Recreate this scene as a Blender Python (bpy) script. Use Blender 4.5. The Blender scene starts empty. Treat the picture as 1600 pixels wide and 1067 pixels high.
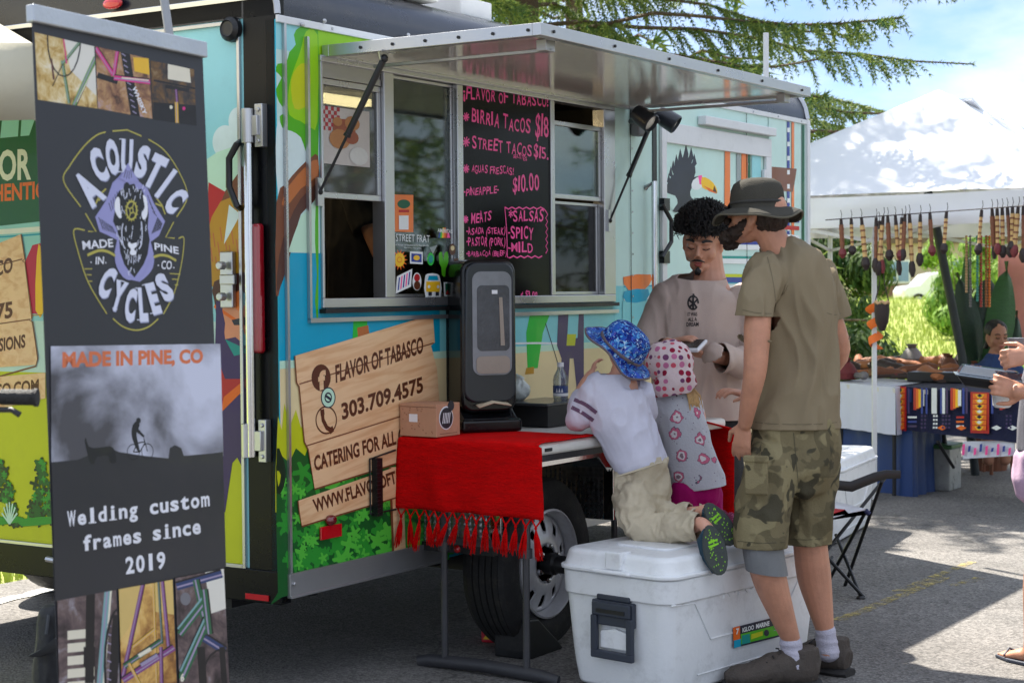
import bpy, bmesh, math, random
import numpy as np
from mathutils import Vector, Matrix, noise
from mathutils.bvhtree import BVHTree
random.seed(7)
SC = bpy.context.scene
COL = SC.collection
V = Vector
# ---------------------------------------------------------------- camera
CAM_H, FPX, PITCH, ROLL = 1.46, 2686.98, .0306, -.0077
cp, sp, cr, sr = math.cos(PITCH), math.sin(PITCH), math.cos(ROLL), math.sin(ROLL)
ex, upv, fw = V((1, 0, 0)), V((0, sp, cp)), V((0, cp, -sp))
cx_, cy_ = cr*ex + sr*upv, -sr*ex + cr*upv
EYE = V((0, 0, CAM_H))
cam = bpy.data.cameras.new('camera'); co = bpy.data.objects.new('camera', cam); COL.objects.link(co)
m = Matrix((cx_, cy_, -fw)).transposed().to_4x4(); m.translation = EYE
co.matrix_world = m
cam.sensor_width = 36; cam.lens = FPX*36/1600; cam.clip_end = 3000; cam.clip_start = .05
cam.dof.use_dof = True; cam.dof.focus_distance = 6.7; cam.dof.aperture_fstop = 7.0
SC.camera = co
# ---------------------------------------------------------------- light
SUNV = V((-.8755, 1.6388, 2.58)).normalized()
sun = bpy.data.lights.new('sun', 'SUN'); so = bpy.data.objects.new('sun', sun); COL.objects.link(so)
sun.energy = 4.7; sun.angle = math.radians(.55); sun.color = (1, .93, .82)
so.rotation_euler = SUNV.to_track_quat('Z', 'Y').to_euler()
W_ = bpy.data.worlds.new('World'); SC.world = W_; W_.use_nodes = True
nt = W_.node_tree; N = nt.nodes; N.clear()
def nd(t, **k):
    n = nt.nodes.new(t)
    for a, b in k.items(): setattr(n, a, b)
    return n
out = nd('ShaderNodeOutputWorld'); bg = nd('ShaderNodeBackground')
sky = nd('ShaderNodeTexSky', sky_type='NISHITA', sun_disc=False)
sky.sun_elevation = math.asin(SUNV.z); sky.sun_rotation = math.atan2(SUNV.x, SUNV.y)
sky.altitude = 2000; sky.dust_density = .6
tc = nd('ShaderNodeTexCoord'); mp = nd('ShaderNodeMapping'); mp.inputs['Scale'].default_value = (1, 1, 2.6); mp.inputs['Location'].default_value = (.35, .1, .22)
n1 = nd('ShaderNodeTexNoise'); n1.inputs['Scale'].default_value = 2.3; n1.inputs['Detail'].default_value = 9; n1.inputs['Roughness'].default_value = .56
rp = nd('ShaderNodeValToRGB'); rp.color_ramp.elements[0].position = .35; rp.color_ramp.elements[1].position = .50
n2 = nd('ShaderNodeTexNoise'); n2.inputs['Scale'].default_value = 5; n2.inputs['Detail'].default_value = 6
rc = nd('ShaderNodeValToRGB'); rc.color_ramp.elements[0].position = .34; rc.color_ramp.elements[1].position = .68
rc.color_ramp.elements[0].color = (2.7, 3.2, 4.1, 1); rc.color_ramp.elements[1].color = (5.3, 5.6, 6.1, 1)
mx = nd('ShaderNodeMix', data_type='RGBA')
L = nt.links.new
L(tc.outputs['Generated'], mp.inputs[0]); L(mp.outputs[0], n1.inputs['Vector']); L(mp.outputs[0], n2.inputs['Vector'])
L(n1.outputs[0], rp.inputs[0]); L(n2.outputs[0], rc.inputs[0])
tint = nd('ShaderNodeMix', data_type='RGBA', blend_type='MULTIPLY'); tint.inputs[0].default_value = 1; tint.inputs[7].default_value = (.46, .54, .70, 1)
L(sky.outputs[0], tint.inputs[6]); L(rp.outputs[0], mx.inputs[0]); L(tint.outputs[2], mx.inputs[6]); L(rc.outputs[0], mx.inputs[7])
L(mx.outputs[2], bg.inputs[0]); bg.inputs[1].default_value = .10; L(bg.outputs[0], out.inputs[0])
SC.view_settings.view_transform = 'Standard'; SC.view_settings.look = 'None'
SC.view_settings.exposure = 1.48; SC.view_settings.gamma = 1; SC.view_settings.use_curve_mapping = False
SC.render.engine = 'CYCLES'; SC.cycles.max_bounces = 6; SC.cycles.use_denoising = True
SC.cycles.transparent_max_bounces = 16; SC.cycles.sample_clamp_indirect = 6; SC.cycles.caustics_reflective = False; SC.cycles.caustics_refractive = False
# ---------------------------------------------------------------- measuring helpers (photo measurements -> metres)
def ray(px, py):
    X, Y = float(px-800)/FPX, -float(py-533.5)/FPX
    return X*cx_ + Y*cy_ + fw
def G(px, py, z=0.):
    d = ray(px, py); return EYE + d*((z-CAM_H)/d.z)
def D(px, py, y):
    d = ray(px, py); return EYE + d*(y/d.y)
AZ = .5684
C0 = V((-.7506*1.085, 5.5391*1.085, 0)); UU = V((math.sin(AZ), math.cos(AZ), 0)); WW = V((math.cos(AZ), -math.sin(AZ), 0))
TROT = math.pi/2 - AZ
def TW(u, w, z=0.): return C0 + UU*u + WW*w + V((0, 0, z))
def onplane(o, n, q):
    d = ray(*q); return EYE + d*((o-EYE).dot(n)/d.dot(n))
def sidep(px, py, w=0.):          # -> trailer-local point on the side wall
    P = onplane(C0+WW*w, WW, (px, py)) - C0; return V((P.dot(UU), -w, P.z))
def rearp(px, py, u=0.):          # -> trailer-local point on the rear wall
    P = onplane(C0+UU*u, UU, (px, py)) - C0; return V((u, -P.dot(WW), P.z))
# ---------------------------------------------------------------- materials
def lin(c):
    return tuple((x/255/12.92 if x/255 <= .04045 else ((x/255+.055)/1.055)**2.4) for x in c)
MATS = {}
def mat(name, col=(128, 128, 128), rough=.6, metal=0., var=.12, vs=6., bump=.15, bs=80., spec=.5, dirt=0., emit=None, coat=0., aniso=None, sheen=0., sss=0.):
    """general worn surface: colour wobble, dirt patches, bump and roughness wobble"""
    if name in MATS: return MATS[name]
    m = bpy.data.materials.new(name); m.use_nodes = True; MATS[name] = m
    t = m.node_tree; b = t.nodes['Principled BSDF']; c = lin(col)
    def n(ty, **k):
        x = t.nodes.new(ty)
        for a, q in k.items(): setattr(x, a, q)
        return x
    tc = n('ShaderNodeTexCoord'); src = tc.outputs['Object']
    if aniso:
        mpn = n('ShaderNodeMapping'); mpn.inputs['Scale'].default_value = aniso; t.links.new(src, mpn.inputs[0]); src = mpn.outputs[0]
    a = n('ShaderNodeTexNoise'); a.inputs['Scale'].default_value = vs; a.inputs['Detail'].default_value = 6; a.inputs['Roughness'].default_value = .65
    t.links.new(src, a.inputs['Vector'])
    r = n('ShaderNodeMapRange'); r.inputs[1].default_value = .25; r.inputs[2].default_value = .75; r.inputs[3].default_value = 1-var; r.inputs[4].default_value = 1+var
    t.links.new(a.outputs[0], r.inputs[0])
    mu = n('ShaderNodeVectorMath', operation='SCALE'); mu.inputs[0].default_value = c; t.links.new(r.outputs[0], mu.inputs['Scale'])
    colout = mu.outputs[0]
    if dirt:
        d = n('ShaderNodeTexNoise'); d.inputs['Scale'].default_value = vs*1.7; d.inputs['Detail'].default_value = 8; d.inputs['Roughness'].default_value = .75
        t.links.new(tc.outputs['Object'], d.inputs['Vector'])
        dr = n('ShaderNodeMapRange'); dr.inputs[1].default_value = .52; dr.inputs[2].default_value = .72; dr.inputs[4].default_value = dirt; t.links.new(d.outputs[0], dr.inputs[0])
        mm = n('ShaderNodeMix', data_type='RGBA'); mm.inputs[7].default_value = (.10, .085, .065, 1)
        t.links.new(dr.outputs[0], mm.inputs[0]); t.links.new(colout, mm.inputs[6]); colout = mm.outputs[2]
    t.links.new(colout, b.inputs['Base Color'])
    rr = n('ShaderNodeMapRange'); rr.inputs[1].default_value = .3; rr.inputs[2].default_value = .7; rr.inputs[3].default_value = max(0.02, rough*.8); rr.inputs[4].default_value = min(1, rough*1.2)
    t.links.new(a.outputs[0], rr.inputs[0]); t.links.new(rr.outputs[0], b.inputs['Roughness'])
    b.inputs['Metallic'].default_value = metal; b.inputs['Specular IOR Level'].default_value = spec; b.inputs['Coat Weight'].default_value = coat
    b.inputs['Sheen Weight'].default_value = sheen
    if sss:
        b.inputs['Subsurface Weight'].default_value = sss; b.inputs['Subsurface Radius'].default_value = (.02, .008, .004); b.inputs['Subsurface Scale'].default_value = .6
    if bump:
        bn = n('ShaderNodeTexNoise'); bn.inputs['Scale'].default_value = bs; bn.inputs['Detail'].default_value = 5; t.links.new(src, bn.inputs['Vector'])
        bb = n('ShaderNodeBump'); bb.inputs['Strength'].default_value = bump; bb.inputs['Distance'].default_value = .01
        t.links.new(bn.outputs[0], bb.inputs['Height']); t.links.new(bb.outputs[0], b.inputs['Normal'])
    if emit:
        b.inputs['Emission Color'].default_value = (*lin(emit[0]), 1); b.inputs['Emission Strength'].default_value = emit[1]
    return m
def tree_of(m):
    t = m.node_tree; return t, t.nodes['Principled BSDF']
def ink(name, col, rough=.42, **k):      # printed vinyl
    return mat(name, col, rough, var=.09, vs=1.7, bump=.05, bs=5, coat=.12, spec=.3, dirt=.10, **k)
def glass(name, tint=(200, 215, 215), refl=.25, body=.0, bodycol=(90, 100, 100)):
    if name in MATS: return MATS[name]
    m = bpy.data.materials.new(name); m.use_nodes = True; MATS[name] = m
    t = m.node_tree; t.nodes.remove(t.nodes['Principled BSDF']); o = t.nodes['Material Output']
    tr = t.nodes.new('ShaderNodeBsdfTransparent'); tr.inputs[0].default_value = (*lin(tint), 1)
    gl = t.nodes.new('ShaderNodeBsdfGlossy'); gl.inputs['Roughness'].default_value = .03; gl.inputs[0].default_value = (.8, .8, .8, 1)
    fr = t.nodes.new('ShaderNodeFresnel'); fr.inputs[0].default_value = 1.5
    ad = t.nodes.new('ShaderNodeMath'); ad.operation = 'MULTIPLY_ADD'; ad.inputs[1].default_value = .6; ad.inputs[2].default_value = refl*.3
    mi = t.nodes.new('ShaderNodeMixShader'); t.links.new(fr.outputs[0], ad.inputs[0]); t.links.new(ad.outputs[0], mi.inputs[0])
    src = tr.outputs[0]
    if body:
        df = t.nodes.new('ShaderNodeBsdfDiffuse'); df.inputs[0].default_value = (*lin(bodycol), 1)
        m2 = t.nodes.new('ShaderNodeMixShader'); m2.inputs[0].default_value = body
        t.links.new(tr.outputs[0], m2.inputs[1]); t.links.new(df.outputs[0], m2.inputs[2]); src = m2.outputs[0]
    t.links.new(src, mi.inputs[1]); t.links.new(gl.outputs[0], mi.inputs[2]); t.links.new(mi.outputs[0], o.inputs[0])
    return m
# ---------------------------------------------------------------- mesh builder
def frame(t, ref=None):
    t = t.normalized(); ref = ref or V((0, 0, 1))
    a = t.cross(ref)
    if a.length < 1e-3: a = t.cross(V((0, 1, 0)))
    a.normalize(); return a, t.cross(a).normalized()*-1 if False else a.cross(t).normalized()
STUFFY = {'rivet', 'handwriting', 'woven_bands', 'mural_print', 'wooden_sign_print', 'rear_mural_print', 'rear_sign_print', 'rear_bush_print', 'banner_print', 'awning_rivet', 'skirt_bolt', 'sticker', 'tread_pattern', 'node_ring', 'branches', 'figures', 'printed_dots', 'printed_lines', 'food_photo', 'kitchen_container', 'stems', 'ponytail', 'curly_hair', 'chest_print', 'vent_slot', 'bead_strand'}
class MB:
    def __init__(s): s.v = []; s.f = []; s.m = []; s.k = 0; s.X = None
    def add(s, vs, fs, k=None):
        o = len(s.v)
        if s.X is not None: vs = [s.X @ V(p) for p in vs]
        s.v += [tuple(p) for p in vs]; s.f += [tuple(i+o for i in f) for f in fs]; s.m += [s.k if k is None else k]*len(fs); return s
    def box(s, a, b, k=None, X=None):
        (x0, y0, z0), (x1, y1, z1) = a, b
        vs = [V(p) for p in [(x0, y0, z0), (x1, y0, z0), (x1, y1, z0), (x0, y1, z0), (x0, y0, z1), (x1, y0, z1), (x1, y1, z1), (x0, y1, z1)]]
        if X is not None: vs = [X @ p for p in vs]
        return s.add(vs, [(0, 3, 2, 1), (4, 5, 6, 7), (0, 1, 5, 4), (1, 2, 6, 5), (2, 3, 7, 6), (3, 0, 4, 7)], k)
    def bar(s, p, q, w, h, k=None, ref=None):    # rectangular bar from p to q
        p, q = V(p), V(q); a, b = frame(q-p, ref); vs = []
        for c in (p, q):
            for i, j in ((-1, -1), (1, -1), (1, 1), (-1, 1)): vs.append(c + a*(i*w/2) + b*(j*h/2))
        return s.add(vs, [(0, 1, 2, 3), (7, 6, 5, 4), (0, 4, 5, 1), (1, 5, 6, 2), (2, 6, 7, 3), (3, 7, 4, 0)], k)
    def tube(s, pts, r, n=10, k=None, ref=None, caps=True, flat=1.):
        pts = [V(p) for p in pts]; rs = r if isinstance(r, (list, tuple)) else [r]*len(pts)
        vs = []; fs = []; pa = None
        for i, p in enumerate(pts):
            t = (pts[min(i+1, len(pts)-1)] - pts[max(i-1, 0)])
            if t.length < 1e-9: t = V((0, 0, 1))
            t.normalize()
            if pa is None: a, b = frame(t, ref)
            else:
                a = (pa - t*pa.dot(t))
                a = a.normalized() if a.length > 1e-4 else frame(t)[0]
                b = a.cross(t)
            pa = a; rr = rs[i]; ra, rb = rr if isinstance(rr, tuple) else (rr, rr*flat)
            for j in range(n):
                w = 2*math.pi*j/n; vs.append(p + a*(math.cos(w)*ra) + b*(math.sin(w)*rb))
        for i in range(len(pts)-1):
            for j in range(n):
                fs.append((i*n+j, i*n+(j+1) % n, (i+1)*n+(j+1) % n, (i+1)*n+j))
        if caps: fs += [tuple(range(n))[::-1], tuple((len(pts)-1)*n+j for j in range(n))]
        return s.add(vs, fs, k)
    def lathe(s, prof, o, ax=(0, 0, 1), n=24, k=None, ref=None, caps=True):
        o = V(o); ax = V(ax).normalized(); a, b = frame(ax, ref); vs = []; fs = []
        for r, h in prof:
            for j in range(n):
                w = 2*math.pi*j/n; vs.append(o + ax*h + (a*math.cos(w) + b*math.sin(w))*r)
        for i in range(len(prof)-1):
            for j in range(n): fs.append((i*n+j, i*n+(j+1) % n, (i+1)*n+(j+1) % n, (i+1)*n+j))
        if caps: fs += [tuple(range(n))[::-1], tuple((len(prof)-1)*n+j for j in range(n))]
        return s.add(vs, fs, k)
    def ell(s, c, r, R=None, n=16, k=None):
        c = V(c); vs = []; fs = []; h = n//2; r = r if isinstance(r, (tuple, list)) else (r, r, r)
        for i in range(h+1):
            th = math.pi*i/h
            for j in range(n):
                w = 2*math.pi*j/n; p = V((math.sin(th)*math.cos(w)*r[0], math.sin(th)*math.sin(w)*r[1], math.cos(th)*r[2]))
                vs.append(c + (R @ p if R is not None else p))
        for i in range(h):
            for j in range(n): fs.append((i*n+j, (i+1)*n+j, (i+1)*n+(j+1) % n, i*n+(j+1) % n))
        return s.add(vs, fs, k)
    def prism(s, poly, d, k=None):      # planar polygon extruded by vector d
        n = len(poly); d = V(d); vs = [V(p) for p in poly] + [V(p)+d for p in poly]
        return s.add(vs, [tuple(range(n))[::-1], tuple(range(n, 2*n))] + [(i, (i+1) % n, (i+1) % n+n, i+n) for i in range(n)], k)
    def poly(s, pts, k=None): return s.add(pts, [tuple(range(len(pts)))], k)
    def build(s, name, mats, parent=None, smooth=False, bevel=0., seg=2, kind=None, fix=True, loc=None, angle=35):
        me = bpy.data.meshes.new(name); me.from_pydata(s.v, [], s.f); me.update()
        for mm in (mats if isinstance(mats, (list, tuple)) else [mats]): me.materials.append(mm)
        me.polygons.foreach_set('material_index', s.m)
        if fix:
            bm = bmesh.new(); bm.from_mesh(me); bmesh.ops.remove_doubles(bm, verts=bm.verts, dist=1e-5) if smooth else None
            bmesh.ops.recalc_face_normals(bm, faces=bm.faces); bm.to_mesh(me); bm.free()
        o = bpy.data.objects.new(name, me); COL.objects.link(o)
        if parent is not None: o.parent = parent
        if loc is not None: o.location = loc
        if smooth:
            me.polygons.foreach_set('use_smooth', [True]*len(me.polygons))
            if angle: me.set_sharp_from_angle(angle=math.radians(angle))
        if bevel:
            md = o.modifiers.new('bevel', 'BEVEL'); md.width = bevel; md.segments = seg; md.limit_method = 'ANGLE'; md.angle_limit = math.radians(40)
        if kind or name in STUFFY: o['kind'] = kind or 'stuff'
        return o
def tag(o, label=None, cat=None, group=None, kind=None):
    if label: o['label'] = label
    if cat: o['category'] = cat
    if group: o['group'] = group
    if kind: o['kind'] = kind
    return o
def thing(name, label, cat, loc=(0, 0, 0), rz=0., group=None):
    o = bpy.data.objects.new(name, None); COL.objects.link(o); o.location = loc; o.rotation_euler = (0, 0, rz); o.empty_display_size = .1
    return tag(o, label, cat, group)
def copy_thing(o, label, loc=None, rz=None, scale=None, parent=None):
    c = o.copy(); COL.objects.link(c)
    if parent is not None: c.parent = parent
    if parent is None:
        c['label'] = label
        if loc is not None: c.location = loc
        if rz is not None: c.rotation_euler = (0, 0, rz)
        if scale: c.scale = (scale,)*3
    for ch in list(o.children): copy_thing(ch, None, parent=c)
    return c
# ---------------------------------------------------------------- lettering (Blender's built-in font)
TXT = {}
def text2d(s, bold=0., space=1.):
    key = (s, bold, space)
    if key in TXT: return TXT[key]
    cu = bpy.data.curves.new('lettering', 'FONT'); cu.body = s; cu.offset = bold; cu.space_character = space; cu.resolution_u = 3
    ob = bpy.data.objects.new('lettering', cu); COL.objects.link(ob)
    dg = bpy.context.evaluated_depsgraph_get(); me = ob.evaluated_get(dg).to_mesh()
    vs = np.array([v.co[:2] for v in me.vertices]) if len(me.vertices) else np.zeros((0, 2)); fs = [tuple(p.vertices) for p in me.polygons]
    ob.to_mesh_clear(); bpy.data.objects.remove(ob); bpy.data.curves.remove(cu)
    x0, x1 = vs[:, 0].min(), vs[:, 0].max(); H = .73
    vs[:, 0] = (vs[:, 0]-x0)/(x1-x0); vs[:, 1] = vs[:, 1]/H
    TXT[key] = (vs, fs); return TXT[key]
def put(mb, s, o, x, y, k=0, bold=0., space=1., nrm=None):
    """text with baseline o -> x and cap height o -> y (points)"""
    vs, fs = text2d(s, bold, space); o, x, y = V(o), V(x), V(y); xv, yv = x-o, y-o
    mb.add([o + xv*float(a) + yv*float(b) for a, b in vs], fs, k)
# ---------------------------------------------------------------- organic builder (lofted limbs fused into one skin)
def cat(P, m=4):
    P = [np.array(p, float) for p in P]; Q = []
    for i in range(len(P)-1):
        a, b, c, d = P[max(i-1, 0)], P[i], P[i+1], P[min(i+2, len(P)-1)]
        for j in range(m):
            t = j/m; Q.append(.5*((2*b)+(-a+c)*t+(2*a-5*b+4*c-d)*t*t+(-a+3*b-3*c+d)*t**3))
    Q.append(P[-1]); return Q
def limb(mb, pts, ref=(0, 1, 0), n=16, m=4, org=V((0, 0, 0))):
    """pts: (point, ra, rb) ra sideways in the picture, rb in depth; rounded ends"""
    Q = cat([(*p, ra, rb) for p, ra, rb in pts], m)
    P = [V(q[:3])-org for q in Q]; R = [(max(q[3], .002), max(q[4], .002)) for q in Q]
    t0 = (P[0]-P[1]).normalized(); t1 = (P[-1]-P[-2]).normalized(); r0, r1 = min(R[0]), min(R[-1])
    P = [P[0]+t0*r0*.75, P[0]+t0*r0*.5] + P + [P[-1]+t1*r1*.5, P[-1]+t1*r1*.75]
    R = [(R[0][0]*.35, R[0][1]*.35), (R[0][0]*.8, R[0][1]*.8)] + R + [(R[-1][0]*.8, R[-1][1]*.8), (R[-1][0]*.35, R[-1][1]*.35)]
    mb.tube(P, R, n=n, ref=V(ref))
def pj(px, py, d, rx=0, rd=None):      # picture measurement -> (point, radius, depth radius)
    s = d/FPX; rd = rx if rd is None else rd
    return (D(px, py, d), rx*s, rd*s)
def skin(mb, name, mt, parent, voxel=.006, smooth=6, fold=None, cuts=(), solid=0., keep=None, bev=None):
    me = bpy.data.meshes.new('raw'); me.from_pydata(mb.v, [], mb.f); o = bpy.data.objects.new('raw', me); COL.objects.link(o)
    bm = bmesh.new(); bm.from_mesh(me); bmesh.ops.recalc_face_normals(bm, faces=bm.faces); bm.to_mesh(me); bm.free()
    r = o.modifiers.new('r', 'REMESH'); r.mode = 'VOXEL'; r.voxel_size = voxel
    sm = o.modifiers.new('s', 'SMOOTH'); sm.factor = .5; sm.iterations = smooth
    dg = bpy.context.evaluated_depsgraph_get(); ev = o.evaluated_get(dg); nm = bpy.data.meshes.new_from_object(ev)
    bpy.data.objects.remove(o); nm.name = name
    if fold is not None:
        nv = len(nm.vertices); c = np.empty(nv*3); nm.vertices.foreach_get('co', c); c = c.reshape(-1, 3)
        nn = np.empty(nv*3); nm.vertices.foreach_get('normal', nn); nn = nn.reshape(-1, 3)
        d = np.array([fold(V(p)) for p in c]); c = c + nn*d[:, None]; nm.vertices.foreach_set('co', c.ravel()); nm.update()
    if cuts:
        bm = bmesh.new(); bm.from_mesh(nm)
        for c, nrm, rad in cuts:
            c, nrm = V(c), V(nrm).normalized()
            fs = [f for f in bm.faces if (f.calc_center_median()-c).length < rad]
            ge = list({v for f in fs for v in f.verts}) + list({e for f in fs for e in f.edges}) + fs
            bmesh.ops.bisect_plane(bm, geom=ge, plane_co=c, plane_no=nrm)
            dl = [f for f in bm.faces if (f.calc_center_median()-c).dot(nrm) > 0 and (f.calc_center_median()-c).length < rad]
            bmesh.ops.delete(bm, geom=dl, context='FACES')
        bm.to_mesh(nm); bm.free()
    for mm in (mt if isinstance(mt, (list, tuple)) else [mt]): nm.materials.append(mm)
    nm.polygons.foreach_set('use_smooth', [True]*len(nm.polygons))
    ob = bpy.data.objects.new(name, nm); COL.objects.link(ob); ob.parent = parent
    if solid:
        s = ob.modifiers.new('solid', 'SOLIDIFY'); s.thickness = solid; s.offset = -1
    return ob
def creases(amp, sc, seed=0, stretch=(1, 1, .3), fine=.35):
    def f(p):
        q = V((p.x*stretch[0], p.y*stretch[1], p.z*stretch[2]))*sc + V((seed, seed*.7, 3.1))
        w = q + V((noise.noise(q*.7), noise.noise(q*.7+V((5, 5, 5))), 0))*.6
        a = 1-abs(noise.noise(w))*2.2
        b = 1-abs(noise.noise(w*2.3+V((9, 1, 4))))*2.2
        return amp*((max(a, -.4))**1 - .45 + fine*(b-.45))
    return f
# ================================================================ GROUND
def asphalt():
    m = mat('asphalt', (114, 111, 108), .9, var=.14, dirt=.0, vs=1.3, bump=.0); t, b = tree_of(m)
    tc = t.nodes.new('ShaderNodeTexCoord')
    vo = t.nodes.new('ShaderNodeTexVoronoi'); vo.inputs['Scale'].default_value = 95; t.links.new(tc.outputs['Object'], vo.inputs['Vector'])
    n = t.nodes.new('ShaderNodeTexNoise'); n.inputs['Scale'].default_value = 60; n.inputs['Detail'].default_value = 4; t.links.new(tc.outputs['Object'], n.inputs['Vector'])
    src = b.inputs['Base Color'].links[0].from_socket
    sp_ = t.nodes.new('ShaderNodeSeparateColor'); t.links.new(vo.outputs['Color'], sp_.inputs[0])
    mr = t.nodes.new('ShaderNodeMapRange'); mr.inputs[3].default_value = .55; mr.inputs[4].default_value = 1.5; t.links.new(sp_.outputs[0], mr.inputs[0])
    sc = t.nodes.new('ShaderNodeVectorMath'); sc.operation = 'SCALE'; t.links.new(src, sc.inputs[0]); t.links.new(mr.outputs[0], sc.inputs['Scale'])
    # cracks
    cn = t.nodes.new('ShaderNodeTexVoronoi'); cn.feature = 'DISTANCE_TO_EDGE'; cn.inputs['Scale'].default_value = .55
    wn = t.nodes.new('ShaderNodeTexNoise'); wn.inputs['Scale'].default_value = 2.2; wn.inputs['Detail'].default_value = 6; t.links.new(tc.outputs['Object'], wn.inputs['Vector'])
    ad = t.nodes.new('ShaderNodeMix'); ad.data_type = 'VECTOR'; ad.inputs[0].default_value = .4; t.links.new(tc.outputs['Object'], ad.inputs[4]); t.links.new(wn.outputs['Color'], ad.inputs[5]); t.links.new(ad.outputs[1], cn.inputs['Vector'])
    cr_ = t.nodes.new('ShaderNodeMapRange'); cr_.inputs[1].default_value = 0; cr_.inputs[2].default_value = .006; cr_.inputs[3].default_value = .55; cr_.inputs[4].default_value = 1; t.links.new(cn.outputs[0], cr_.inputs[0])
    s2 = t.nodes.new('ShaderNodeVectorMath'); s2.operation = 'SCALE'; t.links.new(sc.outputs[0], s2.inputs[0]); t.links.new(cr_.outputs[0], s2.inputs['Scale'])
    on = t.nodes.new('ShaderNodeTexNoise'); on.inputs['Scale'].default_value = 1.1; on.inputs['Detail'].default_value = 7; on.inputs['Roughness'].default_value = .7; t.links.new(tc.outputs['Object'], on.inputs['Vector'])
    om = t.nodes.new('ShaderNodeMapRange'); om.inputs[1].default_value = .36; om.inputs[2].default_value = .62; om.inputs[3].default_value = .72; om.inputs[4].default_value = 1.06; t.links.new(on.outputs[0], om.inputs[0])
    s3 = t.nodes.new('ShaderNodeVectorMath'); s3.operation = 'SCALE'; t.links.new(s2.outputs[0], s3.inputs[0]); t.links.new(om.outputs[0], s3.inputs['Scale']); t.links.new(s3.outputs[0], b.inputs['Base Color'])
    bp = t.nodes.new('ShaderNodeBump'); bp.inputs['Strength'].default_value = .6; bp.inputs['Distance'].default_value = .006; t.links.new(vo.outputs['Distance'], bp.inputs['Height']); t.links.new(bp.outputs[0], b.inputs['Normal'])
    return m
gA, gB = G(0, 912), G(81, 897)
gd = (gB-gA).normalized()
E1 = gA - gd*9; E2 = gA + gd*7.2
mb = MB(); mb.poly([(-60, -30, 0), (60, -30, 0), (60, 19, 0), (8, 17.5, 0), (E2.x+1.5, 17, 0), (E2.x, E2.y, 0), (E1.x, E1.y, 0), (-60, E1.y-12, 0)])
tag(mb.build('parking_lot', asphalt(), fix=False), 'grey asphalt parking lot with faded painted lines', None, None, 'structure')
def meadow(x, y):
    d = max(0, y-26); return -.12 + .031*min(d, 35) - .045*min(max(0, d-37), 24) + .10*noise.noise(V((x*.07, y*.07, 0)))*min(1, d/10)
mb = MB(); xs = [-900, -300, -120, -60]+[-40+4*i for i in range(30)]+[120, 300, 900]; ys = [2, 6, 10, 14, 18]+[22+5*i for i in range(16)]+[140, 250, 600, 1500]
vs = [(x, y, meadow(x, y) if y > 20 else -.012) for y in ys for x in xs]; nx = len(xs)
mb.add(vs, [(j*nx+i, j*nx+i+1, (j+1)*nx+i+1, (j+1)*nx+i) for j in range(len(ys)-1) for i in range(nx-1)])
mg = mat('meadow_soil', (156, 166, 84), .95, var=.35, vs=1.2, bump=.6, bs=12)
tag(mb.build('meadow_ground', mg, smooth=True, fix=False, angle=None), 'green meadow sloping up behind the market', None, None, 'structure')
# grass blades: a near verge and the field seen under the tent
mgr = mat('grass_blade', (160, 174, 84), .7, var=.4, vs=3, bump=0)
def grass_patch(name, label, pts, h):
    mb = MB(); vs = []; fs = []
    for (x, y, z) in pts:
        a = random.random()*6.28; hh = h*random.uniform(.5, 1.3); w = hh*.09; dx, dy = math.cos(a), math.sin(a); l = hh*random.uniform(-.4, .4)
        o = len(vs); vs += [(x-dx*w, y-dy*w, z), (x+dx*w, y+dy*w, z), (x+dy*l, y-dx*l, z+hh)]; fs.append((o, o+1, o+2))
    mb.add(vs, fs); tag(mb.build(name, mgr, fix=False), label, None, None, 'stuff')
gn = V((-gd.y, gd.x, 0)); gn = gn if gn.y > 0 else -gn
pts = []
for i in range(14000):
    s = random.uniform(-2.5, 6.5); t_ = random.random()**1.6*5.5; p = gA + gd*s + gn*(t_+.02+.06*noise.noise(V((s*3, 0, 0)))); pts.append((p.x, p.y, -.01))
grass_patch('verge_grass', 'short grass along the asphalt edge behind the trailer', pts, .1)
pts = []
for i in range(30000):
    y = 19 + random.random()**1.5*45; x = y*random.uniform(.12, .33); pts.append((x, y, (meadow(x, y) if y > 20 else -.01)))
grass_patch('meadow_grass', 'tall yellow green meadow grass behind the craft tent', pts, .16)
# painted lines
myl = mat('faded_yellow_paint', (176, 158, 92), .8, var=.35, vs=14, bump=.3, bs=120); mwl = mat('white_line_paint', (205, 205, 200), .8, var=.2, vs=10, bump=.3)
for m9 in (myl,):
    t9, b9 = tree_of(m9); tc9 = t9.nodes.new('ShaderNodeTexCoord'); n9 = t9.nodes.new('ShaderNodeTexNoise'); n9.inputs['Scale'].default_value = 14; n9.inputs['Detail'].default_value = 9; n9.inputs['Roughness'].default_value = .8; r9 = t9.nodes.new('ShaderNodeMapRange'); r9.inputs[1].default_value = .44; r9.inputs[2].default_value = .60; r9.inputs[4].default_value = .75
    t9.links.new(tc9.outputs['Object'], n9.inputs['Vector']); t9.links.new(n9.outputs[0], r9.inputs[0]); t9.links.new(r9.outputs[0], b9.inputs['Alpha'])
def stripe(name, pa, pb, w, mm, label, h=.004):
    a, b = G(*pa), G(*pb); t = (b-a).normalized(); s = V((-t.y, t.x, 0))*w/2; mb = MB(); n = 40; vs = []
    for i in range(n+1):
        q = a + (b-a)*(i/n); vs += [q-s*random.uniform(.6, 1.05), q+s*random.uniform(.6, 1.05)]
    vs = [(v.x, v.y, h) for v in vs]; fs = [(2*i, 2*i+2, 2*i+3, 2*i+1) for i in range(n) ]
    mb.add(vs, fs); tag(mb.build(name, mm, fix=False), label, None, None, 'structure')
stripe('painted_line', (1310, 970), (1478, 902), .07, myl, 'faded yellow line on the asphalt')
stripe('painted_line', (1400, 925), (1520, 878), .06, myl, 'second faded yellow line')
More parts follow.
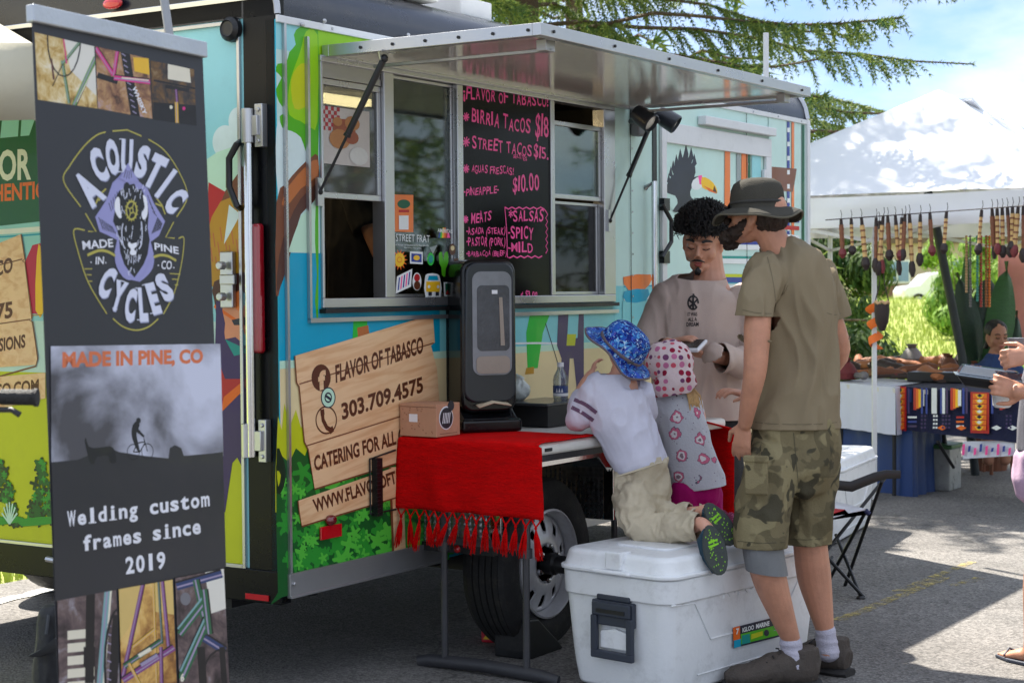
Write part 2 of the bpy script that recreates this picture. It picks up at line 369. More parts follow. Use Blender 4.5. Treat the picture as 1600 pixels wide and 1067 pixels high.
stripe('painted_line', (1489, 916), (1532, 903), .07, myl, 'short yellow dash')
stripe('painted_line', (-200, 988), (300, 868), .11, mwl, 'white edge line beside the grass')
# ================================================================ TRAILER
T = thing('food_truck', 'long food trailer with tropical beach mural, serving windows and raised awning', 'food truck', C0, TROT)
def P3(u, w, z): return V((u, -w, z))
black = mat('black_paint', (7, 8, 12), .3, var=.2, vs=4, bump=.02, spec=.22)
navy = mat('roof_skin', (24, 30, 42), .3, var=.25, vs=3, bump=.05, bs=4, coat=.1, dirt=.12)
alum = mat('aluminium', (185, 186, 188), .3, metal=.85, var=.06, vs=4, bump=.02, bs=30, dirt=.03)
alum2 = mat('brushed_aluminium', (170, 170, 172), .36, metal=.7, var=.1, vs=3, bump=.1, bs=90, aniso=(.05, 1, 1), dirt=.05)
white_al = mat('white_trim', (214, 216, 218), .35, var=.06, vs=6, bump=.03, dirt=.12)
chrome = mat('chrome', (205, 206, 208), .12, metal=1, var=.05, bump=.02)
dkmetal = mat('dark_metal', (34, 34, 36), .5, metal=.3, var=.2, bump=.1)
rubber = mat('tyre_rubber', (26, 26, 27), .8, var=.2, vs=10, bump=.25, bs=150, dirt=.25)
blk = mat('black_plastic', (20, 21, 24), .38, var=.15, vs=10, bump=.06, bs=200)
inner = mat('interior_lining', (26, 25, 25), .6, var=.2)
WL, WZ0, WZ1 = 4.70, .385, 2.403
OU0, OU1, OZ0, OZ1 = .235, 2.40, 1.395, 2.30
wallm = ink('wall_vinyl_sea', (0, 172, 200)); 
mb = MB()
mb.box((0.0, 0, WZ0), (OU0, .045, WZ1)); mb.box((OU1, 0, WZ0), (WL, .045, WZ1)); mb.box((OU0, 0, WZ0), (OU1, .045, OZ0)); mb.box((OU0, 0, OZ1), (OU1, .045, WZ1))
mb.build('side_wall', wallm, T)
# --- flat printed mural on the side wall
CI = ['sky_pale:196,226,218', 'sky_teal:150,214,220', 'sea_deep:0,160,196', 'sea_light:128,208,214', 'sand:232,212,162', 'lime:150,208,24', 'leafgreen:84,178,28', 'grassyellow:196,204,30',
      'bush_dark:18,92,36', 'bush_mid:44,150,48', 'bush_light:86,190,62', 'bark:122,70,44', 'bark_dark:84,48,38', 'bark_light:186,108,56', 'purple:62,42,96', 'green_flat:40,190,60',
      'white_ink:232,236,236', 'yellow_ink:246,196,40', 'orange_ink:238,128,62', 'black_ink:38,42,58', 'pink_ink:255,84,164', 'brown_ink:92,48,28', 'red_ink:186,34,40', 'grey_ink:150,160,160',
      'blue_ink:40,60,150', 'skin_ink:226,150,112', 'cloud:214,232,232', 'mint:196,232,206', 'gold_ink:190,140,36', 'teal_ink:20,150,140', 'crimson_ink:190,20,70', 'dark_green_ink:4,92,62', 'bush_black:12,48,28', 'orange2:236,110,30']
INK = [ink('ink_'+c.split(':')[0], tuple(int(x) for x in c.split(':')[1].split(','))) for c in CI]
IX = {c.split(':')[0]: i for i, c in enumerate(CI)}
class Print:
    """flat print on a plane: shapes measured on the photograph, stacked by layer"""
    def __init__(s, plane, step): s.mb = MB(); s.pl = plane; s.step = V(step); s.n = 2
    def o(s, q): return s.pl(*q) + s.step*s.n
    def poly(s, pts, c, smooth=0, up=1):
        s.n += up
        if smooth:
            Q = [np.array(p, float) for p in pts]; R = []; n = len(Q)
            for i in range(n):
                a, b, cc, d = Q[i-1], Q[i], Q[(i+1) % n], Q[(i+2) % n]
                for j in range(smooth):
                    t = j/smooth; R.append(.5*((2*b)+(-a+cc)*t+(2*a-5*b+4*cc-d)*t*t+(-a+3*b-3*cc+d)*t**3))
            pts = [tuple(r) for r in R]
        s.mb.poly([s.o(p) for p in pts], IX[c]); return s
    def line(s, pts, w, c, up=1):
        s.n += up; P = [s.o(p) for p in pts]; nr = s.step.normalized(); vs = []
        for i, p in enumerate(P):
            t = (P[min(i+1, len(P)-1)]-P[max(i-1, 0)]).normalized(); a = t.cross(nr)*w/2; vs += [p-a, p+a]
        s.mb.add(vs, [(2*i, 2*i+1, 2*i+3, 2*i+2) for i in range(len(P)-1)], IX[c]); return s
    def text(s, t, a, b, top, c, bold=.012, space=1.):
        s.n += 1; put(s.mb, t, s.o(a), s.o(b), s.o(top), IX[c], bold, space); return s
    def circ(s, c0, rx, ry, c, n=24, up=1): return s.poly([(c0[0]+rx*math.cos(6.2832*i/n), c0[1]+ry*math.sin(6.2832*i/n)) for i in range(n)], c, up=up)
    def ring(s, c0, rx, ry, w, c, n=28): return s.line([(c0[0]+rx*math.cos(6.2832*i/n), c0[1]+ry*math.sin(6.2832*i/n)) for i in range(n+1)], w, c)
    def cluster(s, c0, r, c, k=6):      # leafy clump silhouette
        a0 = random.random()*6.28; pts = []
        for i in range(k*3):
            a = a0+6.2832*i/(k*3); q = r*(1 if i % 3 else .42)*random.uniform(.85, 1.15); pts.append((c0[0]+q*math.cos(a)*.85, c0[1]+q*math.sin(a)))
        s.poly(pts, c, smooth=2, up=.12)
def rect_uz(P, u0, z0, u1, z1, c):
    P.n += .2; P.mb.poly([V((u0, 0, z0))+P.step*P.n, V((u1, 0, z0))+P.step*P.n, V((u1, 0, z1))+P.step*P.n, V((u0, 0, z1))+P.step*P.n], IX[c])
M1 = Print(sidep, (0, -.00005, 0))
e = .002
for (a, b) in ((e, OU0-e), (OU1+e, WL-.02)):
    left = a < 1
    rect_uz(M1, a, 1.593 if left else 1.47, b, 2.40, 'sky_pale'); rect_uz(M1, a, 1.21, b, 1.593 if left else 1.47, 'sea_deep' if left else 'sea_light')
    rect_uz(M1, a, .46, b, 1.21, 'sand' if left else 'sand')
rect_uz(M1, OU0, 1.21, .98, OZ0-e, 'sea_deep'); rect_uz(M1, .98, 1.21, OU1, OZ0-e, 'sea_light'); rect_uz(M1, OU0, .46, OU1, 1.21, 'sand'); rect_uz(M1, e, 1.186, OU1, 1.214, 'mint')
rect_uz(M1, OU0, OZ1+e, OU1, 2.40, 'lime'); rect_uz(M1, e, 2.30, OU0, 2.40, 'sky_teal')
# clouds and tree crown at the near end
M1.poly([(432, 200), (446, 190), (470, 205), (484, 240), (484, 300), (455, 330), (434, 300)], 'cloud', 3)
M1.poly([(470, 42), (497, 48), (497, 245), (488, 250), (478, 238), (470, 215), (455, 205), (441, 200), (437, 182), (446, 175), (436, 160), (431, 140), (440, 122), (431, 112), (434, 100), (447, 98), (452, 82), (462, 70), (459, 55)], 'leafgreen', 2)
M1.poly([(478, 50), (496, 55), (496, 190), (486, 200), (470, 190), (452, 180), (450, 150), (455, 120), (466, 90), (472, 70)], 'lime', 2)
M1.poly([(455, 125), (470, 100), (484, 110), (482, 160), (460, 170)], 'grassyellow', 3)
M1.poly([(497, 244), (486, 246), (468, 262), (446, 288), (432, 315), (431, 462), (440, 440), (452, 400), (462, 365), (470, 335), (485, 320), (498, 300)], 'bark', 2)
M1.poly([(496, 250), (480, 258), (450, 292), (440, 320), (452, 318), (470, 295), (496, 275)], 'bark_light', 2)
M1.poly([(498, 285), (470, 310), (450, 350), (436, 400), (432, 455), (442, 438), (460, 372), (470, 335), (486, 320), (498, 300)], 'bark_dark', 2)
M1.poly([(498, 300), (487, 322), (470, 338), (458, 370), (450, 394), (498, 396)], 'mint')
M1.poly([(493, 322), (497, 322), (497, 498), (492, 470), (495, 430), (492, 380)], 'leafgreen', 2)
# below-window motifs
M1.poly([(552, 500), (574, 500), (572, 530), (550, 540)], 'green_flat'); M1.poly([(558, 512), (575, 508), (578, 530), (560, 540)], 'bark_light')
M1.poly([(828, 490), (860, 488), (848, 520), (840, 575), (824, 576), (822, 520)], 'green_flat'); M1.poly([(822, 575), (834, 573), (834, 584), (820, 585)], 'gold_ink')
M1.line([(720, 541), (770, 537), (840, 536), (900, 537)], .008, 'white_ink')
M1.poly([(872, 492), (912, 490), (912, 620), (902, 620), (896, 560), (890, 560), (886, 625), (876, 626), (877, 560), (870, 540)], 'purple'); M1.poly([(888, 490), (904, 490), (902, 528), (886, 530)], 'sea_light'); M1.poly([(886, 522), (900, 522), (898, 540), (885, 540)], 'grassyellow')
M1.line([(852, 505), (866, 550), (878, 590)], .006, 'black_ink')
# lower vegetation
M1.poly([(430, 740), (434, 650), (440, 672), (444, 630), (452, 668), (462, 640), (470, 668), (482, 652), (500, 690), (520, 700), (520, 800), (430, 800)], 'grassyellow')
M1.poly([(431, 728), (440, 712), (452, 722), (462, 700), (476, 712), (484, 692), (500, 712), (540, 740), (620, 700), (700, 720), (760, 740), (760, 800), (696, 868), (441, 932), (434, 925)], 'bush_dark', 2)
random.seed(3)
for c, n_, r_ in (('bush_mid', 90, 17), ('bush_light', 55, 13), ('bush_mid', 30, 9), ('bush_light', 30, 8)):
    for i in range(n_):
        x = random.uniform(440, 700); y = random.uniform(728+(x-440)*-.02, 915-(x-440)*.2)
        if y < 745 and x < 470: continue
        M1.cluster((x, y), r_*random.uniform(.6, 1.2), c, random.choice((4, 5, 5, 6)))
M1.poly([(432, 700), (440, 712), (446, 735), (442, 762), (432, 770)], 'bush_black', 2); M1.poly([(432, 735), (438, 742), (434, 760)], 'grassyellow', 2)
# far right art: toucan, boat, columns and buildings
M1.poly([(1036, 190), (1070, 186), (1084, 200), (1082, 214), (1100, 226), (1126, 240), (1126, 300), (1080, 350), (1036, 300)], 'sky_pale', 3)
M1.line([(974, 448), (1200, 440)], .006, 'sea_deep'); M1.line([(974, 466), (1190, 456)], .02, 'white_ink'); M1.poly([(972, 470), (1100, 462), (1190, 456), (1190, 520), (972, 520)], 'sea_light')
M1.poly([(973, 433), (1016, 429), (1013, 446), (996, 458), (982, 454)], 'orange_ink', 2); M1.poly([(975, 455), (1012, 452), (1008, 470), (978, 472)], 'sea_deep', 2)
TB = 'black_ink'
for tx, ty in ((1071, 225), (1079, 230), (1062, 232), (1056, 241), (1051, 250), (1047, 260), (1044, 271), (1084, 240)): M1.poly([(1056, 284), (tx-3, ty+14), (tx, ty), (tx+4, ty+16), (1070, 282)], TB, up=.3)
M1.poly([(1058, 282), (1066, 262), (1082, 256), (1086, 270), (1078, 284)], TB, 2)
M1.poly([(1041, 290), (1050, 274), (1066, 270), (1080, 278), (1092, 275), (1094, 286), (1080, 294), (1078, 306), (1086, 318), (1090, 330), (1064, 332), (1050, 330), (1058, 318), (1054, 306), (1042, 302)], TB, 2)
M1.poly([(1082, 282), (1094, 276), (1098, 288), (1090, 297), (1080, 294)], 'white_ink', 2)
M1.poly([(1090, 275), (1096, 274), (1098, 290), (1092, 288)], 'pink_ink'); M1.poly([(1096, 277), (1108, 281), (1117, 291), (1120, 302), (1108, 298), (1096, 293)], 'yellow_ink', 2)
M1.poly([(1098, 290), (1109, 295), (1118, 300), (1119, 303), (1107, 299)], 'orange2'); M1.poly([(1115, 290), (1120, 302), (1113, 299)], 'brown_ink')
for x0, x1, yt, yb in ((1132, 1140, 208, 330), (1158, 1167, 212, 330)):
    M1.poly([(x0, yt), (x1, yt+1), (x1, yb), (x0-1, yb)], 'orange_ink'); M1.poly([(x0, yt+2), (x1, yt+3), (x1, yt+16), (x0, yt+15)], 'red_ink')
M1.poly([(1168, 214), (1172, 215), (1172, 340), (1168, 340)], 'dark_green_ink'); M1.poly([(1150, 212), (1156, 213), (1156, 330), (1150, 330)], 'grey_ink')
M1.poly([(1174, 216), (1188, 218), (1188, 300), (1174, 300)], 'sky_teal')
M1.poly([(1200, 184), (1228, 189), (1228, 270), (1200, 266)], 'sky_pale')
M1.poly([(1229, 190), (1233, 191), (1233, 400), (1229, 400)], 'blue_ink'); M1.poly([(1236, 191), (1240, 192), (1240, 400), (1236, 400)], 'orange_ink')
M1.poly([(1252, 195), (1256, 196), (1256, 420), (1252, 420)], 'dark_green_ink'); M1.poly([(1196, 260), (1244, 264), (1240, 290), (1196, 284)], 'bark'); M1.poly([(1214, 280), (1240, 284), (1238, 300), (1214, 298)], 'bark')
for k in range(9): M1.poly([(1229, 200+k*22), (1233, 200+k*22), (1233, 207+k*22), (1229, 207+k*22)], 'white_ink', up=.1)
for y, c in ((330, 'green_flat'), (340, 'blue_ink'), (352, 'red_ink'), (366, 'white_ink')): M1.poly([(1224, y), (1248, y+2), (1248, y+8), (1224, y+7)], c, up=.3)
for y, c in ((376, 'blue_ink'), (382, 'white_ink'), (400, 'teal_ink'), (404, 'white_ink'), (428, 'grassyellow'), (433, 'blue_ink'), (445, 'white_ink'), (452, 'red_ink')): M1.poly([(1126, y), (1200, y+1), (1200, y+9), (1126, y+8)], c, up=.3)
M1.mb.build('mural_print', INK, T, fix=False)
# --- printed wooden sign
def woodmat(name, base, dark, ang):
    m = mat(name, base, .4, var=.05, vs=3, bump=.02, coat=.25); t, b = tree_of(m); src = b.inputs['Base Color'].links[0].from_socket
    tc = t.nodes.new('ShaderNodeTexCoord'); mp = t.nodes.new('ShaderNodeMapping'); mp.inputs['Rotation'].default_value = (0, ang, 0)
    m2 = t.nodes.new('ShaderNodeMapping'); m2.inputs['Scale'].default_value = (.16, 1, 1.8)
    n = t.nodes.new('ShaderNodeTexNoise'); n.inputs['Scale'].default_value = 22; n.inputs['Detail'].default_value = 5; n.inputs['Distortion'].default_value = .4
    t.links.new(tc.outputs['Object'], mp.inputs[0]); t.links.new(mp.outputs[0], m2.inputs[0]); t.links.new(m2.outputs[0], n.inputs['Vector'])
    r = t.nodes.new('ShaderNodeMapRange'); r.inputs[1].default_value = .46; r.inputs[2].default_value = .64; t.links.new(n.outputs[0], r.inputs[0])
    mi = t.nodes.new('ShaderNodeMix'); mi.data_type = 'RGBA'; mi.inputs[7].default_value = (*lin(dark), 1); t.links.new(r.outputs[0], mi.inputs[0]); t.links.new(src, mi.inputs[6]); t.links.new(mi.outputs[2], b.inputs['Base Color'])
    return m
d_ = sidep(672, 493)-sidep(460, 557); ang = math.atan2(d_.z, d_.x)
wd = woodmat('printed_wood', (238, 196, 150), (222, 170, 122), ang)
M2 = Print(sidep, (0, -.00005, 0)); M2.n = 90
IX['wood'] = 0; IX['wood_edge'] = 1; IX['brown2'] = 2; IX['mintdot'] = 3; IX['blackdot'] = 4
M2.poly([(606, 730), (628, 728), (633, 876), (612, 880)], 'wood'); M2.poly([(606, 730), (610, 730), (615, 880), (612, 880)], 'wood_edge')
M2.poly([(464, 782), (700, 700), (700, 752), (470, 822), (466, 800)], 'wood')
M2.poly([(459, 556), (675, 491), (678, 535), (672, 540), (681, 575), (686, 640), (694, 700), (490, 764), (480, 702), (474, 690), (466, 604), (462, 598)], 'wood')
for a, b in (((466, 600), (676, 536)), ((478, 696), (690, 630))): M2.line([a, b], .005, 'wood_edge')
M2.line([(459, 556), (462, 598), (466, 604), (474, 690), (480, 702), (490, 764), (694, 700)], .006, 'wood_edge'); M2.line([(464, 782), (466, 800), (470, 822), (700, 752)], .006, 'wood_edge')
BR = 'brown2'
M2.text('FLAVOR OF TABASCO', (523, 597), (660, 550), (522, 570), BR, .034); 
M2.text('303.709.4575', (533, 655), (660, 611), (531, 630), BR, .034); M2.text('CATERING FOR ALL OCCASIONS', (490, 735), (694, 668), (488, 712), BR, .034)
M2.text('WWW.FLAVOROFTABASCO.COM', (490, 800), (700, 724), (486, 780), BR, .034)
M2.circ((500, 590), 15, 21, BR); M2.text('f', (496, 608), (508, 605), (495, 581), 'wood', .06)
M2.ring((508, 656), 16, 21, .006, BR); M2.line([(502, 644), (503, 656), (509, 668), (516, 672)], .018, BR); M2.line([(499, 645), (505, 643)], .022, BR); M2.line([(513, 674), (519, 669)], .022, BR)
M2.circ((511, 621), 11.5, 16.5, 'blackdot'); M2.circ((511, 621), 10, 14.5, 'mintdot'); M2.ring((511, 621), 5, 7, .006, 'blackdot'); M2.line([(507, 618), (515, 624)], .01, 'blackdot')
M2.mb.build('wooden_sign_print', [wd, INK[11], INK[21], INK[27], INK[19]], T, fix=False)
for k in ('wood', 'wood_edge', 'brown2', 'mintdot', 'blackdot'): del IX[k]
# --- trims on the side
mb = MB()
for px, y0, y1 in ((446, 32, 930),):
    u = sidep(px, 400).x; mb.box((u-.006, -.012, WZ0+.07), (u+.006, -.0005, WZ1-.01))
u = sidep(481, 400).x; z1_ = sidep(481, 500).z; mb.box((u-.006, -.014, z1_), (u+.006, -.0005, 2.36)); mb.box((u-.006, -.016, z1_-.01), (OU1+.02, -.0005, z1_+.006))
mb.build('window_trim', alum, T)
mb = MB(); mb.box((0, -.012, 2.392), (WL, -.0005, 2.418)); mb.build('roof_rail', white_al, T, bevel=.002)
mb = MB()
for px, py in ((500, 34), (631, 56), (466, 40)): 
    p = sidep(px, py); mb.ell((p.x, -.02, p.z), .009, n=8)
for i in range(14): mb.ell((.3+i*.33, -.013, 2.405), .006, n=6)
mb.build('rivet', alum, T, smooth=True)
mb = MB(); mb.box((.03, -.012, .375), (.99, .02, .462)); mb.box((.03, -.02, .375), (.99, -.012, .385)); mb.box((1.80, -.012, .375), (WL, .02, .462)); mb.build('side_skirt', alum2, T, bevel=.002)
mb = MB()
for u_ in (.05, .95): mb.lathe([(.008, 0), (.008, .006), (.004, .008)], (u_, -.012, .425), (0, -1, 0), 8)
mb.build('skirt_bolt', alum, T)
for u_ in (1.02, 2.56, 3.86):
    mb = MB(); mb.box((u_-.0015, -.0062, .47), (u_+.0015, -.0045, 1.38 if u_ < 2.4 else 2.39)); mb.build('panel_seam', MATS['dark_metal'], T)
    mb = MB()
    for i in range(9 if u_ < 2.4 else 18): mb.lathe([(.005, 0), (.005, .002)], (u_+.018, -.0045, .52+i*.10), (0, -1, 0), 6)
    mb.build('rivet', alum, T)
# roof
RZ = 2.62; prof = [(0, 2.418)]+[(.20-.20*math.cos(a), 2.418+.20*math.sin(a)) for a in [math.radians(9*i) for i in range(1, 11)]]+[(2.3-.2+.2*math.sin(a), 2.418+.2*math.cos(a)) for a in [math.radians(9*i) for i in range(0, 11)]]
mb = MB(); n_ = len(prof); us = (0, WL)
mb.add([(u_, y, z) for u_ in us for y, z in prof], [(i, i+1, i+1+n_, i+n_) for i in range(n_-1)]+[tuple(range(n_)), tuple(range(n_, 2*n_))[::-1]])
mb.build('roof', navy, T, smooth=True)
mb = MB(); mb.tube([(WL-.01, y-.0 if i else y-.004, z+.006) for i, (y, z) in enumerate(prof)], .016, n=6); mb.build('roof_end_trim', alum, T, smooth=True); mb = MB(); mb.tube([(.01, y, z+.004) for i, (y, z) in enumerate(prof)], .013, n=6); mb.build('roof_end_trim', alum, T, smooth=True)
mb = MB(); mb.box((WL-.03, -.016, WZ0), (WL+.012, .03, 2.42)); mb.build('corner_trim', white_al, T, bevel=.004)
# other walls, floor, chassis
mb = MB(); mb.box((.0, 2.25, WZ0), (WL, 2.3, 2.45)); mb.box((WL-.05, .045, WZ0), (WL, 2.25, 2.45)); mb.build('far_wall', white_al, T)
mb = MB(); mb.box((0.06, .045, .40), (WL-.05, 2.25, .46)); mb.build('floor', dkmetal, T)
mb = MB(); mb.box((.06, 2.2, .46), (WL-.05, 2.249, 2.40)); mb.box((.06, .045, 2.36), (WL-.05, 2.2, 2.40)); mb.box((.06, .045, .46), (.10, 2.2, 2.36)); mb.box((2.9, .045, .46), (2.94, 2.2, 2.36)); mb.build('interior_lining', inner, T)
mb = MB(); mb.bar((.1, .35, .35), (5.4, .35, .35), .05, .1); mb.bar((.1, 1.95, .35), (5.4, 1.95, .35), .05, .1)
for i in range(6): mb.bar((.3+i*.8, .1, .36), (.3+i*.8, 2.2, .36), .04, .05)
mb.bar((1.29, .0, .33), (1.29, 2.3, .33), .07, .07, ref=(0, 0, 1)); mb.build('chassis', dkmetal, T)
mb = MB(); mb.bar((4.7, 1.15, .33), (5.9, 1.15, .40), .08, .1); mb.bar((5.75, 1.15, .0), (5.75, 1.15, .5), .06, .06); mb.build('tow_bar', dkmetal, T)
# kitchen inside
redl_ = mat('jar_red', (150, 40, 30), .5); wht_ = mat('jar_white', (190, 186, 176), .5)
steel = mat('stainless_steel', (176, 172, 166), .3, metal=.9, var=.08, bump=.05)
mb = MB(); mb.box((.2, 1.5, 1.85), (1.35, 2.15, 2.2)); mb.prism([(.2, 1.5, 1.85), (.2, 1.5, 1.8), (.2, 2.15, 1.8), (.2, 2.15, 1.85)], (1.15, 0, 0)); mb.build('extractor_hood', steel, T, bevel=.01)
mb = MB(); mb.box((.12, .06, 1.32), (2.4, .42, 1.36)); mb.box((.3, 1.6, .46), (2.6, 2.18, 1.36)); mb.build('counter', steel, T, bevel=.004)
mb = MB(); mb.box((.45, .95, 2.31), (1.9, 1.03, 2.345)); mb.build('ceiling_light', mat('tube_light', (255, 235, 190), emit=((255, 226, 170), 4.5)), T)
mb = MB(); mb.box((1.0, 2.16, 1.45), (2.1, 2.19, 2.2)); pw = mb.build('wall_poster', mat('poster_blue', (40, 70, 130), .5), T)  # added blue panel painting the window glass's coloured reflections onto the back wall
for x, z_, w_, h_, c_ in ((1.35, 1.75, .28, .3, (235, 190, 40)), (1.42, 1.6, .3, .14, (220, 90, 40)), (1.75, 1.8, .2, .2, (230, 230, 225)), (1.2, 1.55, .14, .3, (60, 130, 70))): mb = MB(); mb.prism([(x+w_/2*math.cos(a*.7854), 2.158, z_+h_/2*math.sin(a*.7854)) for a in range(8)], (0, .001, 0)); mb.build('poster_shape', mat('poster_%d' % c_[0], c_, .5), pw)  # flat colour patches standing in for the reflected shapes in the glass
mb = MB(); mb.box((.12, 1.9, 1.95), (2.6, 2.18, 1.98)); mb.build('shelf', steel, T)
for i in range(9): mb = MB(); x = .95+i*.17; mb.lathe([(.05, 0), (.05, .12+.05*(i % 3)), (.03, .15+.05*(i % 3))], (x, 2.03, 1.98), n=12); mb.build('jar', [steel, redl_, wht_][i % 3], T)
mb = MB()
for i in range(7): mb.box((.3+i*.3, 1.95, 1.36), (.3+i*.3+.16, 2.1, 1.36+.12+.1*(i % 3)))
mb.build('kitchen_container', mat('container_plastic', (120, 96, 70), .5), T, bevel=.01)
# --- service window
def U_(px, py=300): return sidep(px, py).x
wx = [U_(498), U_(598), U_(613), U_(712), U_(721), U_(858), U_(864), U_(941), U_(960)]
mb = MB(); y0, y1 = -.012, .05
mb.box((OU0, y0, OZ0), (OU1, y1, OZ0+.035)); mb.box((OU0, y0, OZ1-.018), (OU1, y1, OZ1+.005))
mb.box((OU0, y0, OZ0+.035), (OU0+.012, y1, OZ1-.018)); mb.box((wx[1], y0, OZ0+.035), (wx[2], y1, OZ1-.018)); mb.box((wx[3], y0, OZ0+.035), (wx[4], y1, OZ1-.018)); mb.box((wx[5], y0, OZ0+.035), (wx[6], y1, OZ1-.018)); mb.box((wx[7], y0, OZ0+.035), (OU1, y1, OZ1-.018))
mb.build('window_frame', alum, T, bevel=.003)
mb = MB(); mb.box((OU0-.01, -.03, OZ0-.018), (OU1, .0, OZ0-.002)); mb.build('window_sill', dkmetal, T)
mb = MB(); zt = sidep(550, 128).z; mb.box((wx[0]+.012, .0, zt), (wx[1]-.004, .03, zt+.022)); mb.box((wx[0]+.012, .005, zt+.022), (wx[1]-.004, .02, OZ1-.018)); mb.build('header_panel', alum2, T)
def sash(name, ua, ub, za, zb, yy, w=.02, gl=None, gy=None):
    mb = MB(); a, b = yy, yy+.02
    mb.box((ua, a, za), (ub, b, za+w)); mb.box((ua, a, zb-w), (ub, b, zb)); mb.box((ua, a, za+w), (ua+w, b, zb-w)); mb.box((ub-w, a, za+w), (ub, b, zb-w))
    s = mb.build(name, alum, T, bevel=.002)
    if gl:
        g = MB(); g.box((ua+w, a+.008, za+w), (ub-w, a+.012, zb-w)); g.build('pane', gl, s)
    return s
gclear = glass('window_glass', (190, 205, 200), .05); ghaze = glass('hazy_glass', (190, 195, 192), .08, .22, (150, 150, 148))
zr = sidep(550, 312).z
sash('window_sash', wx[0]+.013, wx[1]-.002, zr, zt-.002, .004, .022, ghaze)
sash('window_sash', wx[2]+.002, wx[3]-.002, OZ0+.036, OZ1-.02, .012, .012, glass('sticker_glass', (190, 200, 196), .05))
zr4 = sidep(900, 312).z
sash('window_sash', wx[6]+.002, wx[7]-.002, zr4, OZ1-.1, .004, .020, gclear)
sash('window_sash', wx[6]+.002, wx[7]-.002, OZ0+.036, zr4-.01, .024, .014, glass('screen', (150, 150, 150), .0, .15, (40, 40, 40)))
# poster behind the first pane
mb = MB(); a, b = sidep(503, 165, -.007), sidep(578, 262, -.007); mb.box((a.x, a.y, b.z), (b.x, a.y+.002, a.z)); pst = mb.build('poster', mat('poster_paper', (196, 190, 184), .7), T)
mb = MB()
q0 = V((a.x, a.y-.001, b.z)); dx, dz = b.x-a.x, a.z-b.z
def pq(x, z): return q0+V((x*dx, -.0004*pq.n, z*dz))
pq.n = 1
for i in range(6):
    for j in range(6):
        if (i+j) % 2: pq.n = 1; mb.poly([pq(i*.06, 1-j*.07), pq(i*.06+.06, 1-j*.07), pq(i*.06+.06, .93-j*.07), pq(i*.06, .93-j*.07)], 0)
for i, (x, z, r, k) in enumerate([(.45, .62, .24, 1), (.62, .75, .16, 2), (.35, .45, .22, 2), (.6, .5, .15, 1), (.75, .18, .2, 3), (.3, .75, .1, 2)]):
    pq.n = 2+i; mb.poly([pq(x+r*math.cos(w*.4488), z+r*.8*math.sin(w*.4488)) for w in range(14)], k)
mb.build('food_photo', [mat('ph_red', (170, 60, 66)), mat('ph_brown', (150, 84, 60)), mat('ph_ochre', (176, 122, 76)), mat('ph_white', (205, 205, 200))], pst, fix=False)
# --- stickers on the second pane
def sidew(w): return lambda px, py: sidep(px, py, w)
IXs = dict(IX); ST = Print(sidew(-.0115), (0, -.0006, 0)); ST.n = 3
ST.poly([(614, 304), (645, 305), (645, 363), (614, 362)], 'orange_ink'); ST.circ((630, 319), 10, 7, 'dark_green_ink'); ST.poly([(622, 328), (638, 328), (638, 332), (622, 332)], 'red_ink'); ST.poly([(622, 337), (637, 337), (637, 359), (622, 359)], 'white_ink')
ST.text('STREET FRAT', (617, 377), (670, 379), (617, 365), 'white_ink', 0); ST.text('A House of Smoked & Grilled Goods', (616, 384), (668, 385), (616, 381), 'white_ink', .0); ST.text('For Urban Young Men', (630, 388), (657, 389), (630, 386), 'white_ink', .0)
for k in range(14): 
    a = k*.4488; ST.poly([(622+8*math.cos(a-.15), 406+11*math.sin(a-.15)), (622+13*math.cos(a), 406+17*math.sin(a)), (622+8*math.cos(a+.15), 406+11*math.sin(a+.15))], 'orange2', up=.02)
ST.circ((622, 406), 8, 11, 'yellow_ink'); ST.ring((622, 406), 3.5, 4, .003, 'orange2')
ST.poly([(638, 393), (658, 394), (658, 413), (638, 412)], 'white_ink'); ST.poly([(640, 396), (656, 397), (656, 410), (640, 409)], 'blue_ink'); ST.circ((648, 403), 5, 4, 'yellow_ink')
ST.poly([(617, 432), (641, 420), (639, 448), (615, 459)], 'white_ink'); 
for k in range(5): ST.poly([(620+k*4, 434-k*2.1), (622+k*4, 433-k*2.1), (620+k*4, 453-k*2.1), (618+k*4, 454-k*2.1)], 'pink_ink' if k % 2 else 'blue_ink', up=.1)
ST.circ((648, 440), 7, 14, 'white_ink'); ST.circ((648, 434), 4.5, 6, 'red_ink'); ST.circ((648, 446), 5, 7, 'brown_ink')
ST.circ((669, 405), 5.5, 10, 'green_flat'); ST.circ((669, 405), 3.5, 6, 'teal_ink'); ST.poly([(667, 387), (679, 383), (672, 397)], 'grey_ink')
ST.poly([(681, 397), (686, 394), (688, 408), (690, 396), (695, 394), (696, 410), (692, 420), (691, 432), (686, 430), (685, 418), (682, 412)], 'leafgreen', 2)
ST.poly([(660, 464), (659, 436), (663, 428), (678, 428), (683, 436), (684, 464)], 'white_ink', 2); ST.poly([(661, 456), (661, 440), (683, 440), (682, 456)], 'yellow_ink'); ST.poly([(663, 438), (665, 431), (678, 431), (680, 438)], 'sea_deep')
ST.circ((665, 448), 2, 2.6, 'white_ink'); ST.circ((679, 448), 2, 2.6, 'white_ink'); ST.poly([(664, 456), (669, 456), (669, 462), (664, 462)], 'black_ink'); ST.poly([(675, 456), (680, 456), (680, 462), (675, 462)], 'black_ink')
ST.poly([(687, 441), (701, 441), (701, 463), (688, 463)], 'white_ink'); ST.poly([(689, 443), (700, 443), (700, 461), (690, 461)], 'dark_green_ink'); ST.poly([(690, 460), (694, 448), (699, 452), (699, 460)], 'red_ink')
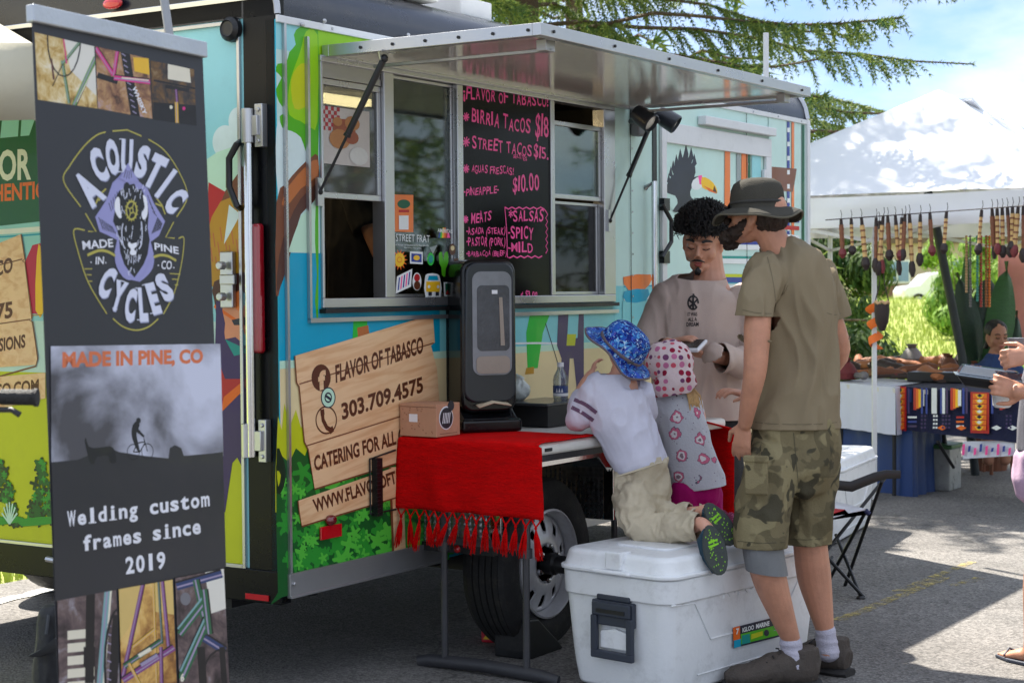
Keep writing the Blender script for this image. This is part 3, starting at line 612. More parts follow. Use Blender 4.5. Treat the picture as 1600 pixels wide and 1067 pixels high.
for k, c in enumerate(('blue_ink', 'green_flat', 'yellow_ink', 'orange2', 'red_ink', 'pink_ink')): ST.poly([(680+k*2.6, 366-(3-abs(k-2.5))*4), (682+k*2.6, 366-(3-abs(k-2.5))*4), (683+k*2.8, 372), (678+k*2.8, 372)], c, up=.05)
ST.text('AMERITAS', (677, 363), (700, 365), (677, 357), 'white_ink', .02); ST.circ((700, 390), 5, 9, 'brown_ink'); ST.circ((700, 388), 3, 4, 'sand')
ST.poly([(702, 404), (709, 404), (709, 418), (702, 418)], 'brown_ink')
ST.mb.build('sticker', INK, T, fix=False)
# --- menu board
mb = MB(); a, b = sidep(721, 118), sidep(858, 480); mb.box((wx[4], -.004, OZ0+.036), (wx[5], .01, OZ1-.02)); mbd = mb.build('menu_board', mat('marker_board', (8, 8, 11), .2, var=.3, vs=3, bump=.03, bs=5, spec=.12), T)
MN = Print(sidew(-.0) if False else sidep, (0, -.0001, 0)); MN.n = 45; pk = 'pink_ink'
def hand(t, a, b, h, c='pink_ink', bold=.014):
    random.seed(len(t)+int(a[0]+a[1])); MN.n += .5; wd9 = [.5 if q in 'I1!-,.:i()¡' else .55 if q == ' ' else 1.2 if q in 'MW' else 1 for q in t]; n = sum(wd9)
    for i, ch in enumerate(t):
        if ch == ' ': continue
        c9 = sum(wd9[:i]); f0, f1 = (c9+.06*wd9[i])/n, (c9+.9*wd9[i])/n; jy = random.uniform(-1.3, 1.3); hh = h*random.uniform(.9, 1.15)*(1 if ch.isupper() or not ch.isalpha() else .9); sl = random.uniform(-1, 1.6)
        p = (a[0]+(b[0]-a[0])*f0, a[1]+(b[1]-a[1])*f0+jy); q = (a[0]+(b[0]-a[0])*f1, a[1]+(b[1]-a[1])*f1+jy+random.uniform(-.8, .8))
        if ch in 'I1!,.:i': q = (p[0]+(q[0]-p[0])*.7, q[1])
        if ch == '-': MN.line([(p[0], p[1]-hh*.4), (q[0], q[1]-hh*.4)], .006, c, up=0); continue
        put(MN.mb, ch, MN.o(p), MN.o(q), MN.o((p[0]+sl, p[1]-hh)), IX[c], bold)
hand('¡FLAVOR OF TABASCO!', (722, 155), (857, 168), 19)
def star(x, y, r):
    for k in range(4): a = k*.785+.2; MN.line([(x-r*.7*math.cos(a), y-r*math.sin(a)), (x+r*.7*math.cos(a), y+r*math.sin(a))], .007, pk, up=.1)
star(727, 183, 7); star(727, 222, 8); star(727, 264, 7); star(726, 343, 6)
hand('BIRRIA TACOS', (735, 190), (828, 210), 21); hand('$18', (834, 212), (857, 216), 36); hand('STREET TACOS', (736, 232), (830, 246), 18); hand('$15.', (832, 246), (857, 250), 20)
hand('$ELOTES', (800, 246), (822, 252), 6); hand('AGUAS FRESCAS!', (735, 270), (802, 273), 12); hand('$10.00', (799, 300), (842, 298), 26); hand('-PINEAPPLE-', (723, 306), (778, 302), 12)
hand('MEATS', (734, 350), (766, 345), 17); hand('-ASADA (STEAK)', (727, 366), (788, 366), 11); hand('-PASTOR (PORK)', (727, 384), (788, 384), 13); hand('-BARBACOA (BEEF)', (727, 400), (790, 400), 8)
hand('*SALSAS', (792, 347), (848, 345), 18); hand('-SPICY', (792, 372), (832, 374), 18); hand('-MILD', (792, 394), (832, 395), 16); hand('¢ $3.00', (812, 465), (838, 465), 10)
zz = [(787+k*5.6, 324+(3 if k % 2 else 0)) for k in range(12)]+[(852+(2 if k % 2 else -1), 330+k*5.5) for k in range(13)]; MN.line(zz, .006, pk); MN.line([(787, 324), (790, 360), (791, 402)]+[(795+k*5.6, 403-(3 if k % 2 else 0)) for k in range(10)], .006, pk)
MN.mb.build('handwriting', INK, mbd, fix=False)
# --- awning flap with frame, struts
AU0, AU1, AZ_, AW = .25, 2.53, 2.312, .93
am = mat('awning_skin', (240, 232, 224), .14, metal=.35, var=.05, vs=2, bump=.015, bs=5)
mb = MB(); mb.box((AU0+.02, -AW+.02, AZ_-.004), (AU1-.02, -.02, AZ_+.004)); mb.build('awning_panel', am, T)
mb = MB(); f = .028
mb.box((AU0, -AW, AZ_-f/2), (AU1, -AW+.035, AZ_+f)); mb.box((AU0, -.035, AZ_-f/2), (AU1, -.004, AZ_+f)); mb.box((AU0, -AW+.035, AZ_-f/2), (AU0+.035, -.035, AZ_+f)); mb.box((AU1-.035, -AW+.035, AZ_-f/2), (AU1, -.035, AZ_+f))
mb.build('awning_frame', alum, T, bevel=.002)
for u_ in (AU0+.16, AU1-.12):
    mb = MB(); mb.bar((u_, -AW+.06, AZ_-.04), (u_, -.12, AZ_-.04), .018, .012); mb.box((u_-.03, -AW+.06, AZ_-.045), (u_+.03, -AW+.10, AZ_-.006)); mb.build('awning_brace', alum2, T, bevel=.002)
mb = MB(); mb.box((AU0+.04, -AW+.04, AZ_+.012), (AU1-.04, -.04, AZ_+.030)); mb.build('awning_top', white_al, T)
mb = MB()
for k in range(6): mb.lathe([(.006, 0), (.006, .004)], (AU0-.001, -AW+.05+k*.14, AZ_+.006), (-1, 0, 0), 6); mb.lathe([(.006, 0), (.006, .004)], (AU0+.08+k*.42, -AW-.001, AZ_+.006), (0, -1, 0), 6)
mb.build('awning_rivet', dkmetal, T)
def Tl(P): return T_inv @ P
T_inv = (Matrix.Translation(C0) @ Matrix.Rotation(TROT, 4, 'Z')).inverted()
for a, mid, b in (((600, 92), (531, 212), (500, 300)), ((1022, 182), (985, 268), (953, 345))):
    A = Tl(G(*a, z=AZ_-.04)); Bp = sidep(b[0], b[1], .02)
    M_ = A+(Bp-A)*.56
    mb = MB(); mb.tube([A, M_], .012, 10); mb.tube([M_, M_+(Bp-A)*.02], .014, 10); mb.ell(A, .016, n=10); s = mb.build('gas_strut', blk, T, smooth=True)
    mb = MB(); mb.tube([M_, Bp], .0055, 8); mb.ell(Bp, .012, n=8); mb.build('strut_rod', dkmetal, s, smooth=True)
    mb = MB(); mb.prism([(A.x-.03, A.y, AZ_-.012), (A.x+.03, A.y, AZ_-.012), (A.x+.018, A.y, AZ_-.05), (A.x-.002, A.y, AZ_-.055), (A.x-.018, A.y, AZ_-.045)], (0, .006, 0)); mb.box((A.x-.04, A.y-.02, AZ_-.018), (A.x+.04, A.y+.02, AZ_-.013)); mb.build('strut_bracket', alum, T)
    mb = MB(); mb.box((Bp.x-.015, -.022, Bp.z-.05), (Bp.x+.015, -.012, Bp.z+.05)); mb.build('strut_plate', alum, T)
# --- right of the window: lamps, door, rails
mb = MB(); p = sidep(985, 190); mb.box((p.x-.01, -.05, p.z-.07), (p.x+.06, -.003, p.z+.07)); lf = mb.build('flood_light', mat('lamp_grey', (120, 120, 124), .5), T, bevel=.01)
for (px, py, dx, ok) in ((1008, 186, -.05, 1), (1045, 188, .25, 0)):
    c = sidep(px, py, .16); ax = V((dx, -.8, -.55)).normalized(); R = ax.to_track_quat('Z', 'Y').to_matrix()
    mb = MB(); mb.lathe([(.02, -.07), (.037, -.06), (.045, -.02), (.047, .042), (.042, .046), (.039, .025)], c, ax, 20); mb.tube([sidep(985, 190, .04), c], .012); mb.build('lamp_head', mat('lamp_shell', (36, 42, 52), .35), lf, smooth=True)
    mb = MB(); mb.lathe([(.044, .026), (.03, .034), (.0, .04)], c, ax, 18, caps=False); mb.build('lamp_lens', mat('lamp_lens', (215, 215, 210), .15), lf, smooth=True)
mb = MB(); u = U_(1022); mb.box((u-.02, -.006, .46), (u+.02, -.0045+.002, 2.28)); mb.build('door_gap', blk, T)
mb = MB(); u = U_(1034); mb.box((u-.03, -.02, .46), (u+.02, -.003, 2.26)); u2 = U_(1201); mb.box((u+.02, -.02, 2.17), (u2, -.003, 2.27)); mb.box((u2-.07, -.02, 1.98), (u2, -.003, 2.17)); mb.box((u2-.10, -.02, .46), (u2-.07, -.003, 2.10)); mb.build('side_door_frame', white_al, T, bevel=.003)
mb = MB(); mb.box((U_(1090), -.05, 2.285), (U_(1201), -.003, 2.33)); mb.build('door_canopy_rail', white_al, T, bevel=.004)
mb = MB(); u = U_(1008); a, b = sidep(1008, 282, .05), sidep(1006, 500, .05); mb.tube([(u, 0, a.z-.03), (u, -.05, a.z), (u, -.05, b.z), (u, 0, b.z+.03)], .014, 12); mb.build('grab_rail', chrome, T, smooth=True)
mb = MB(); a, b, c, d = [sidep(x, y, .05) for x, y in ((1036, 321), (1049, 345), (1049, 378), (1036, 400))]; mb.tube([sidep(1033, 321, 0), a, b, c, d, sidep(1033, 400, 0)], .011, 10)
for q in ((1034, 320), (1034, 402)): p = sidep(*q); mb.box((p.x-.03, -.03, p.z-.03), (p.x+.03, -.001, p.z+.03))
mb.build('door_handle', blk, T, smooth=True)
mb = MB(); p = sidep(600, 775); a, b = sidep(579, 716), sidep(600, 802); mb.box((a.x, -.03, b.z), (a.x+.035, -.001, a.z)); 
for i in range(14): mb.box((a.x-.003, -.034, b.z+.008+i*(a.z-b.z-.01)/14), (a.x+.02, -.028, b.z+.014+i*(a.z-b.z-.01)/14))
mb.build('side_vent', blk, T)
mb = MB(); mb.tube([V((b.x+.06, -.012, b.z+.01)), V((a.x-.02, -.012, b.z+.01)), V((a.x-.02, -.012, a.z)), V((b.x+.06, -.012, a.z+.02))], .004, 6); mb.build('vent_outline', dkmetal, T)
redl = mat('red_lens', (196, 16, 28), .12, var=.1, vs=20, bump=.05, coat=1.)
mb = MB(); a, b = sidep(497, 823), sidep(530, 837); mb.box((a.x, -.014, b.z), (b.x, -.006, a.z)); o_ = mb.build('reflector', redl, T, bevel=.002)
p = sidep(513, 812); mb = MB(); mb.ell((p.x, -.012, p.z), (.028, .02, .02)); mb.build('marker_lamp', mat('dark_red_lens', (110, 10, 22), .1, coat=1), T, smooth=True)
# --- wheel and fender
def wheel(parent, u, w0, side):
    c = V((u, -w0, .348)); R_ = .348; ax = V((0, -1, 0)); wd_ = .225
    hub = bpy.data.objects.new('wheel', None); COL.objects.link(hub); hub.parent = parent; hub.location = c
    mb = MB(); prof = [(.215, -wd_+.01), (.24, -wd_+.002), (.29, -wd_), (.325, -wd_+.012), (.345, -wd_+.04)]
    for k in range(5):
        b0 = -wd_+.045+k*.03; prof += [(.348, b0), (.348, b0+.022), (.338, b0+.024), (.338, b0+.029)]
    prof += [(.347, -.035), (.335, -.014), (.31, -.003), (.27, 0), (.235, -.006), (.218, -.02), (.215, -.05)]
    mb.lathe(prof, (0, 0, 0), ax, 64, caps=False); mb.build('tyre', rubber, hub, smooth=True)
    rim = mat('rim_steel', (206, 206, 210), .35, metal=.3, var=.1, vs=14, bump=.06, dirt=.2)
    mb = MB(); mb.lathe([(.216, -.03), (.222, -.004), (.214, 0), (.205, -.012), (.198, -.06)], (0, 0, 0), ax, 48, caps=False); mb.build('rim', rim, hub, smooth=True)
    # disc with round holes
    mb = MB(); nh = 10; seg = 80; rr = [(.198, -.06), (.178, -.058), (.152, -.045), (.128, -.04), (.10, -.028), (.075, -.03)]
    vs = []; fs = []
    for r, h in rr:
        for j in range(seg): a = 6.28318*j/seg; vs.append((r*math.cos(a), -h, r*math.sin(a)))
    for i in range(len(rr)-1):
        for j in range(seg):
            if i in (1, 2) and (j % 8) in (2, 3, 4): continue
            fs.append((i*seg+j, i*seg+(j+1) % seg, (i+1)*seg+(j+1) % seg, (i+1)*seg+j))
    mb.add(vs, fs); d = mb.build('wheel_disc', rim, hub, smooth=True); sf = d.modifiers.new('s', 'SUBSURF'); sf.levels = sf.render_levels = 1; so_ = d.modifiers.new('t', 'SOLIDIFY'); so_.thickness = .006
    mb = MB(); mb.lathe([(.215, -.17), (.19, -.165), (.0, -.16)], (0, 0, 0), ax, 24, caps=False); mb.build('brake_drum', dkmetal, hub)
    mb = MB(); mb.lathe([(.045, -.03), (.045, .02), (.036, .03), (.036, .065), (.030, .075), (0, .078)], (0, 0, 0), ax, 20, caps=False); mb.build('hub_cap', mat('hub_black', (24, 24, 26), .4), hub, smooth=True)
    for k in range(6):
        a = k*1.0472+.4; q = V((math.cos(a)*.068, 0, math.sin(a)*.068)); mb = MB(); mb.lathe([(.013, 0), (.013, .02), (.009, .028), (0, .03)], q+V((0, .03, 0)), ax, 6, caps=False); mb.build('lug_nut', chrome, hub)
    return hub
wheel(T, 1.295, .32, 1)
mb = MB(); mb.lathe([(.2, -.2), (.348, -.2), (.348, 0), (.2, 0)], (1.295, 2.3, .348), (0, -1, 0), 40); mb.build('far_tyre', rubber, T, smooth=True)
tread = mat('tread_plate', (158, 158, 160), .28, metal=.9, var=.1, vs=6, bump=.0); tt, bb_ = tree_of(tread)
tc = tt.nodes.new('ShaderNodeTexCoord'); ck = tt.nodes.new('ShaderNodeTexVoronoi'); ck.inputs['Scale'].default_value = 42; ck.inputs['Randomness'].default_value = .15; tt.links.new(tc.outputs['Object'], ck.inputs['Vector']); bp = tt.nodes.new('ShaderNodeBump'); bp.inputs['Strength'].default_value = 1; bp.inputs['Distance'].default_value = .006; bp.invert = True; tt.links.new(ck.outputs[0], bp.inputs['Height']); tt.links.new(bp.outputs[0], bb_.inputs['Normal'])
mb = MB(); fu0, fu1, fz, fw_ = .86, 1.74, .775, .335
mb.box((fu0, -fw_, .475), (fu0+.005, -.001, .70)); mb.prism([(fu0, -fw_, .70), (fu0+.09, -fw_, fz), (fu1-.09, -fw_, fz), (fu1, -fw_, .70), (fu1-.005, -fw_, .697), (fu1-.093, -fw_, fz-.006), (fu0+.093, -fw_, fz-.006), (fu0+.005, -fw_, .697)], (0, fw_-.001, 0)); mb.box((fu1-.005, -fw_, .475), (fu1, -.001, .70))
mb.build('fender', tread, T)
mb = MB(); pr = [(fu0, .475), (fu0, .70), (fu0+.09, fz), (fu1-.09, fz), (fu1, .70), (fu1, .475)]
for a, b in zip(pr, pr[1:]): mb.bar((a[0], -fw_-.004, a[1]), (b[0], -fw_-.004, b[1]), .012, .05)
mb.build('fender_trim', chrome, T, bevel=.002)
mb = MB(); mb.box((fu0-.02, -fw_, .44), (fu0+.02, -.001, .475)); mb.build('lamp_bar', blk, T)
for w_ in (.10, .17): mb = MB(); mb.ell((fu0-.02, -w_, .457), (.012, .016, .016), n=12); mb.build('fender_lamp', redl, T, smooth=True)
mb = MB(); mb.box((1.0, -.001, .40), (1.6, .3, .78)); mb.build('wheel_well', dkmetal, T)
# --- roof equipment
q = Tl(G(765, 32, RZ)); mb = MB(); mb.box((q.x-.22, q.y-.0, RZ-.005), (q.x+.02, q.y+.35, RZ+.075)); mb.build('roof_vent', white_al, T, bevel=.006)
q = Tl(G(740, 12, RZ+.0)); mb = MB(); mb.box((q.x-.9, q.y+.05, RZ), (q.x-.16, q.y+.7, RZ+.24)); ac = mb.build('air_conditioner', white_al, T, bevel=.02)
mb = MB()
for i in range(5): mb.box((q.x-.86+i*.13, q.y+.044, RZ+.03), (q.x-.76+i*.13, q.y+.052, RZ+.06)); mb.box((q.x-.86+i*.13, q.y+.044, RZ+.08), (q.x-.76+i*.13, q.y+.052, RZ+.11))
mb.build('vent_slot', blk, ac)
q = Tl(D(1197, 125, 10.5)); mb = MB(); mb.tube([(q.x, q.y, RZ-.02), (q.x, q.y, RZ+.38)], .018, 8); mb.build('roof_pipe', white_al, T, smooth=True)
# ================================================================ trailer rear
mb = MB(); mb.box((-.0, .0, .36), (.05, .15, 2.50)); mb.box((.0, .15, 2.42), (.05, 2.3, 2.50)); mb.box((0, 2.15, .36), (.05, 2.3, 2.42)); mb.box((-.01, .0, .357), (.05, 2.3, .475)); mb.build('rear_frame', black, T, bevel=.004)
mb = MB(); mb.box((.005, .15, .476), (.045, 2.15, 2.42)); mb.build('rear_door', INK[1], T)
mb = MB(); mb.box((-.012, .0, 2.478), (.001, 2.3, 2.498)); mb.build('rear_rail', chrome, T, bevel=.003)
mb = MB(); t0, t1, z0, z1 = .175, 2.1, .486, 2.40; w_ = .014
mb.box((-.008, t0-w_, z0-w_), (.006, t0, z1+w_)); mb.box((-.008, t1, z0-w_), (.006, t1+w_, z1+w_)); mb.box((-.008, t0, z0-w_), (.006, t1, z0)); mb.box((-.008, t0, z1), (.006, t1, z1+w_)); mb.build('door_trim', alum, T, bevel=.002)
R1 = Print(lambda px, py: rearp(px, py, .004), (-.00005, 0, 0)); R1.n = 2
def rz(z0, z1, c): R1.n += .2; R1.mb.poly([V((.004, t0, z0))+R1.step*R1.n, V((.004, t1, z0))+R1.step*R1.n, V((.004, t1, z1))+R1.step*R1.n, V((.004, t0, z1))+R1.step*R1.n], IX[c])
rz(1.35, 2.40, 'sky_teal'); rz(1.15, 1.35, 'sky_pale'); rz(.486, 1.15, 'grassyellow')
R1.poly([(322, 90), (381, 85), (381, 190), (322, 200)], 'sky_teal'); R1.circ((352, 222), 20, 26, 'cloud'); R1.circ((372, 190), 15, 22, 'cloud'); R1.poly([(322, 250), (381, 230), (381, 290), (322, 300)], 'mint', 3)
# rear motifs near the corner
R1.poly([(318, 345), (384, 255), (384, 330), (345, 345), (330, 350)], 'bark'); R1.poly([(326, 285), (352, 300), (335, 340), (322, 372)], 'red_ink'); R1.poly([(345, 315), (384, 320), (384, 440), (322, 445), (322, 372)], 'gold_ink', 2)
for k in range(16): x = 326+k*3.6; y = 350+(k*37 % 60); R1.line([(x, y), (x+3, y+22)], .006, 'bark_light', up=.05)
R1.poly([(358, 320), (376, 335), (350, 382)], 'cloud'); R1.poly([(335, 440), (384, 425), (384, 455), (345, 500), (335, 470)], 'bark_dark', 2)
R1.circ((366, 500), 20, 42, 'skin_ink'); R1.circ((374, 470), 8, 16, 'orange_ink'); R1.line([(335, 478), (368, 500)], .012, 'orange2'); R1.poly([(362, 500), (384, 495), (384, 508), (366, 508)], 'black_ink')
R1.poly([(338, 470), (352, 505), (352, 530), (384, 540), (384, 700), (340, 700)], 'purple', 2); R1.poly([(352, 530), (384, 545), (384, 552), (366, 556)], 'teal_ink')
R1.poly([(340, 560), (352, 592), (384, 592), (384, 600), (346, 640)], 'red_ink'); R1.poly([(384, 592), (384, 606), (345, 645), (350, 620)], 'orange2'); R1.poly([(340, 690), (384, 690), (384, 740), (366, 705), (352, 800), (346, 800)], 'purple')
# far-left art: green badge, palms, sign, bushes
def palm(x, y, r, ty):
    R1.poly([(x-2, y), (x+2, y), (x-4, ty), (x-8, ty)], 'dark_green_ink')
    for k in range(9):
        a = math.radians(-20+k*27.5); x1, y1 = x+math.cos(a)*r*.55, y-math.sin(a)*r*.8; xm, ym = x+math.cos(a)*r*.38, y-math.sin(a)*r*.75-8
        R1.poly([(x, y), (xm, ym-3), (x1, y1+8), (xm, ym+5)], 'dark_green_ink', 2, up=.1)
R1.poly([(-300, 215), (64, 110), (64, 230), (-300, 230)], 'sky_teal')
palm(36, 128, 42, 218); palm(4, 165, 34, 222)
R1.poly([(-260, 240), (46, 212), (64, 160), (64, 346), (10, 352), (-260, 380)], 'dark_green_ink', 0); R1.line([(-200, 372), (10, 362), (64, 358)], .02, 'white_ink'); R1.line([(-200, 380), (10, 370), (64, 366)], .006, 'sea_deep')
R1.text('FLAVOR', (-74, 284), (49, 279), (-74, 238), 'white_ink', .03); R1.text('AUTHENTIC', (-55, 318), (72, 309), (-55, 292), 'orange2', .03)
R1.poly([(40, 408), (64, 380), (66, 470), (50, 490)], 'crimson_ink', 2); R1.poly([(58, 400), (64, 385), (70, 485), (56, 485)], 'yellow_ink', 2)
R1.line([(30, 494), (66, 492)], .004, 'gold_ink')
R1.mb.build('rear_mural_print', INK, T, fix=False)
d_ = rearp(34, 368)-rearp(0, 383)
R2 = Print(lambda px, py: rearp(px, py, .004), (-.00005, 0, 0)); R2.n = 75
IX['wood'] = 0; IX['wood_edge'] = 1; IX['brown2'] = 2
R2.poly([(-250, 450), (-250, 590), (57, 570), (60, 560), (50, 500), (52, 496), (40, 405), (34, 366), (0, 380)], 'wood', 0); R2.line([(34, 366), (40, 405), (36, 408), (40, 410), (51, 497), (47, 500), (52, 503), (60, 560), (57, 572), (0, 588)], .006, 'wood_edge')
R2.line([(-100, 440), (36, 405)], .005, 'wood_edge'); R2.line([(-100, 520), (48, 499)], .005, 'wood_edge'); R2.poly([(-250, 650), (-250, 610), (72, 582), (72, 622), (0, 638)], 'wood')
R2.text('FLAVOR OF TABASCO', (-150, 470), (21, 424), (-150, 448), 'brown2', .034); R2.text('303.709.4575', (-120, 520), (21, 495), (-120, 496), 'brown2', .034)
R2.text('CATERING FOR ALL OCCASIONS', (-170, 575), (41, 542), (-170, 556), 'brown2', .034); R2.text('WWW.FLAVOROFTABASCO.COM', (-190, 640), (62, 611), (-190, 622), 'brown2', .034)
R2.mb.build('rear_sign_print', [wd, INK[11], INK[21]], T, fix=False)
for k in ('wood', 'wood_edge', 'brown2'): del IX[k]
R3 = Print(lambda px, py: rearp(px, py, .004), (-.00005, 0, 0)); R3.n = 60; random.seed(11)
for cx0, w_ in ((0, 34), (66, 24)):
    for c, n_, r_ in (('bush_black', 26, 9), ('bush_dark', 22, 8), ('bush_mid', 16, 5)):
        for i in range(n_):
            f_ = random.random(); y = 820-f_*100; x = cx0+random.uniform(-1, 1)*w_*(1-f_*.85)
            R3.cluster((x, y), r_, c, 4)
    R3.poly([(cx0-30, 822), (cx0+34, 815), (cx0+30, 806), (cx0-28, 810)], 'bush_mid', 2)
for k in range(7): a = math.radians(30+k*20); R3.line([(16, 818), (16+math.cos(a)*14, 818-math.sin(a)*34)], .008, 'mint', up=.1)
R3.mb.build('rear_bush_print', INK, T, fix=False)
# hardware
mb = MB(); a = rearp(387, 175, -.035); b = rearp(387, 713, -.035); mb.tube([a, V((a.x, a.y, b.z))], .017, 14); mb.build('lock_rod', chrome, T, smooth=True)
for y in (197, 688):
    p = rearp(387, y, -.035); mb = MB(); mb.lathe([(.023, -.06), (.023, .06)], (p.x, p.y, p.z), (0, 0, 1), 12); mb.box((p.x-.006, .055, p.z-.035), (p.x+.006, p.y, p.z+.035)); mb.box((-.03, .04, p.z-.075), (-.0005, .075, p.z+.075)); mb.lathe([(.008, 0), (.008, .006)], (-.03, .058, p.z-.055), (-1, 0, 0), 8); mb.lathe([(.008, 0), (.008, .006)], (-.03, .058, p.z+.055), (-1, 0, 0), 8)
    mb.build('hinge', alum, T, smooth=True, bevel=.002)
p = rearp(357, 437, -.03); mb = MB(); mb.box((-.02, p.y-.01, p.z-.1), (-.001, p.y+.05, p.z+.1)); mb.box((-.045, .165, p.z-.018), (-.03, p.y+.03, p.z+.018)); mb.lathe([(.015, 0), (.015, .03)], (-.03, p.y+.02, p.z+.05), (-1, 0, 0), 10); mb.lathe([(.015, 0), (.015, .03)], (-.03, p.y+.02, p.z-.06), (-1, 0, 0), 10); mb.build('latch', alum, T, bevel=.004)
mb = MB(); mb.tube([rearp(*q, -.0) if i in (0, 5) else rearp(*q, -.05) for i, q in enumerate(((376, 222), (370, 226), (358, 248), (358, 292), (370, 322), (376, 326)))], .012, 10); mb.build('pull_handle', blk, T, smooth=True)
p = rearp(364, 47); mb = MB(); mb.lathe([(.045, 0), (.043, .02), (.03, .035), (.026, .03), (.014, .028), (0, .032)], (-.001, p.y, p.z), (-1, 0, 0), 24); mb.build('camera_eye', blk, T, smooth=True)
a, b = rearp(398, 350), rearp(417, 552); mb = MB(); mb.box((-.035, b.y, b.z), (-.001, a.y, a.z)); tl_ = mb.build('tail_light', mat('tail_lens', (150, 8, 26), .18, var=.1, vs=30, bump=.3, bs=60, aniso=(1, 6, .4), coat=1), T, bevel=.012, seg=3)
a, b = rearp(388, 925), rearp(424, 938); mb = MB(); mb.box((-.016, max(b.y, .012), b.z), (-.011, a.y, a.z)); mb.build('rear_reflector', redl, T)
p = rearp(176, 6, -.02); mb = MB(); mb.ell((p.x, p.y, p.z), (.02, .05, .022)); mb.build('clearance_lamp', redl, T, smooth=True)
mb = MB(); p = rearp(74, 873, -.02); mb.tube([p, p+V((-.02, -.1, 0))], .012, 8); mb.build('bumper_bolt', alum, T, smooth=True)
# ================================================================ ROLL-UP BANNER
BO = V((-1.0235, 3.7052, 2.05)); BD = V((.5002, .8656, -.0243)).normalized(); BU = V((-.0368, .0493, .9981)); BU = (BU-BD*BU.dot(BD)).normalized(); BN = BD.cross(BU).normalized()
if BN.dot(EYE-BO) < 0: BN = -BN
BW, BH = .5573, 2.0
bx = V((BD.x, BD.y, 0)).normalized(); BLOC = BO - BU*BH; BROT = math.atan2(bx.y, bx.x)
BT = thing('roll_up_banner', 'tall charcoal roll-up banner with bison emblem and bicycle photographs', 'banner', (BLOC.x, BLOC.y, 0), BROT)
B_inv = (Matrix.Translation((BLOC.x, BLOC.y, 0)) @ Matrix.Rotation(BROT, 4, 'Z')).inverted(); B3 = B_inv.to_3x3()
def bp(px, py): return B_inv @ onplane(BO, BN, (px, py))
def bl(a, b, n=0.): return B_inv @ (BO + BD*a - BU*b + BN*n)
charc = mat('banner_vinyl', (46, 48, 55), .40, var=.05, vs=2, bump=.25, bs=2.2, spec=.4)
mb = MB(); mb.prism([bl(0, .0), bl(BW, .0), bl(BW, BH-.03), bl(0, BH-.03)], B3 @ (-BN*.0015)); mb.build('banner_sheet', charc, BT)
mb = MB(); mb.prism([bl(-.006, .012, .012), bl(BW+.006, .012, .012), bl(BW+.006, -.026, .012), bl(-.006, -.026, .012)], B3 @ (-BN*.024)); mb.build('top_bar', mat('bar_silver', (178, 184, 192), .35, metal=.4), BT, bevel=.003)
mb = MB(); mb.prism([bl(-.02, BH-.06, .05), bl(BW+.02, BH-.06, .05), bl(BW+.02, BH+.02, .06), bl(-.02, BH+.02, .06)], B3 @ (-BN*.13)); mb.build('base_cassette', alum, BT, bevel=.01)
mb = MB(); mb.tube([bl(BW/2, BH, -.03), bl(BW/2, -.01, -.03)], .008, 8); mb.build('support_pole', alum, BT)
BC = ['charcoal2:46,47,53', 'lettering_white:208,212,232', 'lettering_shadow:150,156,186', 'gold_line:176,168, 84', 'lilac:146,146,196', 'bison_black:30,32,38', 'rust:206,112,74', 'pure_white:224,226,236',
      'ph_straw:206,178,110', 'ph_green:104,150,90', 'ph_sky:214,212,204', 'ph_pink:206,44,128', 'ph_dark:30,28,32', 'ph_tan:166,128,88', 'ph_purple:124,62,124', 'ph_yellow:226,180,50', 'ph_teal:120,160,164', 'ph_brick:96,62,58',
      'ph_navy:44,60,104', 'ph_grey:112,112,120', 'ph_forest:44,96,66', 'ph_lilac:150,140,170', 'ph_cream:220,214,196', 'ph_mid:78,70,78']
IXB = {c.split(':')[0]: i for i, c in enumerate(BC)}; BM = [ink('banner_'+c.split(':')[0], tuple(int(x) for x in c.split(':')[1].split(','))) for c in BC]
IX_side = dict(IX); IX.clear(); IX.update(IXB)
def photo_bg(nm, cols, sc):
    m = ink('photo_'+nm, (128, 128, 128)); t, b = tree_of(m); tc = t.nodes.new('ShaderNodeTexCoord'); n = t.nodes.new('ShaderNodeTexNoise'); n.inputs['Scale'].default_value = sc; n.inputs['Detail'].default_value = 8; n.inputs['Roughness'].default_value = .7; n.inputs['Distortion'].default_value = .5; t.links.new(tc.outputs['Object'], n.inputs['Vector']); rp = t.nodes.new('ShaderNodeValToRGB'); e = rp.color_ramp.elements
    while len(e) < len(cols): e.new(.5)
    for i, c in enumerate(cols): e[i].position = .32+.36*i/(len(cols)-1); e[i].color = (*lin(c), 1)
    t.links.new(n.outputs[0], rp.inputs[0]); t.links.new(rp.outputs[0], b.inputs['Base Color']); BM.append(m); IX['bg_'+nm] = len(BM)-1
photo_bg('straw', ((120, 92, 50), (190, 158, 92), (214, 196, 150), (226, 218, 200)), 28); photo_bg('rust', ((60, 44, 40), (130, 92, 70), (176, 138, 96), (170, 150, 170)), 24); photo_bg('dusk', ((30, 26, 28), (60, 52, 50), (110, 80, 44), (150, 130, 96)), 16)
photo_bg('shed', ((34, 30, 32), (74, 62, 66), (108, 92, 92), (150, 146, 156)), 14); photo_bg('wood', ((60, 40, 34), (150, 104, 54), (206, 164, 92), (224, 196, 130)), 12)
BP = Print(bp, B3 @ (BN*.00003)); BP.n = 3
def bquad(pts, c): BP.poly(pts, c)
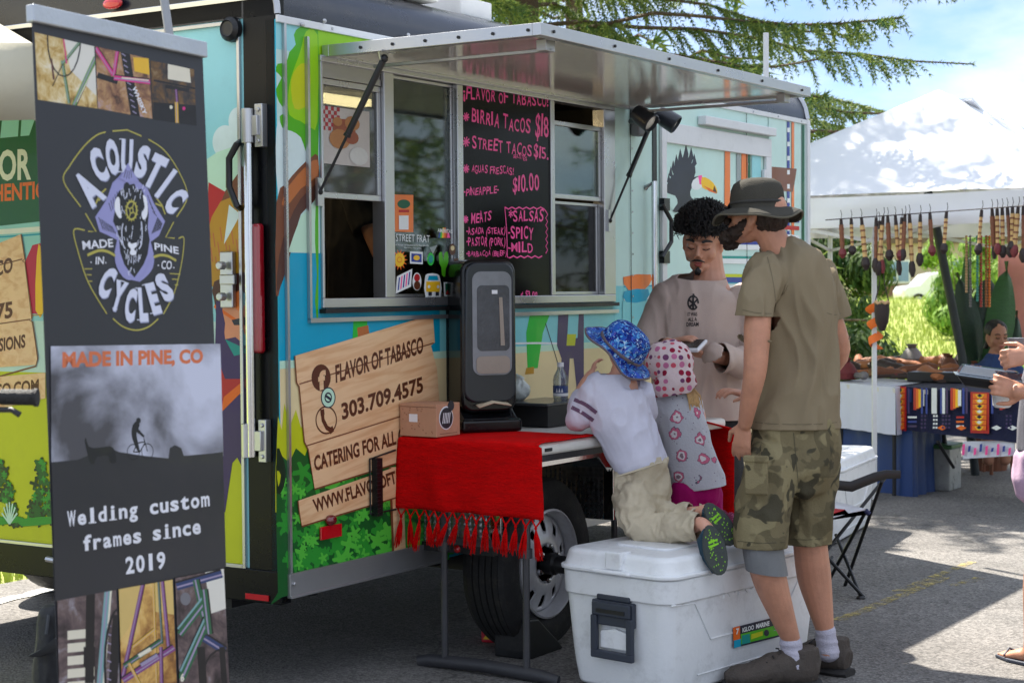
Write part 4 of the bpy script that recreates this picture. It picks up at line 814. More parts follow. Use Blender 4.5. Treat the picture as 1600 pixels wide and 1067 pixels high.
# photo strips: each framed print is a stack of flat shapes, clipped to its quad
def clip(poly_, quad):
    def inside(p, a, b): return (b[0]-a[0])*(p[1]-a[1])-(b[1]-a[1])*(p[0]-a[0]) >= 0
    def isect(p, q, a, b):
        x1, y1, x2, y2 = *p, *q; x3, y3, x4, y4 = *a, *b; d = (x1-x2)*(y3-y4)-(y1-y2)*(x3-x4)
        if abs(d) < 1e-9: return q
        t = ((x1-x3)*(y3-y4)-(y1-y3)*(x3-x4))/d; return (x1+t*(x2-x1), y1+t*(y2-y1))
    out_ = list(poly_)
    for i in range(len(quad)):
        a, b = quad[i], quad[(i+1) % len(quad)]; inp, out_ = out_, []
        for j in range(len(inp)):
            p, q = inp[j-1], inp[j]
            if inside(q, a, b):
                if not inside(p, a, b): out_.append(isect(p, q, a, b))
                out_.append(q)
            elif inside(p, a, b): out_.append(isect(p, q, a, b))
        if not out_: return []
    return out_
def cp(pts, c, quad, up=.5):
    r = clip([(float(a), float(b)) for a, b in pts], quad)
    if len(r) > 2: BP.poly(r, c, up=up)
def cl(a, b, w, c, quad, up=.5):
    dx, dy = b[0]-a[0], b[1]-a[1]; l = math.hypot(dx, dy); nx_, ny_ = -dy/l*w/2, dx/l*w/2
    cp([(a[0]+nx_, a[1]+ny_), (a[0]-nx_, a[1]-ny_), (b[0]-nx_, b[1]-ny_), (b[0]+nx_, b[1]+ny_)], c, quad, up)
    if w > 3.9 and c not in ('ph_dark', 'ph_cream'): cp([(a[0]+nx_*.5, a[1]+ny_*.5), (a[0]+nx_*.1, a[1]+ny_*.1), (b[0]+nx_*.1, b[1]+ny_*.1), (b[0]+nx_*.5, b[1]+ny_*.5)], 'ph_lilac', quad, .1); cp([(a[0]-nx_, a[1]-ny_), (a[0]-nx_*.6, a[1]-ny_*.6), (b[0]-nx_*.6, b[1]-ny_*.6), (b[0]-nx_, b[1]-ny_)], 'ph_dark', quad, .1)
def blobs(quad, cs, n, r, seed):
    random.seed(seed); xs = [p[0] for p in quad]; ys = [p[1] for p in quad]
    for i in range(n):
        x, y = random.uniform(min(xs), max(xs)), random.uniform(min(ys), max(ys)); rr = r*random.uniform(.4, 1.2); a0 = random.random()*6
        k = random.randint(6, 9); cp([(x+rr*random.uniform(.6, 1.2)*math.cos(a0+6.2832*j/k), y+rr*random.uniform(.6, 1.2)*math.sin(a0+6.2832*j/k)) for j in range(k)], random.choice(cs), quad, .12)
q1 = [(54, 51), (147, 73), (152, 170), (59, 156)]; q2 = [(149, 73), (232, 92), (238, 186), (153, 170)]; q3 = [(235, 95), (303, 109), (307, 197), (239, 187)]
bquad(q1, 'bg_straw'); cp([(100, 60), (150, 72), (150, 150), (110, 110)], 'ph_sky', q1); 

def rimq(c, rx, ry, w, col, q, n=20):
    P = [(c[0]+rx*math.cos(6.2832*i/n), c[1]+ry*math.sin(6.2832*i/n)) for i in range(n+1)]
    for a, b in zip(P, P[1:]): cl(a, b, w, col, q, .02)
cl((97, 95), (108, 162), 5, 'ph_green', q1); rimq((100, 60), 26, 60, 2.2, 'ph_dark', q1); cl((125, 66), (98, 100), 5, 'ph_green', q1); cl((150, 90), (116, 165), 8, 'ph_green', q1); cl((99, 60), (104, 100), 2, 'ph_pink', q1); cl((98, 100), (82, 135), 1.5, 'ph_dark', q1); cl((80, 92), (84, 125), 3, 'ph_brick', q1); cl((150, 100), (120, 160), 1.5, 'ph_cream', q1)
bquad(q2, 'bg_rust'); cp([(208, 90), (236, 92), (236, 118), (210, 112)], 'ph_yellow', q2); cl((195, 80), (212, 186), 14, 'ph_dark', q2)
for i in range(12): cl((190+i*1.7, 84+i*9), (196+i*1.7, 88+i*9), 1.6, 'ph_lilac', q2, .05)
cl((150, 75), (178, 118), 7, 'ph_pink', q2); cl((184, 78), (178, 118), 6, 'ph_pink', q2); cl((152, 118), (184, 128), 9, 'ph_dark', q2); cl((178, 121), (236, 128), 9, 'ph_pink', q2); cl((190, 122), (232, 126), 2, 'ph_cream', q2)
BP.n += 1; BP.text('WHISKY', (206, 137), (224, 180), (212, 135), 'pure_white', .03)
bquad(q3, 'bg_dusk'); cp([(262, 100), (296, 108), (298, 130), (262, 124)], 'ph_cream', q3); cp([(256, 104), (304, 110), (305, 160), (262, 150)], 'ph_tan', q3, .0) if False else None
cp([(239, 160), (307, 165), (307, 200), (239, 190)], 'ph_dark', q3); cl((240, 126), (306, 139), 3, 'ph_dark', q3); cl((258, 135), (295, 142), 6, 'ph_dark', q3); cl((275, 140), (277, 162), 4, 'ph_purple', q3); cl((276, 160), (277, 196), 6, 'ph_yellow', q3); cl((266, 168), (268, 196), 3, 'ph_dark', q3); cl((286, 168), (286, 196), 3, 'ph_dark', q3); BP.circ((267, 168), 2.4, 3, 'ph_cream'); BP.circ((287, 170), 2.4, 3, 'ph_pink')
# emblem; (x, y) on the zoomed emblem sheet -> photo
def z(x, y): return (90+x/3.136, 190+y/3.136)
def zl(pts, w, c): BP.line([z(*p) for p in pts], w, c, up=.12)
def zp(pts, c, sm=0, up=.4): BP.poly([z(*p) for p in pts], c, sm, up)
g = 'gold_line'
def sm(pts, m=5): return [tuple(p) for p in cat([(a, b) for a, b in pts], m)]
for pts in ([(112, 418), (28, 292), (60, 215), (130, 120), (190, 68), (235, 52)], [(268, 48), (340, 42), (410, 72)], [(444, 88), (520, 140), (590, 240), (635, 365), (582, 468)], [(135, 450), (188, 540), (148, 538)], [(132, 533), (78, 533), (100, 640), (150, 790), (240, 942)], [(270, 965), (320, 1005), (385, 1022), (445, 1005), (492, 966)], [(517, 943), (570, 840), (605, 700), (618, 575), (592, 573)], [(572, 572), (528, 568), (568, 492)]):
    zl(sm(pts) if len(pts) > 3 else pts, .0032, g)
for pts in ([(145, 655), (200, 633), (245, 638), (288, 662)], [(462, 668), (500, 655), (540, 660), (580, 682)]): zl(sm(pts), .006, g)
for pts in ([(130, 722), (168, 722)], [(140, 750), (165, 752)], [(150, 782), (168, 782)], [(548, 745), (600, 748)], [(560, 772), (592, 774)], [(572, 800), (590, 800)]): zl(pts, .0022, g)
for pts in ([(236, 330), (205, 360), (180, 418)], [(218, 366), (200, 388)], [(482, 375), (510, 410), (526, 455)], [(478, 402), (508, 415)]): zl(pts, .004, g)
zp([(342, 205), (385, 285), (440, 330), (470, 400), (525, 490), (495, 560), (455, 590), (470, 650), (440, 730), (400, 785), (355, 775), (300, 720), (278, 640), (290, 580), (240, 555), (205, 540), (183, 468), (215, 420), (240, 380), (268, 300), (300, 270)], 'lilac')
for i in range(8): zl([(200+i*9, 470+i*6), (222+i*9, 530+i*3)], .0022, 'bison_black'); zl([(460+i*6, 550-i*3), (490+i*3, 470+i*4)], .0022, 'bison_black')
for i in range(5): zl([(322+i*10, 290-abs(i-2)*8), (330+i*7, 250-abs(i-2)*10)], .002, 'bison_black'); zl([(250+i*10, 400-i*14), (262+i*8, 440-i*8)], .002, 'bison_black'); zl([(440+i*6, 360+i*20), (452+i*8, 400+i*16)], .002, 'bison_black')
zp([(340, 295), (352, 310), (375, 305), (385, 335), (410, 330), (425, 365), (440, 400), (445, 460), (440, 520), (450, 580), (440, 650), (420, 700), (400, 730), (375, 765), (350, 735), (325, 700), (305, 640), (300, 580), (290, 530), (270, 490), (280, 430), (285, 370), (300, 340), (320, 330), (325, 305)], 'bison_black')
random.seed(5)
for i in range(130):
    a = random.uniform(0, 6.28); x, y = 362+random.uniform(-75, 75), random.uniform(310, 740); w_ = 75 if y < 560 else 60-(y-560)*.2
    if abs(x-362) > w_ or (abs(x-362) < 40 and 370 < y < 500): continue
    zl([(x, y), (x+random.uniform(-5, 5)+(362-x)*.06, y+random.uniform(10, 26))], .0019, 'lettering_white')
zp([(290, 370), (302, 380), (305, 430), (312, 470), (298, 472), (280, 440), (278, 400)], 'pure_white', 2); zp([(415, 362), (432, 372), (440, 420), (436, 465), (418, 482), (410, 450), (425, 420)], 'pure_white', 2)
for i in range(16): a = i*.3927; zp([(360+27*math.cos(a-.1), 436+48*math.sin(a-.1)), (360+35*math.cos(a), 436+59*math.sin(a)), (360+27*math.cos(a+.1), 436+48*math.sin(a+.1))], g, 0, .05)
BP.ring(z(360, 436), 25/3.136, 44/3.136, .0045, g); BP.ring(z(360, 436), 8/3.136, 13/3.136, .003, g)
for a in (.5, 2.1, 3.6, 5.2): zl([(360+8*math.cos(a), 436+13*math.sin(a)), (360+24*math.cos(a), 436+42*math.sin(a))], .003, g)
zp([(345, 590), (362, 600), (384, 592), (386, 612), (372, 625), (380, 650), (352, 650), (357, 625), (344, 612)], 'pure_white', 2); zp([(352, 636), (384, 636), (378, 654), (358, 654)], 'pure_white', 2)
for i in range(7): zl([(335+i*12, 660+abs(i-3)*-3), (340+i*10, 700-abs(i-3)*8)], .0016, 'lettering_white')
zl(sm([(318, 500), (312, 540), (318, 600), (330, 625)]), .003, 'lettering_white'); zl(sm([(408, 490), (412, 540), (408, 600), (396, 625)]), .003, 'lettering_white')
zp([(286, 662), (310, 725), (358, 765), (350, 778), (318, 762), (288, 715), (278, 670)], 'lilac', 2); zp([(470, 660), (465, 715), (440, 752), (400, 785), (395, 772), (425, 740), (445, 690)], 'lilac', 2)
def letter(ch, c, rot, w, h, bold=.055):
    a = math.radians(rot); rx_, up2 = (math.cos(a), math.sin(a)), (math.sin(a), -math.cos(a))
    for dx, dy, cc, b in ((2.2, 3.2, 'lettering_shadow', bold+.012), (0, 0, 'lettering_white', bold)):
        o = (c[0]-rx_[0]*w/2-up2[0]*h/2+dx, c[1]-rx_[1]*w/2-up2[1]*h/2+dy); BP.n += .8
        put(BP.mb, ch, BP.o(z(*o)), BP.o(z(o[0]+rx_[0]*w, o[1]+rx_[1]*w)), BP.o(z(o[0]+up2[0]*h, o[1]+up2[1]*h)), IX[cc], b)
    for s1 in (-.5, .5):
        if ch in 'IUTYLE': q = (c[0]+up2[0]*h*s1-rx_[0]*(w*.5 if ch in 'ULE' else 0), c[1]+up2[1]*h*s1-rx_[1]*(w*.5 if ch in 'ULE' else 0)); zl([(q[0]-rx_[0]*13, q[1]-rx_[1]*13), (q[0]+rx_[0]*13, q[1]+rx_[1]*13)], .0022, 'lettering_white')
for a in (('A', (145, 325), -38, 92, 165), ('C', (196, 208), -20, 66, 155), ('O', (265, 168), -8, 62, 160), ('U', (337, 168), 2, 56, 160), ('S', (413, 192), 13, 58, 145), ('T', (476, 240), 26, 78, 155), ('I', (530, 300), 36, 22, 150), ('C', (578, 385), 42, 66, 125),
          ('C', (240, 785), 22, 62, 140), ('Y', (296, 850), 16, 62, 140), ('C', (355, 895), 7, 52, 150), ('L', (415, 892), -4, 42, 155), ('E', (465, 862), -16, 46, 145), ('S', (518, 808), -26, 58, 130)): letter(*a)
zp([(342, 205), (370, 255), (395, 292), (340, 300), (300, 280), (315, 255)], 'lilac')
for i in range(4): zl([(322+i*12, 285-abs(i-1.5)*6), (332+i*8, 245-abs(i-1.5)*6)], .002, 'bison_black')
BP.n += 1
BP.text('MADE', z(120, 627), z(270, 614), z(116, 585), 'pure_white', .02); BP.text('PINE', z(472, 628), z(590, 650), z(470, 592), 'pure_white', .02); BP.text('IN', z(182, 700), z(222, 698), z(184, 662), 'pure_white', .015); BP.text('CO', z(504, 722), z(555, 724), z(506, 680), 'pure_white', .015)
for x, y in ((160, 690), (232, 692), (490, 705), (565, 716)): BP.circ(z(x, y), .9, 1.2, 'pure_white')
# black-and-white picture with clouds and rider
skyb = mat('monochrome_clouds', (140, 144, 162), .42, bump=0, var=0); tt, bb_ = tree_of(skyb); tc = tt.nodes.new('ShaderNodeTexCoord'); nn_ = tt.nodes.new('ShaderNodeTexNoise'); nn_.inputs['Scale'].default_value = 4.2; nn_.inputs['Detail'].default_value = 7; nn_.inputs['Distortion'].default_value = .35; tt.links.new(tc.outputs['Object'], nn_.inputs['Vector']); cr2 = tt.nodes.new('ShaderNodeValToRGB'); cr2.color_ramp.elements[0].position = .36; cr2.color_ramp.elements[0].color = (*lin((70, 70, 78)), 1); cr2.color_ramp.elements[1].position = .60; cr2.color_ramp.elements[1].color = (*lin((196, 200, 220)), 1); tt.links.new(nn_.outputs[0], cr2.inputs[0]); tt.links.new(cr2.outputs[0], bb_.inputs['Base Color'])
BM.append(skyb); IX['sky_bw'] = len(BM)-1
BP.poly([(78, 541), (343, 537), (348, 712), (79, 728)], 'sky_bw')
BP.poly([(79, 728), (79, 722), (120, 718), (135, 712), (140, 700), (165, 698), (185, 706), (225, 712), (262, 716), (264, 700), (272, 695), (282, 700), (286, 712), (330, 708), (347, 706), (352, 885), (85, 940)], 'charcoal2')
BP.n += 1; bk = 'bison_black'
BP.ring((207, 706), 9.5, 12, .0022, bk); BP.ring((229, 705), 9, 12, .0022, bk)
for a, b in (((207, 706), (213, 692)), ((213, 692), (225, 690)), ((225, 690), (229, 705)), ((213, 692), (217, 706)), ((217, 706), (225, 692)), ((207, 706), (217, 706)), ((225, 690), (223, 684))): BP.line([a, b], .003, bk, up=.1)
BP.poly([(206, 664), (213, 657), (217, 664), (215, 670), (224, 680), (222, 683), (212, 675), (214, 690), (217, 704), (213, 704), (207, 690), (204, 678)], bk, 2); BP.circ((215, 657), 3.6, 4.6, bk)
BP.poly([(133, 684), (137, 697), (150, 700), (170, 697), (178, 704), (180, 722), (170, 722), (168, 712), (150, 714), (146, 724), (140, 724), (136, 712), (131, 690)], bk, 2)
BP.text('MADE IN PINE, CO', (96, 573), (316, 566), (96, 550), 'rust', .045)
# typewriter lines
def typed(t, a, b, h):
    n = len(t)
    for i, ch in enumerate(t):
        if ch == ' ': continue
        f0, f1 = (i+.08)/n, (i+.9)/n; w_ = f1-f0
        if ch in 'il1': f0, f1 = f0+w_*.28, f1-w_*.28
        p = (a[0]+(b[0]-a[0])*f0, a[1]+(b[1]-a[1])*f0); q = (a[0]+(b[0]-a[0])*f1, a[1]+(b[1]-a[1])*f1); BP.n += .02
        if ch == 'g': p, q = (p[0], p[1]), (q[0], q[1])
        put(BP.mb, ch, BP.o(p), BP.o(q), BP.o((p[0]-1, p[1]-h)), IX['pure_white'], .03)
        if ch in 'il': BP.line([(p[0]-3, p[1]), (q[0]+3, q[1])], .0026, 'pure_white', up=.01)
BP.n += 1; typed('Welding custom', (103, 822), (328, 789), 24); typed('frames since', (128, 860), (314, 832), 24); typed('2019', (194, 896), (259, 886), 26)
# bottom strip
q4 = [(88, 938), (180, 921), (187, 1110), (92, 1130)]; q5 = [(184, 920), (268, 905), (276, 1100), (190, 1118)]; q6 = [(272, 903), (348, 888), (358, 1090), (280, 1106)]
bquad(q4, 'bg_shed')
for k in range(5): cp([(104, 985+k*20), (146, 981+k*20), (146, 995+k*20), (104, 999+k*20)], 'ph_cream', q4)
cl((140, 925), (138, 1067), 14, 'ph_dark', q4); cl((138, 1010), (138, 1040), 18, 'ph_dark', q4); cl((168, 920), (152, 1110), 12, 'ph_teal', q4); cl((172, 920), (157, 1110), 3, 'ph_cream', q4); cl((182, 960), (172, 1110), 14, 'ph_dark', q4)
for i in range(9): cl((166, 975+i*14), (172, 978+i*14), 2, 'ph_lilac', q4, .05)
bquad(q5, 'bg_wood'); cp([(184, 918), (225, 912), (200, 980), (186, 1000)], 'ph_straw', q5); cp([(235, 908), (272, 902), (272, 960), (240, 955)], 'ph_straw', q5)
cl((222, 912), (190, 1060), 7, 'ph_purple', q5); cl((238, 908), (244, 1090), 4, 'ph_yellow', q5); cl((246, 906), (252, 1005), 4, 'ph_forest', q5); cl((252, 905), (262, 1010), 6, 'ph_purple', q5); cl((205, 1010), (240, 982), 5, 'ph_yellow', q5); cl((192, 1040), (250, 1000), 9, 'ph_forest', q5); cl((190, 1062), (270, 1010), 11, 'ph_purple', q5); cl((250, 1010), (252, 1110), 6, 'ph_purple', q5); cl((200, 1035), (226, 1085), 5, 'ph_yellow', q5); cl((215, 1024), (234, 1013), 6, 'ph_cream', q5); cl((218, 1038), (244, 1022), 7, 'ph_lilac', q5)
bquad(q6, 'bg_shed'); cp([(318, 890), (352, 885), (352, 950), (328, 958)], 'ph_sky', q6); cl((274, 915), (345, 895), 14, 'ph_navy', q6); cl((305, 905), (318, 965), 12, 'ph_forest', q6)
cl((278, 990), (318, 938), 13, 'ph_forest', q6); cl((280, 1060), (322, 965), 15, 'ph_forest', q6); cl((276, 982), (314, 934), 3, 'ph_teal', q6); cl((280, 1048), (318, 966), 3, 'ph_teal', q6); cl((318, 920), (326, 990), 12, 'ph_forest', q6); cl((318, 995), (350, 1015), 14, 'ph_navy', q6); rimq((345, 1060), 30, 46, 3, 'ph_dark', q6); rimq((184, 1040), 22, 90, 3.5, 'ph_dark', q4); cl((312, 1010), (318, 1110), 12, 'ph_dark', q6); cl((345, 1010), (352, 1110), 9, 'ph_dark', q6); BP.circ((288, 935), 8, 10, 'ph_grey'); BP.text('6', (280, 1064), (286, 1063), (280, 1052), 'ph_cream', .04)
BP.mb.build('banner_print', BM, BT, fix=False)
IX.clear(); IX.update(IX_side)
# ================================================================ TABLE WITH RED CLOTH
red = mat('red_cloth', (214, 8, 10), .95, var=.22, vs=14, bump=1.0, bs=90, aniso=(.6, .6, 5), spec=.1)
def onh(px, py, z_): return G(px, py, z_)
tw = lambda u, w, z_=0: TW(u, w, z_)
# table frame: x along its length, y across towards the camera side negative
A_ = TW(.68, .65, 0); B_ = TW(2.12, .70, 0); tdir = (B_-A_).normalized(); trot = math.atan2(tdir.y, tdir.x); TL, TD, TH = 1.46, .63, .895
TB_ = thing('folding_table', 'white topped folding table with grey legs standing against the trailer', 'table', A_, trot)
Tb_inv = (Matrix.Translation(A_) @ Matrix.Rotation(trot, 4, 'Z')).inverted()
wtop = mat('table_plastic', (214, 212, 206), .45, var=.05, vs=12, bump=.1, bs=120, dirt=.15); grey_leg = mat('table_leg_grey', (66, 66, 70), .4, metal=.3, var=.15, dirt=.2)
mb = MB(); mb.box((0, 0, TH-.045), (TL, TD, TH)); mb.build('table_top', wtop, TB_, bevel=.018, seg=3)
mb = MB(); mb.box((.06, .05, TH-.075), (TL-.06, .075, TH-.046)); mb.box((.06, TD-.075, TH-.075), (TL-.06, TD-.05, TH-.046)); mb.build('apron_rail', grey_leg, TB_)
for x in (.08, TL-.12):
    for y in (.12, TD-.13):
        mb = MB(); mb.tube([(x, y, .03), (x, y, .50)], .014, 10); mb.tube([(x, y, .46), (x, y, TH-.05)], .018, 10); mb.lathe([(.024, 0), (.024, .035)], (x, y, .46), n=12); mb.build('leg', grey_leg, TB_, smooth=True)
    mb = MB(); mb.bar((x, .12, .50), (x, TD-.13, .50), .018, .028); mb.build('cross_bar', grey_leg, TB_)
    mb = MB(); mb.tube([(x, -.02, .012), (x, .06, .026), (x, TD/2, .034), (x, TD-.06, .026), (x, TD, .012)], [(.026, .012), (.026, .02), (.026, .022), (.026, .02), (.026, .012)], 12, ref=V((1, 0, 0))); mb.build('foot_bar', mat('foot_grey', (48, 48, 52), .5), TB_, smooth=True)
mb = MB(); mb.box((.03, -.004, TH-.03), (.075, .001, TH-.018)); mb.build('latch_slot', blk, TB_)
# cloth: drape over the near short end
CLT = thing('red_table_runner', 'red woven cloth with knotted fringe hanging over the short end of the table', 'tablecloth', A_, trot)
def clothz(x, y): return TH+.004+.002*noise.noise(V((x*9, y*9, 0)))
nx, ny = 40, 44; vs = []; W0, W1 = -.02, TD+.01; DROP = .275
for i in range(nx+1):
    for j in range(ny+1):
        y = W0+(W1-W0)*j/ny; s_ = i/nx*(DROP+.42)      # s: down the drop, then over the edge and along the top
        if s_ < DROP: x = -.024-.007*math.sin(y*31+1)*(1-s_/DROP)-.022*(1-s_/DROP)*noise.noise(V((y*5, 3, 0)))-.006*noise.noise(V((y*14, s_*9, 2))); zz_ = TH-DROP+s_+.004
        else:
            t_ = s_-DROP; x = -.022+t_; zz_ = clothz(x, y)
            if t_ < .03: zz_ -= (.03-t_)*.25
        yy_ = y
        if j == 0 and s_ >= DROP: yy_ = y+.03+.1*(s_-DROP)
        vs.append((x, yy_ if s_ >= DROP else y+(.5-j/ny)*-.02*(1-s_/DROP), zz_))
mb = MB(); mb.add(vs, [(i*(ny+1)+j, (i+1)*(ny+1)+j, (i+1)*(ny+1)+j+1, i*(ny+1)+j+1) for i in range(nx) for j in range(ny)]); o_ = mb.build('woven_panel', red, CLT, smooth=True, angle=None); s_ = o_.modifiers.new('s', 'SOLIDIFY'); s_.thickness = .003
random.seed(21); nt_ = 15
for k in range(nt_):
    y = W0+.02+(W1-W0-.04)*k/(nt_-1); z0 = TH-DROP; mb = MB(); x0 = -.028; dy = random.uniform(-.03, .03); ln = random.uniform(.085, .115); dx = random.uniform(-.025, .0)
    for s in (-1, 1): mb.tube([(x0, y+s*.020, z0+.004), (x0-.003, y+s*.010, z0-.012), (x0-.004, y, z0-.024)], .0032, 5)
    mb.ell((x0-.005, y, z0-.027), (.006, .006, .008), n=8)
    for i in range(22):
        a = random.uniform(-1, 1); b = random.uniform(-1, 1); l = ln*random.uniform(.8, 1.1)
        mb.tube([(x0-.004, y, z0-.03), (x0-.006+dx*.3+b*.006, y+dy*.3+a*.010, z0-.03-l*.35), (x0-.006+dx*.7+b*.008, y+dy*.7+a*.014, z0-.03-l*.7), (x0-.006+dx+b*.009, y+dy+a*.018, z0-.03-l)], [.0018, .0021, .0019, .0009], 4)
    mb.build('tassel', red, CLT, smooth=True)
CL2 = thing('red_cloth_end', 'red cloth hanging down beyond the far end of the folding table behind the girl', 'tablecloth', A_, trot)
mb = MB(); vs = []; 
for i in range(13):
    for j in range(13):
        y = -.03+.5*j/12; s = i/12*.62; x = TL+.012+.012*math.sin(y*30)*s; vs.append((x if i else TL-.25, y, TH+.005-(s if i else 0)))
mb.add(vs, [(i*13+j, (i+1)*13+j, (i+1)*13+j+1, i*13+j+1) for i in range(12) for j in range(12)]); o_ = mb.build('cloth_drop', red, CL2, smooth=True); o_.modifiers.new('s', 'SOLIDIFY').thickness = .003
# cardboard box
def tb(px, py, dz=0): return Tb_inv @ G(px, py, TH+dz)
p = tb(625, 670); q = tb(690, 668)
BX = thing('cardboard_box', 'small brown cardboard box with white label at the corner of the red cloth', 'box', Tb_inv.inverted() @ V((-.012, .462, TH+.006)), trot)
card = mat('cardboard', (186, 138, 108), .85, var=.1, vs=14, bump=.15, bs=90, dirt=.1)
mb = MB(); mb.box((0, 0, 0), (.15, .175, .125)); mb.build('carton', card, BX, bevel=.002)
mb = MB(); mb.box((-.0012, .09, .055), (-.0004, .13, .085)); mb.build('paper_label', mat('label_white', (226, 222, 224), .6), BX)
mb = MB(); mb.box((-.001, .0, .112), (0, .175, .114)); mb.build('fold_line', mat('fold_brown', (120, 84, 64), .8), BX); mb = MB(); mb.box((.02, -.001, .01), (.13, -.0004, .012)); mb.build('fold_line', mat('fold_brown', (120, 84, 64), .8), BX)
mb = MB(); random.seed(2)
for i in range(26): y, z_ = random.uniform(.01, .165), random.uniform(.01, .105); mb.box((-.0009, y, z_), (-.0005, y+.006, z_+.005))
mb.build('printed_dots', mat('dot_brown', (160, 112, 86), .8), BX)
mb = MB(); mb.lathe([(.045, 0), (.045, .001)], (.06, -.0005, .07), (0, -1, 0), 20); mb.build('round_sticker', mat('st_white', (225, 225, 228), .4), BX)
mb = MB(); mb.lathe([(.040, 0), (.040, .001)], (.06, -.0018, .07), (0, -1, 0), 20); mb.lathe([(.02, 0), (.02, .001)], (.09, -.0018, .115), (0, -1, 0), 12); mb.k = 1
for k in range(5): mb.bar((.035+k*.01, -.0034, .05), (.043+k*.01, -.0034, .09), .0006, .004)
mb.build('sticker_emblem', [mat('st_dark', (40, 40, 48), .4), MATS['st_white']], BX)
# napkin dispenser
pb = Tb_inv.inverted() @ V((.20, .17, TH+.006)); 
ND = thing('napkin_dispenser', 'tall black napkin dispenser with clear smoked window', 'dispenser', TW(1.02, .20, TH+.006), math.radians(20))
dbl = mat('dispenser_black', (14, 16, 19), .18, var=.1, vs=8, bump=.03, dirt=.06, spec=.4); dgr = mat('dispenser_face', (34, 39, 46), .2, var=.08, bump=.02)
sc_ = ND.location.y/FPX; s = sc_
HW = 46*s; HT = 268*s; DP = .21
def rrect(w, h, r, n=6, cx=0, cy=0):
    P = []
    for (sx, sy, a0) in ((1, 1, 0), (-1, 1, 90), (-1, -1, 180), (1, -1, 270)):
        for i in range(n+1):
            a = math.radians(a0+90*i/n); P.append((cx+sx*(w-r)+r*math.cos(a), cy+sy*(h-r)+r*math.sin(a)))
    return P
def slab(mb, w0, w1, z0, z1, r, y0, y1, k=None):
    P = [(x*(w0+(w1-w0)*((z_-z0)/(z1-z0)))/max(w0, w1), y0, z_) for x, z_ in rrect(max(w0, w1), (z1-z0)/2, r, cy=(z0+z1)/2)]; mb.prism(P, (0, y1-y0, 0), k)
mb = MB(); slab(mb, HW*1.0, HW*.98, .11*HT, HT, .05, -.02, DP); mb.build('body', dbl, ND, smooth=True, bevel=.014, seg=3)
mb = MB(); slab(mb, HW*1.0, HW*.98, .0, .30*HT, .008, .05, DP-.004); mb.build('back_column', dbl, ND, bevel=.01)
mb = MB(); mb.box((-HW*1.08, -.055, .0), (HW*1.08, DP, .05)); mb.prism([(-HW, -.04, .05), (HW, -.04, .05), (HW, .11, .13), (-HW, .11, .13)], (0, .02, -.05)); mb.build('base', dbl, ND, bevel=.012, seg=3)
mb = MB(); slab(mb, HW*.94, HW*.86, .17*HT, .985*HT, .05, -.036, -.019); mb.build('front_shell', dgr, ND, smooth=True, bevel=.008, seg=3)
mb = MB(); P = [(x, -.039, z_) for x, z_ in rrect(HW*.70, .30*HT, .035, cy=.63*HT, cx=HW*.06)]; mb.prism(P, (0, .004, 0)); mb.build('window', mat('smoked_window', (128, 130, 136), .08, var=.25, vs=7, bump=.02, spec=.6), ND)
mb = MB(); P = [(x, -.0405, z_) for x, z_ in rrect(HW*.58, .19*HT, .02, cy=.66*HT, cx=HW*.10)]; mb.prism(P, (0, .001, 0)); mb.build('dark_cavity', mat('cavity', (66, 68, 74), .12, var=.4, vs=12), ND)
mb = MB(); P = [(x, -.042, z_) for x, z_ in rrect(HW*.60, .050*HT, .02, cy=.39*HT, cx=HW*.08)]; mb.prism(P, (0, .001, 0)); mb.prism([(HW*.35, -.043, .5*HT), (HW*.5, -.043, .5*HT), (HW*.42, -.043, .78*HT), (HW*.30, -.043, .78*HT)], (0, .001, 0)); mb.build('napkin_stack', mat('napkin_brown', (150, 138, 126), .5), ND)
mb = MB(); mb.add([(-.06, -.07, .10), (.07, -.08, .105), (.075, .02, .12), (-.055, .03, .115), (.0, -.075, .118), (.01, .02, .13)], [(0, 4, 5, 3), (4, 1, 2, 5)]); o_ = mb.build('napkin', mat('napkin_paper', (196, 178, 152), .9), ND, smooth=True); o_.modifiers.new('s', 'SOLIDIFY').thickness = .004
mb = MB(); mb.box((HW*.05, -.0415, .80*HT), (HW*.25, -.0405, .822*HT)); mb.build('maker_mark', mat('st_white'), ND)
# black bins beside the dispenser
def obj_on_table(name, label, cat_, px, py, dz=.0, z_=None): return thing(name, label, cat_, px, trot)
o1 = obj_on_table('condiment_bin', 'black plastic condiment bin on the table behind the boy in the blue hat', 'bin', TW(1.46, .20, TH+.004), 0); mb = MB(); pts = []
w_, d_2, h_ = .17, .12, .085
mb.prism([(-w_*.9, -d_2*.9, 0), (w_*.9, -d_2*.9, 0), (w_*.9, d_2*.9, 0), (-w_*.9, d_2*.9, 0)], (0, 0, .004)); 
for a, b in (((-w_, -d_2), (w_, -d_2)), ((w_, -d_2), (w_, d_2)), ((w_, d_2), (-w_, d_2)), ((-w_, d_2), (-w_, -d_2))):
    mb.add([(a[0]*.9, a[1]*.9, 0), (b[0]*.9, b[1]*.9, 0), (*b, h_), (*a, h_), (a[0]*.87, a[1]*.87, .0), (b[0]*.87, b[1]*.87, .0), (b[0]*.96, b[1]*.96, h_), (a[0]*.96, a[1]*.96, h_)], [(0, 1, 2, 3), (4, 7, 6, 5), (3, 2, 6, 7)])
mb.build('tub', blk, o1, bevel=.003); mb = MB(); mb.box((-w_*1.02, -d_2*1.02, h_), (w_*1.02, d_2*1.02, h_+.012)); mb.build('lid', mat('smoke_lid', (60, 62, 64), .2), o1, bevel=.004)
o2 = thing('water_bottle', 'small water bottle with blue and white label', 'bottle', o1.location+V((.06, .0, h_+.013)), 0)
